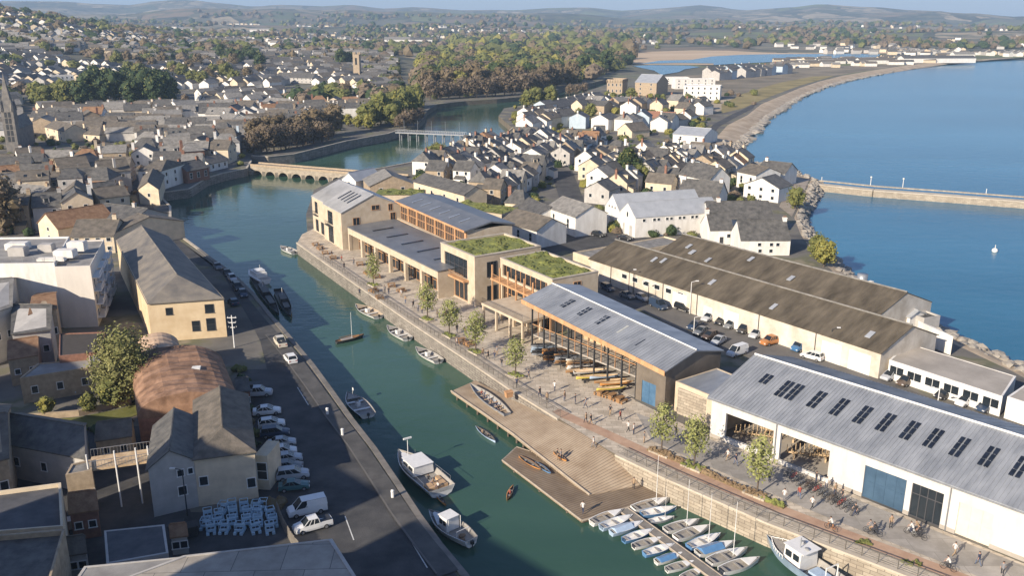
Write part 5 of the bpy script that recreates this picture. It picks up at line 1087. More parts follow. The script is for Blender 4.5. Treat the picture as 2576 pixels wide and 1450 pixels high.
ramp('slipway', 'wide pale timber slipway sloping from the promenade down to the water', [(1135,985,-2.0),(1212,1038,-1.95),(1289,1092,-1.9),(1340,1133,-1.85),(1390,1172,-1.9),(1437,1210,-2.1),(1484,1247,-2.42)], [(1196,958,-2.0),(1285,1003,-1.5),(1378,1046,-.5),(1432,1072,.0),(1488,1106,.0),(1541,1141,-.2),(1610,1221,-2.42)], deckm)
deck('pontoon', 'dark timber pontoon lying low along the foot of the slipway', [(1264,1158,-2.5),(1464,1310,-2.5),(1674,1250,-2.5),(1625,1200,-2.5),(1500,1190,-2.55),(1300,1125,-2.55)], deckd, .4, 'pontoon')
deck('mooring_pontoon', 'narrow grey floating walkway between the two rows of sailing dinghies', [(1559,1286,-2.45),(1789,1455,-2.45),(1830,1485,-2.45),(1862,1485,-2.45),(1816,1450,-2.45),(1579,1278,-2.45)], mat('grey_boards', (.17,.15,.13), col2=(.24,.22,.19), scale=1), .35, 'pontoon', posts=False)
railm = mat('railing_metal', (0.16, 0.145, 0.125), rough=.5, metal=.4)
def railing(label, pts, z, h=1.1, sp=1.6, m=railm):
    r0 = empty('railing', (pts[0].x, pts[0].y, z), 0, label, 'railing'); b = MB(); c = MB()
    for a_, d_ in zip(pts[:-1], pts[1:]):
        a_, d_ = a_-pts[0], d_-pts[0]; n = max(1, int((d_-a_).length/sp))
        for k in range(n): p = a_.lerp(d_, k/n); b.tube((p.x, p.y, 0), (p.x, p.y, h), .05, 4)
        for q in (.22, .42, .62, .82): c.tube((a_.x, a_.y, h*q), (d_.x, d_.y, h*q), .018, 3)
        b.tube((a_.x, a_.y, h), (d_.x, d_.y, h), .06, 5)
    b.build('posts_and_rail', m, r0); c.build('wires', m, r0); return r0
railing('thin metal railing along the promenade in front of the white hall', [EKw[i]+Vector((.15,.15,0)) for i in range(0, 6)], .14)
railing('thin metal railing along the quay between the slipway and the gabled building', [EKw[i]+Vector((.2,.2,0)) for i in range(7, 13)], .14)
# ------------------------------------------------------------ vehicles
tyre = mat('tyre', (.02,.02,.021), rough=.8); rim = mat('wheel_rim', (.35,.35,.36), rough=.4, metal=.6); lampm = mat('headlamp', (.6,.6,.58), rough=.2); tail = mat('tail_lamp', (.3,.02,.015), rough=.3)
PAINT = {'white': (.72,.72,.70), 'silver': (.42,.44,.46), 'grey': (.16,.17,.18), 'black': (.02,.021,.024), 'blue': (.04,.13,.27), 'navy': (.03,.05,.09), 'teal': (.05,.13,.14), 'orange': (.42,.17,.05), 'red': (.3,.04,.03), 'brown': (.10,.07,.05), 'cream': (.6,.55,.45)}
def paint(c): return mat('paint_'+c, PAINT[c], rough=.28, var=.03, spec=.6)
# profile: (x, belt z, roof z or None) from tail to nose, metres for a 4 m car
KND = {'hatchback': dict(L=3.9, W=1.7, body=[(-1.95,.78),(-1.9,.95),(-1.2,.98),(.7,.95),(1.1,.88),(1.8,.72),(1.95,.5)], cab=[(-1.85,.95),(-1.45,1.42),(.05,1.46),(.95,.94)]),
       'saloon': dict(L=4.2, W=1.72, body=[(-2.1,.6),(-2.05,.92),(-1.4,.95),(.75,.93),(1.2,.88),(1.95,.70),(2.1,.45)], cab=[(-1.55,.95),(-.9,1.36),(.15,1.4),(1.0,.92)]),
       'estate': dict(L=4.3, W=1.75, body=[(-2.15,.7),(-2.1,1.0),(-1.4,1.02),(.8,1.0),(1.3,.95),(2.0,.78),(2.15,.5)], cab=[(-2.05,1.0),(-1.8,1.55),(.3,1.58),(1.15,.98)]),
       'van': dict(L=4.7, W=1.85, body=[(-2.35,.9),(-2.33,1.15),(-1.4,1.2),(1.1,1.15),(1.6,1.05),(2.2,.9),(2.35,.55)], cab=[(-2.33,1.15),(-2.25,1.95),(.7,1.98),(1.55,1.08)]),
       'pickup': dict(L=4.8, W=1.8, body=[(-2.4,.7),(-2.38,1.0),(-.6,1.02),(1.0,1.0),(1.4,.98),(2.25,.85),(2.4,.5)], cab=[(-.75,1.0),(-.6,1.6),(.6,1.62),(1.3,.98)])}
CM = {}
def carmesh(kind, col):
    if (kind, col) in CM: return CM[(kind, col)]
    k = KND[kind]; W = k['W']/2; b = MB(); secs = []
    for (x, z) in k['body']:
        tp = 1-.12*abs(x/(k['L']/2))**4; secs.append([(x, -W*tp*.96, .28), (x, -W*tp, .55 if z > .6 else z-.1), (x, -W*tp*.93, z), (x, 0, z+.05), (x, W*tp*.93, z), (x, W*tp, .55 if z > .6 else z-.1), (x, W*tp*.96, .28)])
    n = 7; b.v = [q for s_ in secs for q in s_]
    for i in range(len(secs)-1):
        for j in range(n-1): b.f.append((i*n+j, (i+1)*n+j, (i+1)*n+j+1, i*n+j+1)); b.m.append(0)
        b.f.append((i*n+6, (i+1)*n+6, (i+1)*n, i*n)); b.m.append(0)
    b.f.append(tuple(range(n))); b.f.append(tuple(range((len(secs)-1)*n+n-1, (len(secs)-1)*n-1, -1))); b.m += [0, 0]
    c = k['cab']; g = MB(); r = MB(); wb, wt = W*.9, W*.74
    lo_ = [(c[0][0], -wb, c[0][1]), (c[3][0], -wb, c[3][1]), (c[3][0], wb, c[3][1]), (c[0][0], wb, c[0][1])]; hi_ = [(c[1][0], -wt, c[1][1]), (c[2][0], -wt, c[2][1]), (c[2][0], wt, c[2][1]), (c[1][0], wt, c[1][1])]
    g.add(lo_+hi_, [(0,1,5,4),(1,2,6,5),(2,3,7,6),(3,0,4,7)])
    r.slab(*[(x, y, z+.05) for x, y, z in hi_], .07)
    for (p, q) in zip(lo_, hi_): r.tube(p, q, .05, 4)
    for sg in (-1, 1):
        for f in (.38, .68):
            if kind == 'van' and f < .5: continue
            xm = c[0][0]+(c[3][0]-c[0][0])*f; xt = c[1][0]+(c[2][0]-c[1][0])*f; r.tube((xm, sg*(wb+.005), c[0][1]), (xt, sg*(wt+.005), c[1][1]), .045, 4)
    if kind == 'van':
        for sg in (-1, 1): r.add([(c[0][0]+.02, sg*(wb+.02), c[0][1]), (.1, sg*(wb+.02), c[0][1]), (.1, sg*(wt+.02), c[1][1]), (c[1][0]+.02, sg*(wt+.02), c[1][1])], [(0,1,2,3)])
    if kind == 'pickup': b.box(-2.3, -.8, -W*.8, W*.8, 1.03, 1.06, 1)
    for i in range(len(r.v)): pass
    base = len(b.v); b.v += r.v; b.f += [tuple(i+base for i in f) for f in r.f]; b.m += [0]*len(r.f)
    wl = MB(); wl.wheel((0, 0, 0), .31, .2, 14, 0); rm_ = MB(); rm_.wheel((0, 0, 0), .19, .23, 10)
    hl = MB(); hl.box(-.05, .05, -.17, .17, -.07, .07)
    CM[(kind, col)] = (b.data('body', [paint(col), darkm]), g.data('windows', glass), wl.data('wheel', tyre), rm_.data('rim', rim), hl.data('headlight', lampm), hl.data('tail_light', tail)); return CM[(kind, col)]
def car(kind, col, label, u0, v0, u1, v1, group=None, z=0.06, sc_=.92):
    """px of tail and nose"""
    a_, b_ = G(u0, v0, z), G(u1, v1, z); c = (a_+b_)/2; az_ = math.atan2(b_.y-a_.y, b_.x-a_.x); k = KND[kind]
    r0 = empty('parked_car' if kind not in ('van', 'pickup') else 'parked_'+kind, (c.x, c.y, z), az_, label, 'car' if kind not in ('van', 'pickup') else kind, group); r0.scale = (sc_*R.uniform(.96, 1.04),)*3; r0.rotation_euler.z += R.uniform(-.05, .05)
    m = carmesh(kind, col); inst('body', m[0], r0); inst('windows', m[1], r0); L = k['L']/2; W = k['W']/2
    for sx in (-L*.62, L*.64):
        for sy in (-W+.08, W-.08): w2 = inst('wheel', m[2], r0, (sx, sy, .31)); inst('rim', m[3], w2)
    for sy in (-W*.66, W*.66): inst('headlight', m[4], r0, (L-.03, sy, .58)); inst('tail_light', m[5], r0, (-L+.02, sy, .72))
    return r0
GW = 'cars parked nose out beside the harbour road'
for i, (k, c, u, v, d) in enumerate([('pickup','silver',648,994,'first from the top of the row'),('saloon','white',672,1042,''),('hatchback','white',684,1074,''),('estate','navy',692,1097,'navy one between two pale cars'),('saloon','silver',710,1121,''),('hatchback','white',714,1143,''),('saloon','silver',724,1161,''),('saloon','grey',724,1182,''),('estate','silver',737,1203,''),('saloon','teal',740,1231,'')]):
    lb = 'silver pickup with an open bed, topmost vehicle of the row beside the harbour road' if i == 0 else 'teal saloon car, lowest of the row parked below the vaulted warehouse' if i == 9 else '%s %s car, %s from the top of the row beside the harbour road' % (c, k, ORD(i+1))
    car(k, c, lb, u-31, v+4, u+31, v-3 if i else v, GW)
car('van', 'white', 'white van parked apart below the row of cars by the fenced yard', 808, 1284, 738, 1298, sc_=.95)
car('pickup', 'white', 'white crew pickup parked beside the white van near the flat concrete roof', 822, 1322, 752, 1340, sc_=.92)
car('pickup', 'cream', 'cream pickup in a patch of sun on the quay edge', 720, 895, 692, 842, sc_=.95)
car('hatchback', 'white', 'white hatchback parked behind the cream pickup on the quay', 745, 930, 717, 890, sc_=.98)
car('saloon', 'silver', 'silver car parked in the shaded garden behind the big tree', 140, 988, 196, 990)
car('hatchback', 'navy', 'dark car on the harbour road beside the yellow end wall', 600, 778, 575, 755)
GC = 'cars in the car park behind the glazed boathouse'
for (k, c, u0, v0, u1, v1, lb) in [('estate','black',1694,772,1745,790,'black estate car under the warehouse wall, left of the lit car park row'),('saloon','silver',1800,798,1768,812,'silver saloon, first of the lit row along the warehouse wall'),('saloon','black',1832,806,1800,822,'black saloon, second of the lit row along the warehouse wall'),('hatchback','grey',1855,816,1822,832,'grey hatchback, third of the lit row along the warehouse wall'),('estate','black',1888,826,1856,844,'black estate car, fourth of the lit row along the warehouse wall'),('saloon','silver',1922,838,1884,856,'silver saloon, fifth of the lit row beside the orange truck'),('pickup','orange',1965,858,1915,872,'orange pickup truck beside the blue van'),('van','blue',2045,868,1985,892,'bright blue van under the warehouse wall'),('estate','white',2075,912,2010,895,'white estate car parked across in front of the blue van'),
    ('saloon','navy',1762,820,1735,832,'navy saloon, first of the inner row behind the boathouse roof'),('saloon','grey',1778,834,1750,846,'grey saloon, second of the inner row behind the boathouse roof'),('hatchback','brown',1800,845,1770,858,'brown hatchback, third of the inner row behind the boathouse roof'),('saloon','silver',1822,856,1792,872,'silver saloon, fourth of the inner row behind the boathouse roof'),('van','white',1882,884,1825,902,'white van nearest the boathouse gable in the car park'),
    ('estate','navy',1512,722,1545,738,'navy estate car in shade by the second green roof'),('saloon','grey',1560,742,1595,756,'grey saloon in the shade of the warehouse wall'),('hatchback','silver',1600,748,1632,762,'silver hatchback in shade left of the black estate car'),('van','navy',1640,768,1672,782,'dark van in shade beside the metal cabinet'),
    ('hatchback','silver',2258,945,2218,962,'silver hatchback at the end gable of the long warehouse'),('estate','brown',2302,958,2258,976,'brown estate car beside the silver one at the low office'),('saloon','black',2400,992,2350,1008,'black car under the third office window pair'),('hatchback','white',2448,1010,2405,1026,'white hatchback by the low office windows'),('estate','navy',2505,1022,2458,1042,'navy estate car at the right end of the low office'),
    ('saloon','white',1455,585,1485,590,'white car among dark ones in the yard by the white gabled sheds'),('hatchback','black',1490,592,1520,597,'black hatchback in the yard left of the white gabled sheds'),('saloon','black',1555,600,1590,606,'black saloon in front of the white gabled sheds')]:
    car(k, c, lb, u0, v0, u1, v1, GC)
for i in range(5):
    u, v = [(585,706),(572,692),(612,745),(548,676),(598,728)][i]; car(['hatchback','saloon','hatchback','saloon','estate'][i], ['silver','black','navy','grey','black'][i], ['silver hatchback','black saloon','navy hatchback','grey saloon','black estate car'][i]+' parked in the shade where the harbour road bends beside the water', u-8, v-10, u+8, v+10, 'cars at the bend of the harbour road')
# ------------------------------------------------------------ boats
gel = mat('white_gelcoat', (.70,.69,.66), rough=.3, var=.06, scale=1.5); deckg = mat('boat_deck', (.30,.28,.25), rough=.6, var=.1, scale=2); blh = mat('blue_hull', (.10,.22,.40), rough=.3); grh = mat('grey_hull', (.30,.32,.35), rough=.4)
pbl = mat('pale_blue_hull', (.36,.46,.58), rough=.35); orh = mat('orange_hull', (.55,.25,.07), rough=.4); yelh = mat('yellow_hull', (.62,.50,.10), rough=.4); dkh = mat('dark_hull', (.05,.052,.055), rough=.4); wdh = mat('varnished_hull', (.30,.17,.08), rough=.35)
def hull(L, B, D, stern=.75, pw=2.2, inner=True, tail=False, fl=.3, zk=-.25):
    b = MB(); n = 14; rows_ = []
    for i in range(n+1):
        t = i/n
        if tail: hb = B/2*max(.02, math.sin(math.pi*min(1, max(0, t)))**.75)
        else: hb = B/2*(min(1, stern+(1-stern)*math.sin(min(1, t/.45)*math.pi/2)) if t < .45 else max(.015, 1-((t-.45)/.55)**pw))
        x = -L/2+L*t+(.06*L*0 if t < 1 else 0); zg = D*(1+.28*max(0, t-.3)**2+(.2*max(0, .4-t) if tail else 0)); kz = zk+(D*.55)*max(0, (t-.78)/.22)**2
        rk_ = .05*L*max(0, (t-.8)/.2); w_ = min(.09, hb*.5)
        r = [(x, 0, kz), (x+rk_*.3, -hb*.72, kz+(zg-kz)*.38), (x+rk_, -hb, zg)]
        if inner: r += [(x+rk_, -hb+w_, zg), (x+rk_*.6, -(hb-w_)*.8, max(fl, kz+.08)), (x+rk_*.6, (hb-w_)*.8, max(fl, kz+.08)), (x+rk_, hb-w_, zg)]
        else: r += [(x+rk_, -hb*.6, zg+.02), (x+rk_, hb*.6, zg+.02)]
        r += [(x+rk_, hb, zg), (x+rk_*.3, hb*.72, kz+(zg-kz)*.38)]; rows_.append(r)
    m_ = len(rows_[0]); b.v = [q for r in rows_ for q in r]
    for i in range(n):
        for j in range(m_): j2 = (j+1) % m_; b.f.append((i*m_+j, (i+1)*m_+j, (i+1)*m_+j2, i*m_+j2)); b.m.append(1 if 2 <= j <= m_-4 else 0)
    b.f.append(tuple(range(m_))[:3]+tuple(range(m_-2, m_))) ; b.m.append(0)
    if inner: b.f.append((2, 3, 4, 5, 6, 7)); b.m.append(0)
    else: b.f.append((2,3,4,5)); b.m.append(0)
    return b
def bpx(name, label, cat, st, bo, z=WZ, group=None, L=None):
    a_, b_ = G(*st, z), G(*bo, z); c = (a_+b_)/2; az_ = math.atan2(b_.y-a_.y, b_.x-a_.x); L_ = (b_-a_).length
    return empty(name, (c.x, c.y, z), az_, label, cat, group), L_
def outboard(root, x, z, s=1):
    MB().box(x-.35*s, x, -.16*s, .16*s, z, z+.45*s).tube((x-.2*s, 0, z), (x-.2*s, 0, z-.7*s), .07*s, 6).build('outboard_motor', darkm, root)
def skiff(label, st, bo, hm=gel, group=None, console=True, inb=deckg):
    r, L = bpx('motorboat', label, 'boat', st, bo, group=group); B = L*.36
    hull(L, B, .75, .8).build('hull', [hm, inb], r)
    for x in (-.22, .12): MB().box(L*x-.2, L*x+.2, -B*.4, B*.4, .5, .58).build('seat', gel, r)
    if console: MB().box(-L*.06, L*.05, -.3, .3, .3, 1.05).add([(L*.05,-.3,1.05),(L*.05,.3,1.05),(-.02*L,.3,1.4),(-.02*L,-.3,1.4)], [(0,1,2,3)], 1).build('console', [gel, glass], r)
    MB().slab((L*.22,-B*.33,.78),(L*.46,-.05,.86),(L*.46,.05,.86),(L*.22,B*.33,.78),.05).build('foredeck', inb, r); outboard(r, -L/2, .5); return r
skiff('white open motorboat moored below the gabled building, farthest along the quay', (742,641), (707,626))
G1 = 'white skiffs moored along the grey quay wall'
skiff('white skiff with cushions, nearest the small sailing boat, on the grey quay', (953,803), (897,775), group=G1, inb=mat('tan_deck', (.35,.28,.2)))
skiff('white skiff in the middle of the three on the grey quay', (1026,859), (976,829), group=G1)
skiff('white skiff nearest the jetty, lowest of three on the grey quay', (1104,916), (1048,884), group=G1)
r = skiff('pale grey motorboat with a flag moored at the shaded quay edge', (926,1053), (876,1000)); MB().tube((2.2,0,.8),(2.2,0,2.6),.03,5).box(1.7,2.2,-.01,.01,2.2,2.6).build('flagstaff', frame, r)
r, L = bpx('sailing_boat', 'small dark sailing boat with a bare mast anchored mid channel', 'boat', (846,866), (913,849)); hull(L, L*.28, .6, .55, 2.0).build('hull', [dkh, wdh], r); MB().tube((.5,0,.3),(.5,0,5.6),.05,6,.03).build('mast', frame, r); MB().tube((.5,0,1.1),(-2.2,0,1.1),.05,5).build('boom', wdh, r); MB().box(-L*.3,L*.1,-.5,.5,.45,.55).build('seat', deckg, r)
r, L = bpx('motor_yacht', 'white motor yacht with a flybridge moored at the upper bend', 'boat', (668,716), (630,690)); hull(L, L*.34, 1.1, .85, inner=False).build('hull', [gel, deckg], r); MB().box(-L*.3,L*.15,-L*.12,L*.12,1.1,2.2).add([(L*.15,-L*.12,1.1),(L*.3,-L*.06,1.1),(L*.3,L*.06,1.1),(L*.15,L*.12,1.1),(L*.15,-L*.12,2.2),(L*.15,L*.12,2.2)],[(0,1,4),(1,2,5,4),(2,3,5)],1).build('cabin', [gel, glass], r); MB().box(-L*.25,0,-L*.1,L*.1,2.2,2.7).tube((-L*.2,0,2.7),(-L*.2,0,4),.05,5).build('flybridge', gel, r)
def cabin(root, x0, x1, w_, z0, z1, m=gel, wb=.35, rake=.3, nm='cabin', over=.0):
    b = MB(); b.add([(x0,-w_,z0),(x1+rake,-w_*.9,z0),(x1+rake,w_*.9,z0),(x0,w_,z0),(x0,-w_*.92,z1),(x1,-w_*.8,z1),(x1,w_*.8,z1),(x0,w_*.92,z1)],[(3,2,1,0),(4,5,6,7),(0,1,5,4),(1,2,6,5),(2,3,7,6),(3,0,4,7)])
    o = b.build(nm, m, root); g = MB(); h_ = z1-z0
    for sy in (-1, 1):
        for k in range(2):
            xa = x0+(x1-x0)*(.1+.45*k); xb = xa+(x1-x0)*.34; y = sy*(w_*.955+.015); g.slab(*[(xa,y-.012,z0+h_*.8),(xb,y-.012,z0+h_*.8),(xb,y+.012,z0+h_*.8),(xa,y+.012,z0+h_*.8)], h_*wb)
    for k in range(2): g.slab(*[(x1+rake*.33+.02, -w_*.6+k*w_*.65, z0+h_*.82), (x1+rake*.33+.07, -w_*.6+k*w_*.65, z0+h_*.82), (x1+rake*.33+.07, -w_*.05+k*w_*.65, z0+h_*.82), (x1+rake*.33+.02, -w_*.05+k*w_*.65, z0+h_*.82)], h_*wb)
    g.build('window', glass, o)
    MB().box(x0-.1-over, x1+.12, -w_*.98, w_*.98, z1, z1+.07).build('cabin_roof', m, o); return o
r, L = bpx('cabin_cruiser', 'large white cabin cruiser with a radar mast, moored off the road quay', 'boat', (1112,1252), (1008,1160)); B = L*.36
hull(L, B, 1.35, .92, 2.6, fl=.75).build('hull', [gel, deckg], r); cabin(r, -L*.08, L*.2, B*.36, 1.0, 2.35); MB().slab((L*.18,-B*.36,1.42),(L*.44,-.2,1.55),(L*.44,.2,1.55),(L*.18,B*.36,1.42),.1).build('foredeck', gel, r)
MB().tube((L*.3,0,1.4),(L*.3,0,4.4),.05,6).box(L*.3-.1,L*.3+.1,-.6,.6,4.3,4.5).build('radar_mast', frame, r); MB().box(-L*.42,-L*.3,-B*.34,B*.34,.75,1.15).box(-L*.3,-L*.2,-B*.34,-B*.2,.75,1.15).build('seat', mat('tan_seat',(.45,.3,.17)), r)
b = MB()
for x in (-.4,-.2,0,.2,.38):
    for sy in (-1,1): b.tube((L*x,sy*B*.46*(1 if x<.1 else .8),1.35),(L*x,sy*B*.46*(1 if x<.1 else .8),1.95),.025,4)
for sy in (-1,1): b.tube((-L*.4,sy*B*.46,1.95),(L*.2,sy*B*.4,1.95),.025,4)
b.build('guard_rail', metalg, r)
r, L = bpx('fishing_boat', 'round sterned white fishing boat with a small wheelhouse, lower middle of the channel', 'boat', (1186,1378), (1084,1308)); B = L*.4
hull(L, B, 1.1, .6, 2.2, fl=.5).build('hull', [gel, deckg], r); cabin(r, -L*.06, L*.14, B*.3, .6, 2.3, rake=.1); MB().slab((L*.12,-B*.38,1.14),(L*.42,-.15,1.3),(L*.42,.15,1.3),(L*.12,B*.38,1.14),.1).build('foredeck', gel, r)
b = MB()
for y in (-B*.28, B*.28): b.tube((-L*.1,y,.6),(-L*.1,y,2.4),.04,5); b.tube((-L*.3,y,.9),(-L*.3,y,1.6),.04,5)
b.tube((-L*.3,-B*.28,1.6),(-L*.3,B*.28,1.6),.04,5); b.build('gantry', frame, r); MB().blob((-L*.28,0,.7),.4,.5,.25,.2,R).blob((-L*.38,.5,.7),.3,.35,.25,.2,R).build('nets', mat('net',(.22,.14,.08)), r); outboard(r, -L/2, .5)
r, L = bpx('trawler', 'white fishing vessel with a boxy wheelhouse and blue grey hull, bottom right', 'boat', (2128,1520), (1934,1388)); B = L*.33
hull(L, B, 1.7, .85, 2.4, fl=.9).build('hull', [mat('steel_blue_hull',(.25,.33,.42),rough=.4), deckg], r); cabin(r, -L*.02, L*.2, B*.38, 1.0, 3.3, rake=.15, over=.3, wb=.32)
b = MB()
for i in range(8):
    t = i/7
    for sy in (-1,1):
        if i < 7: b.tube((L*(.18+.3*t), sy*B*.46*(1-t**1.8), 2.0), (L*(.18+.3*(t+1/7)), sy*B*.46*(1-min(1,(t+1/7))**1.8), 2.05), .05, 5)
        b.tube((L*(.18+.3*t), sy*B*.46*(1-t**1.8), 1.6), (L*(.18+.3*t), sy*B*.46*(1-t**1.8), 2.0), .04, 4)
b.build('bow_rail', frame, r); MB().slab((L*.2,-B*.4,1.75),(L*.45,-.15,1.95),(L*.45,.15,1.95),(L*.2,B*.4,1.75),.08).build('foredeck', deckg, r)
MB().tube((L*.06,.5,3.3),(L*.06,.5,4.6),.05,5).blob((L*.1,-.4,3.55),.3,.3,.2).blob((L*.0,.2,3.5),.35,.2,.15).build('roof_gear', metalg, r); MB().box(-L*.35,-L*.08,-B*.2,B*.2,.9,1.5).build('hatch', pbl, r); MB().tube((-L*.3,-.9,.9),(-L*.3,-.9,3.2),.06,5).tube((-L*.3,.9,.9),(-L*.3,.9,3.2),.06,5).tube((-L*.3,-.9,3.2),(-L*.3,.9,3.2),.06,5).build('gantry', frame, r)
def canoe(label, st, bo, m, z=WZ, group=None, k='kayak'):
    r, L = bpx(k, label, k, st, bo, z, group); hull(L, max(.6, L*.2), .35, tail=True, fl=.12, zk=0.0 if z > WZ else -.08).build('hull', [m, mat('dark_cockpit',(.10,.09,.08))], r)
    for x in (-.18, .16): MB().box(L*x-.15, L*x+.15, -.22, .22, .18, .24).build('seat', deckg, r)
    return r
canoe('pale blue two seat kayak afloat beside the jetty edge', (1246,1116), (1198,1079), pbl)
canoe('orange kayak paddled alone across the green channel', (1275,1262), (1291,1228), orh)
canoe('small orange tender tied behind the cabin cruiser', (1122,1276), (1096,1248), orh, k='tender')
canoe('orange canoe lying on the dark pontoon', (1305,1152), (1358,1186), orh, -2.48, k='canoe'); canoe('blue kayak beside the orange canoe on the pontoon', (1346,1168), (1384,1196), blh, -2.48); canoe('orange canoe resting upper middle of the slipway', (1392,1142), (1424,1165), orh, -1.45, k='canoe')
gig, L = bpx('rowing_gig', 'long grey gig packed with crew lying on the upper jetty', 'boat', (1276,1052), (1186,980), -1.95); hull(L, L*.2, .8, .55, 2.4, zk=0, fl=.25).build('hull', [grh, deckg], gig)
for i in range(6): MB().box(-L*.36+i*L*.13-.12, -L*.36+i*L*.13+.12, -L*.08, L*.08, .5, .56).build('seat', woodl, gig)
for (st, bo, hm, lb) in [((640,705),(700,795),dkh,'long black barge moored in shade below the road bend'),((700,735),(730,800),dkh,'shorter black workboat moored outside the long black barge')]:
    r, L = bpx('workboat', lb, 'boat', st, bo); hull(L, 2.4, .8, .9, 3).build('hull', [hm, darkm], r); MB().box(-L*.2, L*.05, -.7, .7, .7, 1.5).box(L*.1,L*.3,-.6,.6,.7,1.1).build('deck_gear', [darkm][0], r); MB().tube((-L*.1,0,1.6),(-L*.1,0,3.2),.05,5).build('mast', frame, r)
for (st, bo, lb) in [((566,433),(600,425),'white cabin boat moored by the west end of the stone bridge'),((575,445),(628,430),'low dark barge moored outside the white cabin boat')]:
    r, L = bpx('moored_boat', lb, 'boat', st, bo); hull(L, L*.25, 1.0, .8, inner=False).build('hull', [gel if 'white' in lb else dkh, deckg], r); MB().box(-L*.2,L*.2,-.8,.8,1,2).build('cabin', gel if 'white' in lb else darkm, r)
DG = 'sailing dinghies moored along the narrow walkway'
dl = [((1487,1323),(1566,1295),gel,0),((1511,1335),(1589,1309),pbl,0),((1538,1350),(1613,1323),pbl,0),((1568,1367),(1641,1343),blh,0),((1595,1385),(1663,1361),gel,0),((1621,1403),(1693,1379),blh,0),((1651,1423),(1717,1399),gel,0),((1678,1443),(1746,1420),gel,0),((1713,1461),(1773,1439),gel,0)]
dr = [((1592,1291),(1680,1266),gel,1),((1614,1304),(1697,1286),blh,0),((1632,1318),(1694,1309),grh,1),((1672,1343),(1756,1320),gel,1),((1697,1363),(1783,1336),gel,0),((1729,1384),(1811,1357),blh,1),((1755,1404),(1843,1374),gel,0),((1783,1426),(1875,1393),gel,1),((1816,1450),(1903,1415),gel,0)]
DH = {}
for side, lst in (('channel', dl), ('quay', dr)):
    for i, (st, bo, hm, mast) in enumerate(lst):
        r, L = bpx('sailing_dinghy', '%s dinghy%s, %s from the slipway on the %s side of the walkway' % ({gel:'white',pbl:'pale blue',blh:'bright blue',grh:'grey'}[hm], ' with mast' if mast else '', ORD(i+1), side), 'dinghy', st, bo, group=DG); r.rotation_euler.z += R.uniform(-.09,.09)
        key = hm.name
        if key not in DH: DH[key] = (hull(3.9, 1.35, .5, .7, 2.0, fl=.15).data('hull', [hm, gel if hm != gel else deckg]), MB().slab((.5,-.55,.53),(1.75,-.08,.6),(1.75,.08,.6),(.5,.55,.53),.04).data('foredeck', gel), MB().box(-1.7,-1.5,-.5,.5,.42,.46).box(-.3,-.1,-.6,.6,.36,.4).data('thwart', deckg), MB().tube((.6,0,.2),(.6,0,5.2),.035,5,.02).data('mast', frame))
        hd = DH[key]; s_ = L/3.9; r.scale = (s_,)*3
        inst('hull', hd[0], r); inst('foredeck', hd[1], r); inst('thwart', hd[2], r)
        if i % 4 == 2 and not mast: MB().add([(-1.6,-.62,.5),(.6,-.62,.52),(.6,.62,.52),(-1.6,.62,.5),(-1.5,0,.72),(.6,0,.78)], [(0,1,5,4),(3,4,5,2),(0,4,3),(1,2,5)]).build('cover', [blh, grh, pbl][i % 3], r)
        if mast: inst('mast', hd[3], r); MB().tube((.6,0,.9),(-1.2,0,.95),.03,4).build('boom', frame, r)
# kayak racks and boats at the glazed boathouse
def on6(x, y, z=0): p = Matrix.Rotation(az6, 3, 'Z') @ Vector((x, y, z)); return (P6.x+p.x, P6.y+p.y, p.z)
RK = [('grey','dark grey'),('blue','blue'),('orange','orange'),('brown','dark')]
for k in range(4):
    p = on6(2.2+k*3.0, .8); rt = empty('boat_rack', p, az6+rad(58), ['rack of grey kayaks at the far end of the glazed boathouse','second rack with orange canoes under the glazed boathouse','third rack with dark canoes under the glazed boathouse','fourth rack with pale canoes under the glazed boathouse'][k], 'rack', 'boat racks under the glazed boathouse'); b = MB()
    for x in (-1.3, 1.3):
        for y in (-1.1, 1.1): b.tube((x, y, 0), (x, y, 2.3), .05, 5)
        for z in (.5, 1.1, 1.7, 2.3): b.tube((x, -1.1, z), (x, 1.1, z), .04, 5)
    b.build('frame', darkm, rt)
    for j in range(3):
        for q in range(3):
            pp = Matrix.Rotation(az6+rad(58), 3, 'Z') @ Vector((0, -.72+q*.72, 0)); cm_ = [[grh, dkh, pbl], [orh, wdh, dkh], [dkh, wdh, grh], [woodl, gel, wdh]][k][(j+q) % 3]; kk = ('kk', cm_.name)
            if kk not in DH: DH[kk] = hull(4.3, .62, .3, tail=True, fl=.1, zk=0).data('hull', [cm_, darkm])
            rr = empty('kayak', (p[0]+pp.x, p[1]+pp.y, .56+j*.6), az6+rad(58), 'racked %s kayak in the %s rack, %s shelf, %s of three' % ({'dark_hull':'black','grey_hull':'grey','pale_blue_hull':'pale blue','orange_hull':'orange','varnished_hull':'varnished','planed_wood':'pale wood','white_gelcoat':'white'}[cm_.name], ['far','second','third','nearest'][k], ['lowest','middle','top'][j], ['left','centre','right'][q]), 'kayak', 'kayaks on the boathouse racks'); inst('hull', DH[kk], rr)
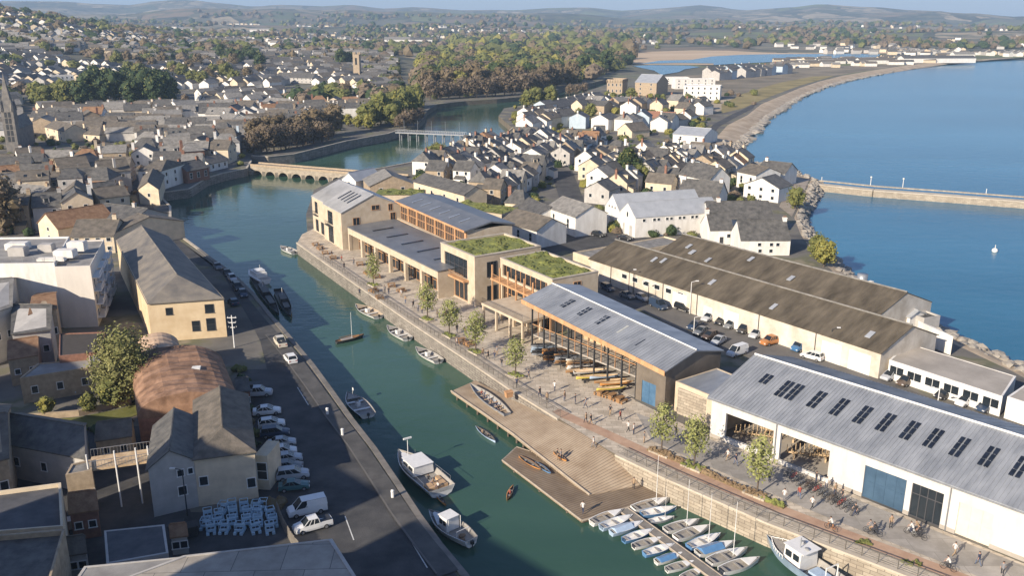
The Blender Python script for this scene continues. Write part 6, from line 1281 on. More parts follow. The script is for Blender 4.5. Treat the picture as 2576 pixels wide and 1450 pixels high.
for k, (x, y, z, hm, L_, lb) in enumerate([(14.0,.6,.75,gel,5.6,'large white boat on a trolley with yellow trim beneath the boathouse'),(15.4,-.6,.55,yelh,5.0,'yellow canoe on a trolley below the large white boat'),(17.0,1.0,.7,pbl,5.2,'pale blue rowing boat on a trolley under the boathouse'),(18.6,.4,.6,wdh,5.2,'varnished rowing boat on a trolley near the clad end'),(20.0,.3,.7,orh,5.2,'orange rowing boat on a trolley near the clad end'),(20.6,-1.4,.5,yelh,4.6,'pale yellow canoe on a trolley nearest the blue door'),(12.2,-.2,.5,wdh,4.6,'dark varnished canoe on a trolley left of the large white boat')]):
    p = on6(x, y); r = empty('trolley_boat', (p[0], p[1], 0.03), az6+rad(62), lb, 'boat', 'boats on trolleys at the boathouse'); o = hull(L_, 1.5 if hm is gel else .95, .45, tail=hm is not gel, fl=.15, zk=0).build('hull', [hm, woodl], r); o.location = (0, 0, z)
    b = MB()
    for xx in (-1.2, 1.2): b.box(xx-.05, xx+.05, -.6, .6, z-.1, z); b.wheel((xx, -.5, .22), .22, .1, 8); b.wheel((xx, .5, .22), .22, .1, 8); b.tube((xx, -.5, .22), (xx, .5, .22), .03, 4); b.box(xx-.04, xx+.04, -.04, .04, .2, z)
    b.box(-1.2, 1.2, -.04, .04, .2, .28); b.build('trolley', darkm, r)
# stored pedal boats in the lower left yard
pcm = mat('pale_blue_plastic', (.40,.55,.64), rough=.45, var=.08, scale=2)
pm_ = MB(); pm_.box(-.85,.85,-.62,-.22,.05,.4); pm_.box(-.85,.85,.22,.62,.05,.4); pm_.box(-.6,.5,-.6,.6,.36,.46); pm_.box(-.6,-.48,-.55,.55,.46,1.05); pm_.box(-.5,-.05,-.55,.55,.46,.6); pm_.box(.4,.6,-.5,.5,.46,.75)
fm_ = MB()
for x, y in ((-.6,-.55),(-.6,.55),(.45,-.55),(.45,.55)): fm_.tube((x,y,.4),(x,y,1.45),.05,5)
fm_.tube((-.6,-.55,1.45),(.45,-.55,1.45),.05,5); fm_.tube((-.6,.55,1.45),(.45,.55,1.45),.05,5); fm_.tube((-.6,-.55,1.45),(-.6,.55,1.45),.05,5); fm_.tube((.45,-.55,1.45),(.45,.55,1.45),.05,5)
pmd, fmd = pm_.data('hull', pcm), fm_.data('canopy_frame', pcm); stm = MB().box(-.3,.1,-.42,-.05,.6,.66).box(-.3,.1,.05,.42,.6,.66).data('seat', darkm)
i = 0
for rw_, (v, n, u0, u1) in enumerate([(1288,5,560,668),(1308,6,522,685),(1328,6,518,688),(1344,5,530,680)]):
    for k in range(n):
        g = G(u0+(u1-u0)*k/(n-1)+R.uniform(-5,5), v+R.uniform(-3,3)-(k/(n))*6); r = empty('pedal_boat', (g.x, g.y, .04), rad(-80)+R.uniform(-.28,.28), 'pale blue pedal boat, %s from left in the %s storage row of the yard' % (ORD(k+1), ['topmost','second','third','lowest'][rw_]), 'pedal boat', 'pale blue pedal boats stored in the yard')
        r.scale = (.84,)*3; inst('hull', pmd, r); inst('canopy_frame', fmd, r); inst('seat', stm, r)
# ------------------------------------------------------------ poles, lamps
def pole(label, u, v, h, arms=2, m=metalg, name='utility_pole', r_=.12):
    g = G(u, v); r = empty(name, (g.x, g.y, 0), R.uniform(-.3,.3), label, name.replace('_', ' ')); MB().tube((0,0,0),(0,0,h),r_,7,r_*.7).build('pole', m, r)
    for k in range(arms): MB().box(-.8+.2*k,.8-.2*k,-.05,.05,h-.5-k*.9,h-.38-k*.9).tube((-.65,0,h-.4-k*.9),(-.65,0,h-.2-k*.9),.05,5).tube((.65,0,h-.4-k*.9),(.65,0,h-.2-k*.9),.05,5).build('crossarm', m, r)
    return r
def lampost(label, u, v, h, m=metalg, left=True):
    g = G(u, v); r = empty('street_lamp', (g.x, g.y, 0), 0, label, 'street lamp'); s_ = -1 if left else 1; MB().tube((0,0,0),(0,0,h),.09,7,.06).tube((0,0,h),(s_*1.0,0,h+.25),.05,5).build('pole', m, r); MB().box(min(s_*.8,s_*1.4),max(s_*.8,s_*1.4),-.13,.13,h+.18,h+.32).build('lamp_head', frame, r); return r
pole('pale pole with short crossarms beside the yellow warehouse', 590, 875, 6.0, 3, frame)
lampost('dark street lamp with a double head before the pale rendered house', 472, 1300, 6.0, darkm, True)
for u, v, h, lb in [(1581,745,5.5,'dark lamp post against the warehouse wall beside the second green roof'),(1735,790,6.5,'tall pale lamp post in the car park behind the boathouse'),(1745,838,3,'short white post in the inner car park row'),(2352,1060,5.0,'white lamp post before the low office windows'),(2085,905,5.5,'dark lamp post beside the blue van'),(1630,765,4.5,'slim lamp post at the warehouse wall near the shaded cars')]: lampost(lb, u, v, h, frame if 'white' in lb or 'pale' in lb else darkm, u % 2 == 0)
for u, v in ((824,1045),(862,1098),(988,1255),(880,1500)): g = G(u, v); r = empty('quay_bollard', (g.x, g.y, .16), 0, {824:'white topped bollard on the quay beside the grey motorboat',862:'blue white bollard on the quay just below the grey motorboat',988:'white bollard on the quay beside the cabin cruiser',880:'bollard at the quay foot'}[u], 'bollard'); MB().tube((0,0,0),(0,0,.8),.2,8).blob((0,0,.85),.27,.27,.2).build('post', frame, r)
# ------------------------------------------------------------ people and bicycles
skin = mat('skin', (.45,.28,.2)); hairm = mat('hair', (.06,.04,.03)); CL = {n: mat('cloth_'+n, c, rough=.9) for n, c in dict(white=(.6,.58,.55), black=(.03,.03,.035), navy=(.04,.05,.09), tan=(.33,.23,.14), grey=(.2,.2,.21), red=(.3,.07,.05), denim=(.1,.13,.2)).items()}
def joints(pose):
    J = dict(pel=(0,0,.95), wst=(0,0,1.1), chs=(0,0,1.32), nck=(0,0,1.5), hd=(0.02,0,1.64), top=(0.01,0,1.74))
    leg = {'stand': [((.0,.1,.9),(.03,.11,.5),(.0,.12,.08),(.14,.13,.04)), ((.0,-.1,.9),(.0,-.11,.5),(-.04,-.12,.08),(.1,-.13,.04))],
           'walk': [((.0,.1,.9),(.2,.1,.52),(.28,.1,.1),(.42,.1,.07)), ((.0,-.1,.9),(-.05,-.1,.5),(-.34,-.1,.14),(-.22,-.1,.04))],
           'sit': [((.02,.1,.5),(.45,.12,.5),(.45,.12,.06),(.58,.12,.04)), ((.02,-.1,.5),(.45,-.12,.5),(.5,-.12,.06),(.62,-.12,.04))],
           'cycle': [((.02,.1,.95),(.4,.12,.8),(.22,.12,.42),(.36,.12,.4)), ((.02,-.1,.95),(.3,-.12,.62),(.12,-.12,.24),(.26,-.12,.22))]}[pose]
    arm = {'stand': [((0,.2,1.42),(-.03,.27,1.15),(.05,.27,.9)), ((0,-.2,1.42),(.03,-.27,1.15),(.12,-.25,.92))], 'walk': [((0,.2,1.42),(-.15,.24,1.17),(-.08,.24,.93)), ((0,-.2,1.42),(.12,-.24,1.17),(.26,-.22,.98))],
           'sit': [((0,.2,.98),(.1,.26,.74),(.34,.2,.62)), ((0,-.2,.98),(.1,-.26,.74),(.34,-.2,.62))], 'cycle': [((.25,.2,1.42),(.4,.24,1.2),(.58,.2,1.06)), ((.25,-.2,1.42),(.4,-.24,1.2),(.58,-.2,1.06))]}[pose]
    if pose == 'sit': J = dict(pel=(0,0,.52), wst=(-.02,0,.68), chs=(-.02,0,.88), nck=(0,0,1.06), hd=(.03,0,1.2), top=(.02,0,1.3))
    if pose == 'cycle': J = dict(pel=(0,0,1.0), wst=(.08,0,1.14), chs=(.2,0,1.32), nck=(.3,0,1.5), hd=(.36,0,1.62), top=(.36,0,1.72))
    return J, leg, arm
BODY = {}
def body(pose, top, bot):
    k = (pose, top, bot)
    if k in BODY: return BODY[k]
    J, leg, arm = joints(pose); V, E, Rd, T = [], [], [], []
    def av(p, r): V.append(p); Rd.append(r); return len(V)-1
    def ae(a_, b_, t): E.append((a_, b_)); T.append(t)
    ids = {n: av(J[n], r) for n, r in (('pel',.15),('wst',.125),('chs',.15),('nck',.06),('hd',.095),('top',.07))}
    for a_, b_, t in (('pel','wst',1),('wst','chs',1),('chs','nck',1),('nck','hd',0),('hd','top',0)): ae(ids[a_], ids[b_], t)
    for l in leg: i = [av(p, r) for p, r in zip(l, (.095,.065,.042,.035))]; ae(ids['pel'], i[0], 2); ae(i[0], i[1], 2); ae(i[1], i[2], 2); ae(i[2], i[3], 3)
    for l in arm: i = [av(p, r) for p, r in zip(l, (.06,.045,.03))]; ae(ids['chs'], i[0], 1); ae(i[0], i[1], 1); ae(i[1], i[2], 0)
    me = bpy.data.meshes.new('sk'); me.from_pydata(V, E, []); o = bpy.data.objects.new('sk', me); LK(o); md = o.modifiers.new('s', 'SKIN'); md.use_smooth_shade = True
    for i, d in enumerate(me.skin_vertices[0].data): d.radius = (Rd[i], Rd[i]); d.use_root = (i == 0)
    sb = o.modifiers.new('b', 'SUBSURF'); sb.levels = 1; sb.render_levels = 1
    dg = bpy.context.evaluated_depsgraph_get(); dg.update(); ev = o.evaluated_get(dg).to_mesh(); b = MB(); b.v = [tuple(v.co) for v in ev.vertices]; b.f = [tuple(p.vertices) for p in ev.polygons]
    for p in ev.polygons:
        c = p.center; best = (9, 0)
        for (i0, i1), t in zip(E, T):
            A_, B_ = Vector(V[i0]), Vector(V[i1]); d = B_-A_; tt = max(0, min(1, (c-A_).dot(d)/d.length_squared)); q = (c-(A_+d*tt)).length-(Rd[i0]+(Rd[i1]-Rd[i0])*tt)
            if q < best[0]: best = (q, t)
        b.m.append(best[1])
    o.evaluated_get(dg).to_mesh_clear(); bpy.data.objects.remove(o)
    for l in arm:                                   # palm, four unequal fingers and a thumb
        w_ = Vector(l[2]); d = (w_-Vector(l[1])).normalized(); b.tube(w_, w_+d*.09, .03, 6, .034)
        s_ = Vector((1, 0, 0)) if abs(d.x) < .7 else Vector((0, 1, 0)); s_ = (s_-d*s_.dot(d)).normalized(); cu = d.cross(s_)*(1 if l[2][1] > 0 else -1)
        for f_ in range(4): p0 = w_+d*.085+s_*(-.026+.0175*f_); ln_ = (.06,.075,.08,.068)[3-f_]; p1 = p0+d*ln_*.6; b.tube(p0, p1, .009, 5); b.tube(p1, p1+(d*.6+cu*.5)*ln_*.5, .0085, 5)
        p0 = w_+d*.03+s_*.03; b.tube(p0, p0+(d*.5+s_*.7)*.06, .011, 5)
    h_ = Vector(J['hd']); b.tube(h_+Vector((.085,0,0)), h_+Vector((.115,0,-.025)), .012, 5)
    for sg in (-1, 1): b.blob((h_.x, h_.y+sg*.092, h_.z), .02, .012, .03)
    me2 = b.data('body', [skin, CL[top], CL[bot], CL['black']], True)
    hr = MB(); hr.blob((h_.x-.015, 0, h_.z+.05), .105, .1, .09, .08, R, sub=2); BODY[k] = (me2, hr.data('hair', hairm)); return BODY[k]
def person(label, u, v, pose='stand', top='black', bot='navy', rz=0, z=.05, s_=1.0, group=None, world=None):
    g = world if world is not None else G(u, v, z); r = empty('person', (g[0], g[1], z if world is None else g[2]), rz, label, 'person', group); m = body(pose, top, bot); inst('body', m[0], r); inst('hair', m[1], r); r.scale = (s_,)*3; return r
bk = MB()
for x in (-.5, .52):
    for i in range(16): a1_, a2_ = 2*math.pi*i/16, 2*math.pi*(i+1)/16; bk.tube((x+.33*math.cos(a1_),0,.34+.33*math.sin(a1_)), (x+.33*math.cos(a2_),0,.34+.33*math.sin(a2_)), .022, 4)
    for i in range(6): a1_ = math.pi*i/6; bk.tube((x-.33*math.cos(a1_),0,.34-.33*math.sin(a1_)), (x+.33*math.cos(a1_),0,.34+.33*math.sin(a1_)), .006, 3)
wheelsd = bk.data('wheels', tyre)
wh1 = MB()
for i in range(16): a1_, a2_ = 2*math.pi*i/16, 2*math.pi*(i+1)/16; wh1.tube((.33*math.cos(a1_),0,.33*math.sin(a1_)), (.33*math.cos(a2_),0,.33*math.sin(a2_)), .024, 4)
for i in range(6): a1_ = math.pi*i/6; wh1.tube((-.33*math.cos(a1_),0,-.33*math.sin(a1_)), (.33*math.cos(a1_),0,.33*math.sin(a1_)), .006, 3)
wh1 = wh1.data('wheel', tyre); FRM = {}
def bike(label, x, y, rz, c='black', group=None, z=.05):
    r = empty('bicycle', (x, y, z), rz, label, 'bicycle', group)
    if c not in FRM:
        b = MB()
        for p, q in (((-.5,0,.34),(-.1,0,.3)),((-.5,0,.34),(-.2,0,.8)),((-.1,0,.3),(-.22,0,.85)),((-.1,0,.3),(.38,0,.72)),((-.2,0,.78),(.36,0,.82)),((.52,0,.34),(.35,0,.92))): b.tube(p, q, .022, 5)
        h = MB(); h.tube((.36,-.26,.98),(.36,.26,.98),.018,5); h.tube((.36,0,.98),(.35,0,.9),.02,5); s_ = MB(); s_.blob((-.23,0,.9),.14,.07,.035); FRM[c] = (b.data('frame', paint(c)), h.data('handlebar', darkm), s_.data('saddle', darkm))
    f = FRM[c]; inst('frame', f[0], r); inst('handlebar', f[1], r); inst('saddle', f[2], r); inst('wheel', wh1, r, (-.5,0,.34)); inst('wheel', wh1, r, (.52,0,.34)); return r
def cyclist(lb, lb2, u, v, top, bot, rz, c='black'): g = G(u, v); bike(lb2, g.x, g.y, rz, c); person(lb, 0, 0, 'cycle', top, bot, rz, world=(g.x-.18*math.cos(rz), g.y-.18*math.sin(rz), .05))
cyclist('person in a white top riding a bicycle, lower right of the apron', 'bicycle ridden by the person in a white top, lower right', 2384, 1437, 'white', 'black', rad(140))
cyclist('person in a pale shirt cycling on the red path before the navy door', 'bicycle ridden along the red path before the navy door', 2090, 1336, 'white', 'black', rad(130), 'orange')
cyclist('person in black riding beside the pale shirted rider left of the glazed door', 'black bicycle of the pair left of the glazed door', 2200, 1350, 'black', 'black', rad(150)); cyclist('person in grey riding in the pair left of the glazed door', 'grey bicycle of the pair left of the glazed door', 2190, 1344, 'grey', 'tan', rad(150), 'grey')
cyclist('person in a white top in the trio of riders before the glazed door', 'white bicycle of the trio before the glazed door', 2292, 1348, 'white', 'navy', rad(140), 'white'); cyclist('person in black leading the trio of riders before the glazed door', 'black bicycle leading the trio before the glazed door', 2312, 1358, 'black', 'black', rad(140)); cyclist('person in tan at the back of the trio of riders', 'bicycle at the back of the trio of riders', 2305, 1345, 'tan', 'black', rad(160), 'brown')
for i, (u, v, po, tp, bt, rz, lb) in enumerate([(1358,1000,'walk','black','navy',2.2,'person in black walking, left of the pair nearest the quay railing top'),(1376,1014,'stand','tan','black',1.8,'person in tan beside the walker near the quay railing top'),(1447,1018,'stand','black','navy',0,'person in dark clothes holding one end of a table by the boathouse'),(1473,1028,'walk','grey','navy',3,'person in grey at the other end of the table by the boathouse'),(1474,1066,'walk','tan','black',2.4,'person in tan walking on the red path below the table'),(1486,1070,'walk','black','tan',2.4,'person in black walking on the red path beside the one in tan'),
    (1580,1088,'walk','white','black',.4,'person in white walking left of the pair by the street trees'),(1594,1094,'stand','white','navy',2.8,'person in white and navy right of the pair by the street trees'),(1493,1128,'walk','white','grey',2.6,'person in white walking alone at the top of the slipway'),(1402,1158,'stand','black','tan',0,'person in black beside the orange canoe on the slipway'),(1411,1160,'stand','grey','black',3,'person in grey beside the orange canoe on the slipway'),(1594,1232,'stand','tan','black',1,'person in tan bending over gear at the foot of the slipway'),(1466,1293,'walk','white','navy',1.2,'person in white at the corner of the dark pontoon'),
    (2042,1282,'walk','white','black',.5,'person in white pushing a bicycle left of the red path rider'),(1972,1262,'stand','white','grey',1,'person in white crouching by a planter near the parked bicycles'),(866,678,'stand','black','black',2,'person in black standing alone on the upper promenade'),(905,745,'stand','navy','black',2,'person in navy left of the first street tree'),(1040,776,'walk','black','black',2,'person in black walking left of the second street tree'),(1052,785,'stand','grey','navy',1,'person in grey near the second street tree'),(1062,790,'stand','tan','navy',1,'person in tan near the second street tree, right of the one in grey'),
    (978,742,'stand','black','navy',1,'person in black of the pair by the arcade tables'),(968,738,'stand','grey','black',2,'person in grey of the pair by the arcade tables'),(1215,900,'walk','tan','navy',2,'person in tan pushing a bicycle between the street trees'),(1228,905,'walk','black','black',2.4,'person in black behind the one pushing a bicycle'),(1244,908,'stand','navy','grey',1,'person in navy right of the bicycle pusher'),(1262,925,'stand','black','grey',1,'person in black left of the fifth street tree'),(812,635,'walk','black','navy',2,'person in black by the tables near the gabled building'),(798,622,'sit','grey','navy',2,'person in grey sitting near the gabled building'),
    (1690,1045,'stand','black','grey',1,'person in black beside the clad end of the boathouse'),(2520,1450,'walk','grey','black',1,'person in grey at the bottom right edge')]):
    zz = .05 if not (1390 < u < 1420 and v > 1150) else -1.45
    zz = -2.3 if u in (1594,) and v > 1200 else -2.45 if u == 1466 else -.35 if u == 1493 else zz
    person(lb, u, v, po, tp, bt, rz, zz)
# crews
for i in range(6):
    p = Matrix.Rotation(gig.rotation_euler.z, 3, 'Z') @ Vector((-3.6+i*1.25, .15*(-1)**i, 0)); person('seated rower in the long grey gig, %s from the stern' % ORD(i+1), 0, 0, 'sit', ['black','navy','tan','white','grey','red'][i], 'navy', gig.rotation_euler.z+math.pi, world=(gig.location.x+p.x, gig.location.y+p.y, -1.9), s_=.9, group='crew of the grey gig')
g = G(1283, 1245, WZ); person('person in red paddling the lone orange kayak', 0, 0, 'sit', 'red', 'black', rad(110), world=(g.x, g.y, WZ-.3), s_=.85)
for i, (u, v) in enumerate(((1214,1092),(1228,1103))): g = G(u, v, WZ); person('person in %s in the pale blue kayak by the jetty' % ('tan', 'black')[i], 0, 0, 'sit', ('tan', 'black')[i], 'navy', rad(125), world=(g.x, g.y, WZ-.3), s_=.85)
for i in range(3): g = G(1078+i*12, 1212+i*9, WZ+.8); person('person sitting in the stern of the cabin cruiser, %s from the cabin' % ORD(i+1), 0, 0, 'sit', ['black','tan','white'][i], 'navy', rad(100+60*i), world=(g.x, g.y, WZ+.75), s_=.85)
for i in range(3): g = G(1912+0, 1190+0, 0)
PG = [(1700,1100),(1725,1120),(1830,1160),(1850,1172),(1935,1215),(1560,1060),(1535,1046),(1420,1010),(1395,985),(1330,955),(1250,895),(1170,845),(1150,838),(1100,800),(1010,748),(930,700),(890,668),(860,660),(835,648),(1020,764),(1150,872),(1300,975),(1620,1115),(2010,1255),(2150,1300),(2240,1330),(2400,1400),(2460,1425)]
for i, (u, v) in enumerate(PG): person('person in %s strolling on the promenade, %s of the strollers' % (['black','tan','white','navy','grey','red'][i % 6], ORD(sorted(PG).index((u, v))+1)+' from the left'), u, v, ['walk','stand','walk'][i % 3], ['black','tan','white','navy','grey','red'][i % 6], ['navy','black','tan','denim'][i % 4], i*1.7, group='people strolling on the promenade')
# parked bicycles outside the white hall
k = 0
for rw_ in range(2):
    for i in range(13):
        g = G(1985+i*12.2+rw_*18, 1198+i*6.6+rw_*17+R.uniform(-2,2), .05); bike('parked %s bicycle, %s from left in the %s rack outside the hall' % (['black','grey','brown','red','navy'][(i*3+rw_) % 5], ORD(i+1), ['nearer the wall', 'outer'][rw_]), g.x, g.y, rad(25)+R.uniform(-.15,.15), ['black','grey','brown','red','navy'][(i*3+rw_) % 5], 'bicycles parked outside the white hall')
for i, (u, v, tp, lb) in enumerate([(2052,1218,'black','person in black among the parked bicycles, left'),(2078,1232,'white','person in white among the parked bicycles'),(2100,1248,'tan','person in tan among the parked bicycles'),(2118,1262,'black','person in black among the parked bicycles, right')]): person(lb, u, v, 'stand', tp, 'navy', i)
# tables and chairs by the arcade
tb_ = MB(); tb_.box(-.8,.8,-.4,.4,.7,.76)
for x in (-.6,.6): tb_.box(x-.05,x+.05,-.35,.35,0,.7)
bn = MB(); bn.box(-.8,.8,-.18,.18,.42,.48); bn.box(-.7,-.62,-.15,.15,0,.42); bn.box(.62,.7,-.15,.15,0,.42)
tbd, bnd = tb_.data('table_top', wdh), bn.data('bench', wdh)
for i, (u, v) in enumerate([(794,618),(806,628),(818,640),(838,652),(905,668),(925,690),(948,700),(985,722),(1010,735),(1072,755),(1128,792),(940,735),(955,752),(1160,862),(1180,870),(1512,995),(1540,1004),(1560,1012)]):
    g = G(u, v); r = empty('picnic_table', (g.x, g.y, .05), rad(30)+R.uniform(-.4,.4), 'dark picnic table, %s along the promenade counting from the gabled building' % ORD(i+1), 'table', 'picnic tables along the promenade'); inst('table_top', tbd, r)
    for y in (-.75, .75): inst('bench', bnd, r, (0, y, 0))
lg, lo, ld, lb_, ly, lw = [leafk[k_] for k_ in ('young_leaves', 'olive_leaves', 'dark_evergreen_leaves', 'russet_leaves', 'yellow_green_leaves', 'bare_brown_twigs')]
# ------------------------------------------------------------ trees
def crown(seed, w_, h_, z0, lumps, nleaf, ls, mats, shape='round', solid=.78):
    rg = random.Random(seed); b = MB(); L = []
    for i in range(lumps):
        t = (i+.5)/lumps; a = i*2.4+rg.random(); zz = z0+h_*(t*.85+.08)
        if shape == 'cone': rr = w_*.5*(1-t)**.7*.75
        elif shape == 'round': rr = w_*.5*math.sqrt(max(.05, 1-(2*t-1)**2))*.62
        elif shape == 'tall': rr = w_*.5*(math.sin(math.pi*(t*.8+.15)))*.6
        else: rr = w_*.5*.6
        s_ = w_*rg.uniform(.17, .27)*(1.2 if shape != 'cone' else (1.3-t)); L.append((rr*math.cos(a), rr*math.sin(a), zz, s_))
    L.append((0, 0, z0+h_*.5, w_*.26))
    for (x, y, z, s_) in L:
        if solid: b.blob((x, y, z), s_*solid, s_*solid, s_*solid*.85, .3, rg)
    for i in range(nleaf):
        x, y, z, s_ = L[rg.randrange(len(L))]
        d = Vector((rg.gauss(0,1), rg.gauss(0,1), rg.gauss(0,1)))
        if d.length < .01: continue
        d.normalize(); k = s_*rg.uniform(.72, 1.22); p = Vector((x, y, z))+Vector((d.x*k, d.y*k, d.z*k*.85))
        n_ = (d+Vector((rg.uniform(-.8,.8), rg.uniform(-.8,.8), rg.uniform(-.5,.9)))).normalized(); u_ = n_.orthogonal().normalized(); v_ = n_.cross(u_); q = ls*rg.uniform(.6, 1.4); an = rg.random()*6; u2 = u_*math.cos(an)+v_*math.sin(an); v2 = n_.cross(u2)
        b.add([p-u2*q-v2*q*.5, p+u2*q*.9-v2*q*.4, p+u2*q*.5+v2*q*.7, p-u2*q*.6+v2*q*.5], [(0,1,2,3)], rg.random() < .3 and len(mats) > 1)
    return b
def trunk(seed, h_, r_, sp, n=6):
    rg = random.Random(seed+99); b = MB(); p = Vector((0,0,-.3)); 
    q = Vector((rg.uniform(-.1,.1), rg.uniform(-.1,.1), h_*.45)); b.tube(p, q, r_, 7, r_*.75); t = Vector((rg.uniform(-.2,.2), rg.uniform(-.2,.2), h_*.9)); b.tube(q, t, r_*.75, 6, r_*.25)
    for i in range(n):
        a = i*2.4+rg.random()*.6; s_ = q.lerp(t, rg.uniform(0, .75)); e_ = s_+Vector((math.cos(a)*sp, math.sin(a)*sp, h_*rg.uniform(.12, .3))); b.tube(s_, e_, r_*.42, 5, r_*.1)
    return b
TP = {}
def tree_proto(key, seed, w_, h_, z0, lumps, nleaf, ls, mats, shape, solid=.78):
    cr_ = crown(seed, w_, h_, z0, lumps, nleaf, ls, mats, shape, solid).data('crown', list(mats)); tr = trunk(seed, z0+h_*.8, w_*.035, w_*.3).data('trunk', bark); TP.setdefault(key, []).append((cr_, tr, w_, h_+z0))
for i in range(3): tree_proto('young', 10+i, 3.5, 4.9, 1.8, 16, 1100, .13, (lg, lg), 'tall', .28)
for i in range(3): tree_proto('olive', 20+i, 12, 11, 2.5, 16, 900, .55, (lo, ly), 'round'); tree_proto('russet', 30+i, 12, 12, 2.5, 16, 900, .5, (lb_, lw), 'round', .7); tree_proto('bare', 40+i, 10, 9, 2.5, 14, 1000, .38, (lw, lb_), 'round', .5)
for i in range(2): tree_proto('pine', 50+i, 12, 14, 4, 14, 800, .55, (ld, lo), 'round'); tree_proto('yellow', 60+i, 10, 10, 2, 12, 700, .5, (ly, lg), 'round')
tree_proto('garden', 71, 9.2, 11, .8, 60, 7500, .19, (leaf('olive_yellow_leaves', (0.13, 0.135, 0.05), (0.26, 0.25, 0.10)), lo), 'tall', .3); tree_proto('bigdark', 73, 9.5, 9.5, 1.2, 26, 3400, .26, (ld, lo), 'cone', .8)
TI = [0]
def tree(key, x, y, label, group=None, s_=1.0, z=None, cat='tree', name=None):
    P_ = TP[key]; TI[0] += 1; c_ = P_[TI[0] % len(P_)]; zz = H(x, y) if z is None else z
    r = empty(name or {'young':'street_tree','pine':'pine_tree','bigdark':'evergreen_tree','bare':'bare_tree'}.get(key, 'broadleaf_tree'), (x, y, zz), R.uniform(0, 6.28), label, cat, group)
    r.scale = (s_*R.uniform(.93,1.07), s_*R.uniform(.93,1.07), s_*R.uniform(.92,1.1)); inst('crown', c_[0], r); inst('trunk', c_[1], r); return r
pl = mat('planter_soil', (.12,.09,.05), col2=(.20,.15,.07), scale=2); bedp = mat('brown_planting', (.16,.105,.06), col2=(.24,.17,.09), scale=1.5)
ST = [(940,719,.95),(1075,806,1.0),(1131,847,1.05),(1197,888,1.05),(1297,948,1.0),(1664,1142,.98),(1745,1178,.95),(1903,1247,1.0)]
for i, (u, v, s_) in enumerate(ST):
    g = G(u, v); tree('young', g.x, g.y, ['street tree before the arcade, farthest of the promenade trees','street tree at the right end of the arcade','street tree before the green roofed block, left one','street tree before the terrace columns','street tree at the glazed boathouse corner, last of the left five','street tree before the clad boathouse end, first of the right three','street tree before the white hall corner, middle of the right three','street tree nearest the parked bicycles'][i], 'young street trees along the promenade', s_*1.08, .03)
    r = empty('planter', (g.x, g.y, .03), az6+(.1 if i > 4 else 0), 'low planted bed around the %s promenade tree from the left' % ORD(i+1), 'planter', 'planted beds at the street trees')
    lx_, ly_ = (1.5, .9); MB().box(-lx_, lx_, -ly_, ly_, 0, .28).build('bed', [capst, stone][i > 4], r); rg = random.Random(i); b = MB()
    for _ in range(46): s2 = rg.uniform(.12, .28); b.blob((rg.uniform(-lx_+.15, lx_-.15), rg.uniform(-ly_+.15, ly_-.15), .3), s2, s2, s2, .3, rg)
    tag(b.build('ground_cover', [sedum, bedp][i % 2 if i > 4 else 0], r), kind='stuff')
for (u0, v0, u1, v1, lb) in [(1632,1132,1720,1166,'strip of brown planting between the first two right street trees'),(1758,1184,1880,1238,'strip of brown planting between the last two street trees'),(1915,1254,1975,1280,'short strip of green planting right of the last street tree')]:
    a_, b_ = G(u0, v0), G(u1, v1); az_ = math.atan2(b_.y-a_.y, b_.x-a_.x); L = (b_-a_).length; r = empty('planting_strip', (a_.x, a_.y, .05), az_, lb, 'planting'); MB().box(0, L, -.5, .5, 0, .15).build('bed', pl, r); b = MB(); rg = random.Random(u0)
    for _ in range(int(L*14)): s2 = rg.uniform(.12, .3); b.blob((rg.uniform(.1, L-.1), rg.uniform(-.42, .42), .2), s2, s2, s2, .3, rg)
    tag(b.build('ground_cover', [bedp, sedum][u0 == 1915], r), kind='stuff')
for i, (u, v) in enumerate([(2287,1365),(2060,1300),(2440,1420)]):
    pass
for i, (u, v, s_) in enumerate([(2168,1368,.7),(2295,1420,.6)]):
    g = G(u, v); r = empty('low_shrub', (g.x, g.y, .05), 0, ['flat dark shrub patch on the red path below the cyclist pair','flat dark shrub patch on the red path near the bottom edge'][i], 'shrub'); b = MB(); rg = random.Random(i)
    for _ in range(24): s2 = rg.uniform(.12, .25); b.blob((rg.uniform(-.9,.9), rg.uniform(-.5,.5), .1), s2, s2, s2*.8, .3, rg)
    b.build('foliage', lo, r)
g = G(318, 1010); tree('garden', g.x, g.y, 'large bushy green tree beside the rusty vaulted roof', None, 1.0)
g = G(1578, 462); tree('bigdark', g.x, g.y, 'large dark evergreen standing among the houses by the shore street', None, 1.25)
for i, (u, v, k, s_, lb) in enumerate([(395,925,'bare',.28,'small bare tree between the garden tree and the rust roof'),(285,1025,'olive',.36,'shrubby green tree at the foot of the large garden tree'),(225,1040,'olive',.22,'low bush on the sunlit garden bank, right end'),(120,1045,'yellow',.24,'low yellow bush on the sunlit garden bank'),(95,1175,'yellow',.22,'yellow bush beside the stone wall in the shaded yard'),(10,560,'russet',.9,'russet tree at the left edge above the white block'),(15,590,'russet',.8,'second russet tree at the left edge above the white block'),
    (2000,525,'olive',.45,'round bush behind the white shore houses'),(2072,672,'yellow',.5,'yellow green bush between the white shore house and the rocks'),(2052,655,'olive',.4,'dark bush beside the yellow green one at the shore'),(1612,470,'olive',.5,'hedge bush at the foot of the large dark evergreen'),(1640,462,'olive',.4,'second hedge bush right of the large dark evergreen')]):
    g = G(u, v); tree(k, g.x, g.y, lb, None, s_)
TW = []
def scatter(key, pts, grp, desc, s_=1.0, jit=6):
    for i, (u, v) in enumerate(pts):
        g = G(u+R.uniform(-jit, jit), v+R.uniform(-2, 2)); 
        if any(inpoly(g.x, g.y, K) for K in KEEP): continue
        if not inpoly(g.x, g.y, LP): continue
        TW.append((g.x, g.y)); tree(key, g.x, g.y, '%s, %s from the left' % (desc, ORD(i+1)), grp, s_*R.uniform(.85, 1.15))
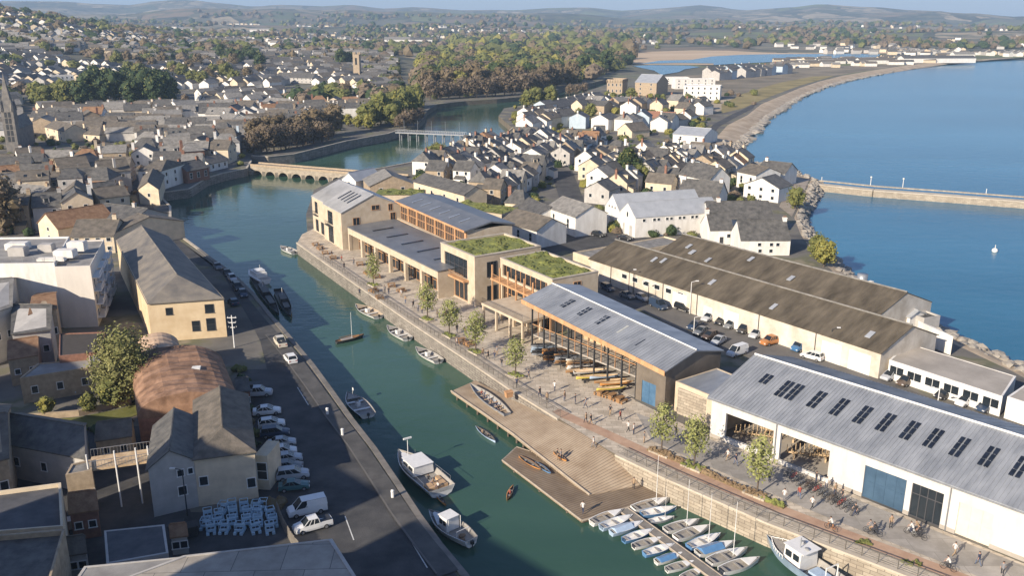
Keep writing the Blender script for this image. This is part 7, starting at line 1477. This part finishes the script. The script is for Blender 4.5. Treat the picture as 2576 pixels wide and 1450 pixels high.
scatter('bare', [(640+i*17, 392-i*3.4) for i in range(12)], 'bare trees of the basin avenue', 'bare brown avenue tree in the front row by the basin', .82)
scatter('russet', [(648+i*19, 372-i*3.2) for i in range(11)], 'russet trees of the basin avenue', 'russet avenue tree in the back row by the basin', .82)
scatter('bare', [(1175,358),(1200,350),(1222,345),(1245,338),(1262,330)], 'bare trees on the terrace side of the basin', 'bare grey brown tree on the far basin bank', .9)
scatter('pine', [(205+i*21, 272-(i % 3)*3) for i in range(12)], 'dark pines above the old town', 'dark pine in the front of the grove behind the cream terrace', 1.05)
scatter('olive', [(100,262),(120,268),(145,260),(165,266),(190,258)], 'trees at the left of the pine grove', 'olive tree left of the dark pine grove', .9)
scatter('pine', [(250+i*24, 255-(i % 2)*4) for i in range(8)], 'dark pines above the old town', 'dark pine in the back of the grove behind the cream terrace', 1.1)
scatter('olive', [(925,322),(945,318),(960,312),(982,318),(1000,310),(1015,300),(1030,296),(1045,290),(985,295),(1005,285),(1025,276),(1045,268)], 'trees on the river bluff', 'olive green tree on the bluff by the footbridge', .95)
scatter('bare', [(1000,326),(1020,322),(1040,316),(1058,304)], 'bare trees below the river bluff', 'bare tree at the water below the bluff', .7)
scatter('yellow', [(880,318),(902,322),(930,326)], 'yellow shrubs on the bluff lawn', 'yellow green tree beside the bluff lawn', .6)
scatter('bare', [(1085+i*23, 252-i*1.4) for i in range(13)], 'front row of the riverside wood', 'brown tree at the water edge of the riverside wood', 1.15, 4)
scatter('russet', [(1075+i*23, 243-i*1.6) for i in range(18)], 'second row of the riverside wood', 'russet tree in the second row of the riverside wood', 1.25, 5)
scatter('pine', [(1110,238),(1180,236),(1250,232),(1330,224),(1400,212),(1470,196),(1530,184)], 'dark trees inside the riverside wood', 'dark evergreen inside the riverside wood', 1.15)
scatter('yellow', [(1118,238),(1150,240),(1375,150),(1345,155)], 'yellow trees of the riverside wood', 'yellow green tree standing out in the riverside wood', 1.2)
scatter('olive', [(1325,270),(1345,266),(1362,262),(1380,262),(1350,255)], 'trees on the near river bank', 'olive tree on the spit side of the river', .7)
scatter('bare', [(1430,244),(1450,240),(1470,236)], 'bare trees beside the castle', 'bare brown tree left of the castle', .65)
scatter('pine', [(620,172),(640,180),(600,182),(580,178),(655,190),(560,170),(860,182),(878,178)], 'dark evergreens of the middle town', 'dark evergreen in the middle of the town', 1.0)
scatter('olive', [(300+i*27, 200+(i*37) % 30) for i in range(12)], 'trees of the middle left town', 'olive tree among the houses of the middle left town', .95)
scatter('russet', [(330+i*29, 186+(i*23) % 34) for i in range(12)], 'russet trees of the middle left town', 'russet tree among the houses of the middle left town', .9)
scatter('olive', [(1095,398),(1112,405),(1085,408),(1455,212),(1590,255),(1480,300),(1460,310)], 'small trees among the spit houses', 'small olive tree among the spit houses', .5)
# ------------------------------------------------------------ the town: rows of individual houses
OCC = {}
def free(c, rad_):
    for K in KEEP:
        if inpoly(c.x, c.y, K): return False
    for i in range(8):
        a = i*math.pi/4
        q = (c.x+rad_*math.cos(a), c.y+rad_*math.sin(a))
        if not inpoly(*q, LP): return False
        for K in KEEP:
            if inpoly(*q, K): return False
    gx, gy = int(c.x//12), int(c.y//12)
    for i in (-1,0,1):
        for j in (-1,0,1):
            for o in OCC.get((gx+i, gy+j), []):
                if (o-c).length < rad_*1.25: return False
    for t in TW:
        if abs(t[0]-c.x) < 4.5 and abs(t[1]-c.y) < 4.5: return False
    OCC.setdefault((gx, gy), []).append(c); return True
for rp in (road_w+road_i,): KEEP.append([tuple(G(*p)[:2]) for p in rp])
KEEP.append([tuple(G(*p)[:2]) for p in [(600,930),(672,930),(850,1370),(480,1400),(480,1290),(640,1290)]]); KEEP.append([tuple(p[:2]) for p in EKw]+back)
KEEP.append([tuple(G(*p)[:2]) for p in [(1290,598),(1385,470),(1385,430),(1440,430),(1475,520),(1530,585),(1650,600),(1620,640),(1380,640)]]); KEEP.append([tuple(G(*p)[:2]) for p in [(1480,680),(1560,700),(1900,815),(2210,950),(2540,1080),(2800,1190),(2700,1240),(2000,950),(1500,720),(1420,670)]])
KEEP.append([tuple(G(*p)[:2]) for p in [(1390,290),(1700,290),(1700,308),(1560,316),(1420,313)]]); KEEP.append([tuple(G(*p)[:2]) for p in [(318,400),(332,400),(372,480),(385,520),(428,585),(500,640),(560,690),(500,700),(395,600),(345,520),(330,440)]])
KEEP.append([tuple(G(*p)[:2]) for p in [(200,285),(440,270),(440,240),(210,240)]]); KEEP.append([tuple(G(*p)[:2]) for p in [(40,380),(75,380),(95,250),(60,250)]])
KEEP.append([tuple(G(*p)[:2]) for p in [(630,398),(850,352),(980,342),(985,326),(860,332),(640,366)]]); KEEP.append([tuple(G(*p)[:2]) for p in [(870,340),(985,328),(985,308),(860,316)]])
KEEP.append([tuple(G(*p)[:2]) for p in [(1735,385),(1905,275),(1860,262),(1760,330),(1700,380)]]); KEEP.append([tuple(G(*p)[:2]) for p in [(230,1070),(60,1060),(60,1000),(360,960),(400,1080)]])
WALLS = [(white,'white',7),(cream,'cream',3),(tan,'tan stone',2),(greyr,'grey rendered',2),(bluer,'pale blue',.5),(brickm,'brick',.4)]
ROOFS = [(slate,'slate',5),(slateb,'brown',3),(slatel,'pale slate',3),(rustt,'rusty tiled',.4)]
def pick(L_, rg):
    t = rg.random()*sum(x[2] for x in L_)
    for x in L_:
        t -= x[2]
        if t <= 0: return x
    return L_[0]
NH = [0]
def extras(r0, L, D, h, roof, rh, wm, rm, rg, near):
    if rg.random() < .5:                       # lean-to at the front or side
        w_ = rg.uniform(2, 3.4); d_ = rg.uniform(1.6, 3); he = rg.uniform(2.3, 3.2); x = rg.uniform(0, L-w_); side = rg.random() < .3
        b = MB(); c2 = MB()
        if side: b.box(-d_, 0, 1, 1+w_, 0, he); c2.slab((-d_-.2, .8, he-.05), (0, .8, he+.8), (0, w_+1.2, he+.8), (-d_-.2, w_+1.2, he-.05), .12); b.add([(-d_,1,he),(0,1,he),(0,1,he+.7),(-d_,1+w_,he),(0,1+w_,he),(0,1+w_,he+.7)], [(0,1,2),(5,4,3)])
        else: b.box(x, x+w_, -d_, 0, 0, he); c2.slab((x-.2, -d_-.2, he-.05), (x+w_+.2, -d_-.2, he-.05), (x+w_+.2, 0, he+.8), (x-.2, 0, he+.8), .12); b.add([(x,-d_,he),(x,0,he),(x,0,he+.7),(x+w_,-d_,he),(x+w_,0,he),(x+w_,0,he+.7)], [(2,1,0),(3,4,5)])
        e = b.build('extension', wm, r0); c2.build('roof', rm, e)
    if roof == 'gx' and rg.random() < .5:
        b = MB(); g = MB(); s = rh/(D/2); n = rg.choice([1, 1, 2])
        for i in range(n):
            x = L*(i+.5)/n+rg.uniform(-.4, .4); y0 = D*.12; z0 = h+s*y0; zt = h+s*D*.36
            if rg.random() < .5 or not near: b.slab((x-.45, y0+.4, z0+.4*s+.14), (x+.45, y0+.4, z0+.4*s+.14), (x+.45, y0+1.5, z0+1.5*s+.14), (x-.45, y0+1.5, z0+1.5*s+.14), .12, 1)
            else: b.box(x-.7, x+.7, y0, D*.36, z0-.2, zt); b.slab((x-.85, y0-.15, zt+.02), (x+.85, y0-.15, zt+.02), (x+.85, D*.36+.5, zt+.1), (x-.85, D*.36+.5, zt+.1), .1, 2); b.box(x-.5, x+.5, y0-.04, y0, z0+.15, zt-.2, 1)
            o = b.build('dormer', [wm, glass, rm], r0); b = MB()
    if near and rg.random() < .6: inst('door', doormesh(.9, 2.0, rg.choice([navy, darkm, timber, white])), r0, (L*rg.choice([.3, .5, .7]), 0, 0.05), 0)
    if rg.random() < .35: b = MB(); x = L*.5; b.tube((x, D/2, h+rh), (x, D/2, h+rh+1.6), .03, 4).tube((x-.5, D/2, h+rh+1.4), (x+.5, D/2, h+rh+1.4), .025, 4).build('aerial', metalg, r0)
SHT = {}
def town(poly, ang, pl_, pa, grp, desc, seed, L_=(6.5, 9), D_=(7, 9), h_=(4.6, 6.2), skip=.08, cap=90, wl=WALLS, rf=ROOFS, detail=True, turn=.1):
    rg = random.Random(seed); W_ = [G(*p) for p in poly]; P2 = [(p.x, p.y) for p in W_]; ca, sa = math.cos(ang), math.sin(ang)
    loc = [(x*ca+y*sa, -x*sa+y*ca) for x, y in P2]; x0, x1 = min(l[0] for l in loc), max(l[0] for l in loc); y0, y1 = min(l[1] for l in loc), max(l[1] for l in loc); cells = []
    rw_ = 0; yy = y0+pa*.5
    while yy < y1:
        xx = x0+rg.uniform(.2, 1)*pl_; n = 0; rw_ += 1
        while xx < x1:
            Ln_ = rg.uniform(*L_); c = Vector(((xx)*ca-yy*sa, (xx)*sa+yy*ca, 0)); n += 1
            if inpoly(c.x, c.y, P2) and rg.random() > skip: cells.append((c, Ln_, rw_, n))
            xx += Ln_*1.02 if rg.random() < .7 else Ln_+pl_
        yy += pa*(1 if rw_ % 2 else .72)
    cells.sort(key=lambda t: t[0].length); out = 0
    for c, Ln_, rw_, n in cells:
        if out >= cap: break
        D__ = rg.uniform(*D_)
        if not free(c, min(Ln_, D__)*.46): continue
        hh = round(rg.choice([h_[0], (h_[0]+h_[1])/2, h_[1]]), 1); wm, wn_, _ = pick(wl, rg); rm_, rn_, _ = pick(rf, rg); a = ang+rg.gauss(0, turn)+(math.pi/2 if rg.random() < .15 else 0)
        dx = Vector((math.cos(a), math.sin(a), 0)); dy = Vector((-dx.y, dx.x, 0))
        if dy.y < 0 or (abs(dy.y) < .3 and dy.x*c.x < 0): dx, dy = -dx, -dy
        A_ = c-dx*Ln_/2-dy*D__/2; q = [A_, A_+dx*Ln_, A_+dx*Ln_+dy*D__, A_+dy*D__]; roof = rg.choice(['gx','gx','gx','gy','hx']) if Ln_ < 9.5 else 'gx'
        ws = []; near = c.length < 420 and detail
        if near:
            for e in range(4):
                p_, p2_ = q[e], q[(e+1) % 4]; nrm = Vector(((p2_-p_).y, -(p2_-p_).x, 0)).normalized(); m_ = (p_+p2_)/2
                if nrm.dot(-m_.normalized()) > .25:
                    nw = max(1, int((p2_-p_).length/(3 if c.length < 320 else 3.6))); nz = 2 if hh > 4.9 else 1
                    for z_ in range(nz): ws += [(e, (i+.5)/nw, hh*(z_+.55)/nz, .9, 1.1) for i in range(nw) if rg.random() < .85]
        ch = [(rg.choice([.04,.96]), .5)] if rg.random() < .75 else []
        NH[0] += 1; out += 1; kind = {'gx':'gabled','gy':'front gabled','hx':'hip roofed'}[roof]
        lb = '%s %s house, %s roof, %s in %s row of %s' % (wn_, kind, rn_, ORD(n), ORD(rw_), desc)
        rh9 = rg.uniform(2.0, 3.2)
        r9 = qb('town_house', lb, 'house', q, hh, roof, rh9, wm, rm_, ws, ch, group=grp, f0=.28 if roof == 'hx' else 0, f1=.28 if roof == 'hx' else 0, oh=.3, keep=False, chm=rg.choice([wm, white, brickm]))
        if c.length < 520: extras(r9, Ln_, D__, hh, roof, rh9, wm, rm_, rg, c.length < 400)
    return out
t1 = town([(1040,450),(1130,405),(1225,372),(1300,350),(1420,320),(1560,330),(1470,420),(1385,470),(1340,560),(1250,545),(1180,470),(1060,460)], rad(72), 2, 12.5, 'terraces between the basin and the shore street', 'the spit terraces', 3, L_=(5, 6.8), D_=(7, 8.5), h_=(4.6, 5.6), cap=85, skip=.03)
t2 = town([(1475,420),(1560,335),(1720,330),(1800,350),(1780,400),(1870,430),(1850,520),(1700,500),(1600,480),(1520,560),(1480,500)], rad(60), 2, 12, 'houses around the dark evergreen', 'the shore quarter', 4, L_=(6, 8.5), D_=(7, 9), h_=(4.6, 5.6), cap=44, skip=.05)
t3 = town([(0,380),(95,350),(300,345),(330,400),(335,470),(380,560),(300,590),(200,600),(60,600),(0,600),(-40,480)], rad(20), 2, 12, 'old town roofs left of the harbour', 'the old town', 5, L_=(7, 11), D_=(8, 10), h_=(5.5, 7.5), cap=34, skip=.04, wl=[(cream,'cream',3),(tan,'tan stone',3),(greyr,'grey rendered',3),(white,'white',1.5)], rf=[(slate,'slate',4),(slateb,'brown',4),(slatel,'pale slate',3),(rustt,'rusty tiled',1.5)], turn=.25)
t4 = town([(335,470),(330,330),(470,300),(640,340),(600,400),(520,440),(420,480),(360,500)], rad(12), 2, 13, 'houses above the bend', 'the bend quarter', 6, L_=(7, 10), D_=(8, 10), h_=(5, 6.6), cap=30, skip=.03, turn=.2)
t5 = town([(90,345),(100,270),(480,280),(640,250),(960,215),(980,290),(800,320),(640,345),(470,300)], rad(8), 3, 15, 'houses of the middle town', 'the middle town', 8, L_=(8, 14), D_=(9, 11), h_=(5, 7), cap=62, skip=.05, turn=.22)
t6 = town([(1280,345),(1370,262),(1520,238),(1700,262),(1800,270),(1700,330),(1560,330),(1420,320)], rad(55), 3, 15, 'houses of the outer spit', 'the outer spit', 9, L_=(7, 12), D_=(8, 10), h_=(4.6, 6), cap=40, skip=.08, turn=.2)
t7 = town([(1780,196),(1790,206),(1860,200),(1990,184),(2000,174),(1900,180)], rad(48), 4, 22, 'slate roofed terraces beyond the apartment block', 'the far slate terraces', 12, L_=(9, 13), D_=(9, 11), h_=(6, 8), cap=20, wl=[(greyr,'grey rendered',3),(bluer,'pale blue',1)], rf=[(slate,'slate',1)])
# the rest of the town, hundreds of houses too far to tell apart
rg = random.Random(21); hw_, hr_ = MB(), MB()
def farhouse(x, y, L, D, h, a, k, flat=False):
    z = H(x, y)-.3; ca, sa = math.cos(a), math.sin(a); T = lambda px_, py_, pz: (x+px_*ca-py_*sa, y+px_*sa+py_*ca, z+pz)
    hw_.add([T(-L/2,-D/2,0),T(L/2,-D/2,0),T(L/2,D/2,0),T(-L/2,D/2,0),T(-L/2,-D/2,h),T(L/2,-D/2,h),T(L/2,D/2,h),T(-L/2,D/2,h),T(-L/2,0,h*1.45),T(L/2,0,h*1.45)], [(0,1,5,4),(1,2,6,9,5),(2,3,7,6),(3,0,4,8,7)], k)
    e = .5; hr_.add([T(-L/2-e,-D/2-e,h-.2),T(L/2+e,-D/2-e,h-.2),T(L/2+e,0,h*1.45+.2),T(-L/2-e,0,h*1.45+.2),T(-L/2-e,D/2+e,h-.2),T(L/2+e,D/2+e,h-.2)], [(0,1,2,3),(3,2,5,4)], rg.randrange(3))
cnt = 0; tries = 0; WOODC = []
while cnt < 3500 and tries < 60000:
    tries += 1; r = 430+3400*rg.random()**1.7; a = rg.uniform(-.70, .02 if r < 1500 else .52); x, y = r*math.sin(a), r*math.cos(a)
    if y < 420: continue
    u, v = px(x, y, H(x, y))
    if u < -560 or u > 2650 or v < 20: continue
    if 985 < u < 1590 and v > 118: continue
    if 60 < u < 200 and v > 340: continue
    if v < 130 and u > 1500 and rg.random() < .86: continue
    dn = noise.noise(Vector((x*.004, y*.004, 2.2)))+noise.noise(Vector((x*.012, y*.012, 7.2)))*.6
    if dn < (-.3 if u < 700 and r < 2600 else .05 if r < 2200 else .25): continue
    c = Vector((x, y, 0))
    if not inpoly(x, y, LP) or any(inpoly(x, y, K) for K in KEEP) or not free(c, 5.5 if r < 1200 else 7): continue
    farhouse(x, y, rg.uniform(8, 15), rg.uniform(7, 9.5), rg.uniform(4, 6), noise.noise(Vector((x*.002, y*.002, 5)))*3+.3*rg.random(), rg.choice([0,0,0,0,1,1,2])); cnt += 1
for i in range(90):                             # chalets and holiday homes on the far spit
    u = rg.uniform(1950, 2400); v = 178-(u-1950)*.045+rg.uniform(-14, 3)-(8 if u < 2100 else 4); g = G(u, v)
    if inpoly(g.x, g.y, LP): farhouse(g.x, g.y, rg.uniform(8, 18), 8, 4, rg.uniform(-.3, .3), rg.choice([0,0,1]))
for (u, v, L, D, h) in [(2355,158,95,16,6),(2200,160,45,12,5),(2420,146,30,12,6),(420,77,60,18,12),(470,80,40,15,9),(1000,112,50,18,10),(1060,110,45,18,9),(655,80,60,15,8)]:
    g = hitp(u, v); farhouse(g.x, g.y, L, D, h, .1, 0)
o = hw_.build('distant_houses', [white, cream, greyr]); r_ = hr_.build('roof', [slate, slateb, slatel], o); tag(o, 'hundreds of small pale houses of the town spreading into the hills', 'houses', kind='stuff'); r_['kind'] = 'stuff'
# woods
def woods(name, label, mats, gen, n, leafn=34):
    b = MB(); k = 0
    for _ in range(n*30):
        if k >= n: break
        q = gen()
        if q is None: continue
        x, y, s_ = q
        if not inpoly(x, y, LP): continue
        z = H(x, y); k += 1; mi = rg.randrange(len(mats)); hs_ = s_*rg.uniform(.6, .95)
        b.blob((x, y, z+hs_*.75), s_, s_*rg.uniform(.8,1.1), hs_, .32, rg, mi)
        dd = math.hypot(x, y)
        for _ in range(leafn if dd < 1300 else 8):
            d = Vector((rg.gauss(0,1), rg.gauss(0,1)-.4, abs(rg.gauss(0,1)))); d.normalize(); p = Vector((x+d.x*s_*1.03, y+d.y*s_*1.03, z+hs_*.75+d.z*hs_*1.03)); q_ = s_*rg.uniform(.10,.22); t = d.orthogonal().normalized(); w2 = d.cross(t); p2 = d*q_*.6
            b.add([p-t*q_+p2*rg.random(), p-w2*q_, p+t*q_+p2*rg.random(), p+w2*q_], [(0,1,2,3)], mi)
    return tag(b.build(name, list(mats)), label, 'woodland', kind='stuff')
def g_penin():
    u = rg.uniform(1060, 1590); v = rg.uniform(96, 244); 
    if v > 246-(u-1060)*.10 or (u > 1500 and v > 190-(u-1500)*.3): return None
    if u < 1130 and v < 150: return None
    g = G(u, v); 
    for K in KEEP:
        if inpoly(g.x, g.y, K): return None
    return g.x, g.y, rg.uniform(7, 11.5)*(1 if v > 140 else 1.3)
woods('riverside_woodland', 'dense brown and olive woodland filling the far bank of the river', (lo, lb_, lw, lo, ld, ly), g_penin, 620, 60)
def g_town():
    r = 430+1600*rg.random()**1.2; a = rg.uniform(-.70, .06); x, y = r*math.sin(a), r*math.cos(a); u, v = px(x, y, H(x, y))
    if u > 1120 or v > 262: return None
    if u > 1000 and v > 140: return None
    n_ = noise.noise(Vector((x*.006, y*.006, 9.2)))
    if n_ < -.05: return None
    for K in KEEP:
        if inpoly(x, y, K): return None
    for o in OCC.get((int(x//12), int(y//12)), []):
        if (o-Vector((x, y, 0))).length < 8: return None
    return x, y, rg.uniform(3.5, 7.5)
woods('town_woodland', 'clumps of olive and dark trees growing between the houses of the town', (lo, ld, lb_, lo, lw), g_town, 1550, 28)
def g_far():
    r = 1150+3300*rg.random()**.9; a = rg.uniform(-.62, .62); x, y = r*math.sin(a), r*math.cos(a)
    n_ = noise.noise(Vector((x*.0022, y*.0034, 3.2)))+.5*noise.noise(Vector((x*.008, y*.01, 3.2)))
    u, v = px(x, y, H(x, y))
    if u > 1540 and v > 124: return None
    if n_ < .10 and rg.random() > .07: return None
    return x, y, rg.uniform(3.5, 7.5)*(1+r/6000)
woods('distant_woodland', 'far woods and hedgerows over the countryside below the hills', (ld, lo, lw, lb_), g_far, 3600, 4)
def g_gard():
    u, v = rg.uniform(-20, 1900), rg.uniform(238, 600)
    if (640 < u < 1040 and v > 330) or (400 < u < 1040 and v > 420): return None
    g = G(u, v)
    for K in KEEP:
        if inpoly(g.x, g.y, K): return None
    gx, gy = int(g.x//12), int(g.y//12)
    for i in (-1, 0, 1):
        for j in (-1, 0, 1):
            for o in OCC.get((gx+i, gy+j), []):
                if (o-Vector((g.x, g.y, 0))).length < 4.2: return None
    for q in ((3, 0), (-3, 0), (0, 3), (0, -3)):
        if not inpoly(g.x+q[0], g.y+q[1], LP): return None
    return g.x, g.y, rg.uniform(.7, 2.0)*(1 if v > 330 else 1.5)
woods('garden_greenery', 'bushes, hedges and small garden trees filling the gaps between the houses', (lo, ld, lo, lw, ly), g_gard, 900, 30)
# lower left yard clutter
fa_ = [G(698,1292), G(712,1330), G(735,1372), G(762,1408)]; o = empty('timber_fence', (fa_[0].x, fa_[0].y, 0), 0, 'leaning timber fence between the pedal boats and the white van', 'fence'); b = MB()
for p_, q_ in zip(fa_[:-1], fa_[1:]):
    p_, q_ = p_-fa_[0], q_-fa_[0]; n_ = int((q_-p_).length/.18)
    for k in range(n_): t = p_.lerp(q_, k/n_); b.box(t.x-.06, t.x+.06, t.y-.02, t.y+.02, 0, 1.5+rg.uniform(-.1, .1))
b.build('boards', mat('grey_boards', (.17,.15,.13)), o)
for i, (u, v, L_, W_2, hh_, lb) in enumerate([(620,1128,2.2,1.2,1.3,'green bin beside the yellow box porch'),(445,1345,1.6,1.2,1.3,'dark bin at the left of the pedal boats'),(480,1350,1.6,1.2,1.3,'dark bin touching the pedal boat cluster'),(175,1330,1.4,1.0,1.0,'white crate stack in the dark lower left yard'),(222,1318,1.6,.8,1.2,'second white crate stack in the dark lower left yard'),(1280,1000,1.2,.8,.8,'storage box near the quay railing'),(640,985,1.8,1.1,1.2,'dark bin above the silver pickup')]):
    g = G(u, v); o = empty('yard_bin' if 'bin' in lb else 'crate_stack', (g.x, g.y, .05), rg.uniform(-.5, .5), lb, 'bin' if 'bin' in lb else 'crates'); c_ = [mat('bin_green', (.05,.09,.06)), darkm, darkm, white, white, timber, darkm][i]
    MB().add([(-L_/2*.85,-W_2/2*.85,0),(L_/2*.85,-W_2/2*.85,0),(L_/2*.85,W_2/2*.85,0),(-L_/2*.85,W_2/2*.85,0),(-L_/2,-W_2/2,hh_),(L_/2,-W_2/2,hh_),(L_/2,W_2/2,hh_),(-L_/2,W_2/2,hh_)], [(3,2,1,0),(4,5,6,7),(0,1,5,4),(1,2,6,5),(2,3,7,6),(3,0,4,7)]).build('box', c_, o); MB().slab((-L_/2-.05,-W_2/2-.05,hh_+.08),(L_/2+.05,-W_2/2-.05,hh_+.08),(L_/2+.05,W_2/2+.05,hh_+.16),(-L_/2-.05,W_2/2+.05,hh_+.16),.07).build('lid', c_, o)
sheet('grass_bank', [(45,1062),(200,1050),(300,1030),(360,1010),(372,1035),(300,1060),(200,1080),(60,1085)], .09, lo)
o = empty('garden_wall', tuple(G(40,1060)), 0, 'low pale garden wall along the sunlit grass bank', 'wall'); ribbon([G(40,1060), G(200,1047), G(330,1016)], .35, 0, .9, 'wall', tan, o, base=tuple(G(40,1060)))
for i in range(16):
    u, v = [(610,1010),(615,1040),(622,1070),(628,1100),(636,1125),(30,1120),(60,1100),(250,1090),(300,1080),(20,1060),(655,1210),(690,1275),(600,935),(612,960),(150,1090),(205,1085)][i]; g = G(u, v); o = empty('yard_shrub', (g.x, g.y, 0), 0, 'dark scrubby shrub in the yards by the vaulted warehouse, %s of the row' % ORD(i+1), 'shrub', 'scrub in the lower left yards'); b = MB()
    for _ in range(9): s2 = rg.uniform(.3, .8); b.blob((rg.uniform(-.9,.9), rg.uniform(-.7,.7), .4), s2, s2, s2, .35, rg)
    b.build('foliage', [lo, ld, lb_][i % 3], o)
# ------------------------------------------------------------ tall blocks added outside the frame to cast shade over the lower left
for i, (x, y, L, D, h, rz) in enumerate(OFFB):
    ca, sa = math.cos(rz), math.sin(rz); q = [Vector((x+a_*ca-b_*sa, y+a_*sa+b_*ca, 0)) for a_, b_ in ((-L/2,-D/2),(L/2,-D/2),(L/2,D/2),(-L/2,D/2))]
    qb('shade_block', 'unseen tall cream block added to shade the lower left, %s from the camera' % ORD(i+1), 'building', q, h, ['flat','gx'][i % 2], 3, cream, slate, row(0, 4, h*.5, 1, 1.4)+row(1, 3, h*.7, 1, 1.4), keep=False)
# ------------------------------------------------------------ haze
hm_ = bpy.data.materials.new('haze'); hm_.use_nodes = True; n = hm_.node_tree; n.nodes.clear(); out = n.nodes.new('ShaderNodeOutputMaterial'); pv = n.nodes.new('ShaderNodeVolumePrincipled')
pv.inputs['Color'].default_value = (0.50, 0.72, 1.0, 1); pv.inputs['Density'].default_value = HZ; pv.inputs['Anisotropy'].default_value = 0.0; n.links.new(pv.outputs[0], out.inputs['Volume'])
o = MB().box(-15000, 15000, -400, 17500, -9, 420).build('haze', hm_); tag(o, 'pale blue haze over the distant hills', 'haze', kind='stuff')
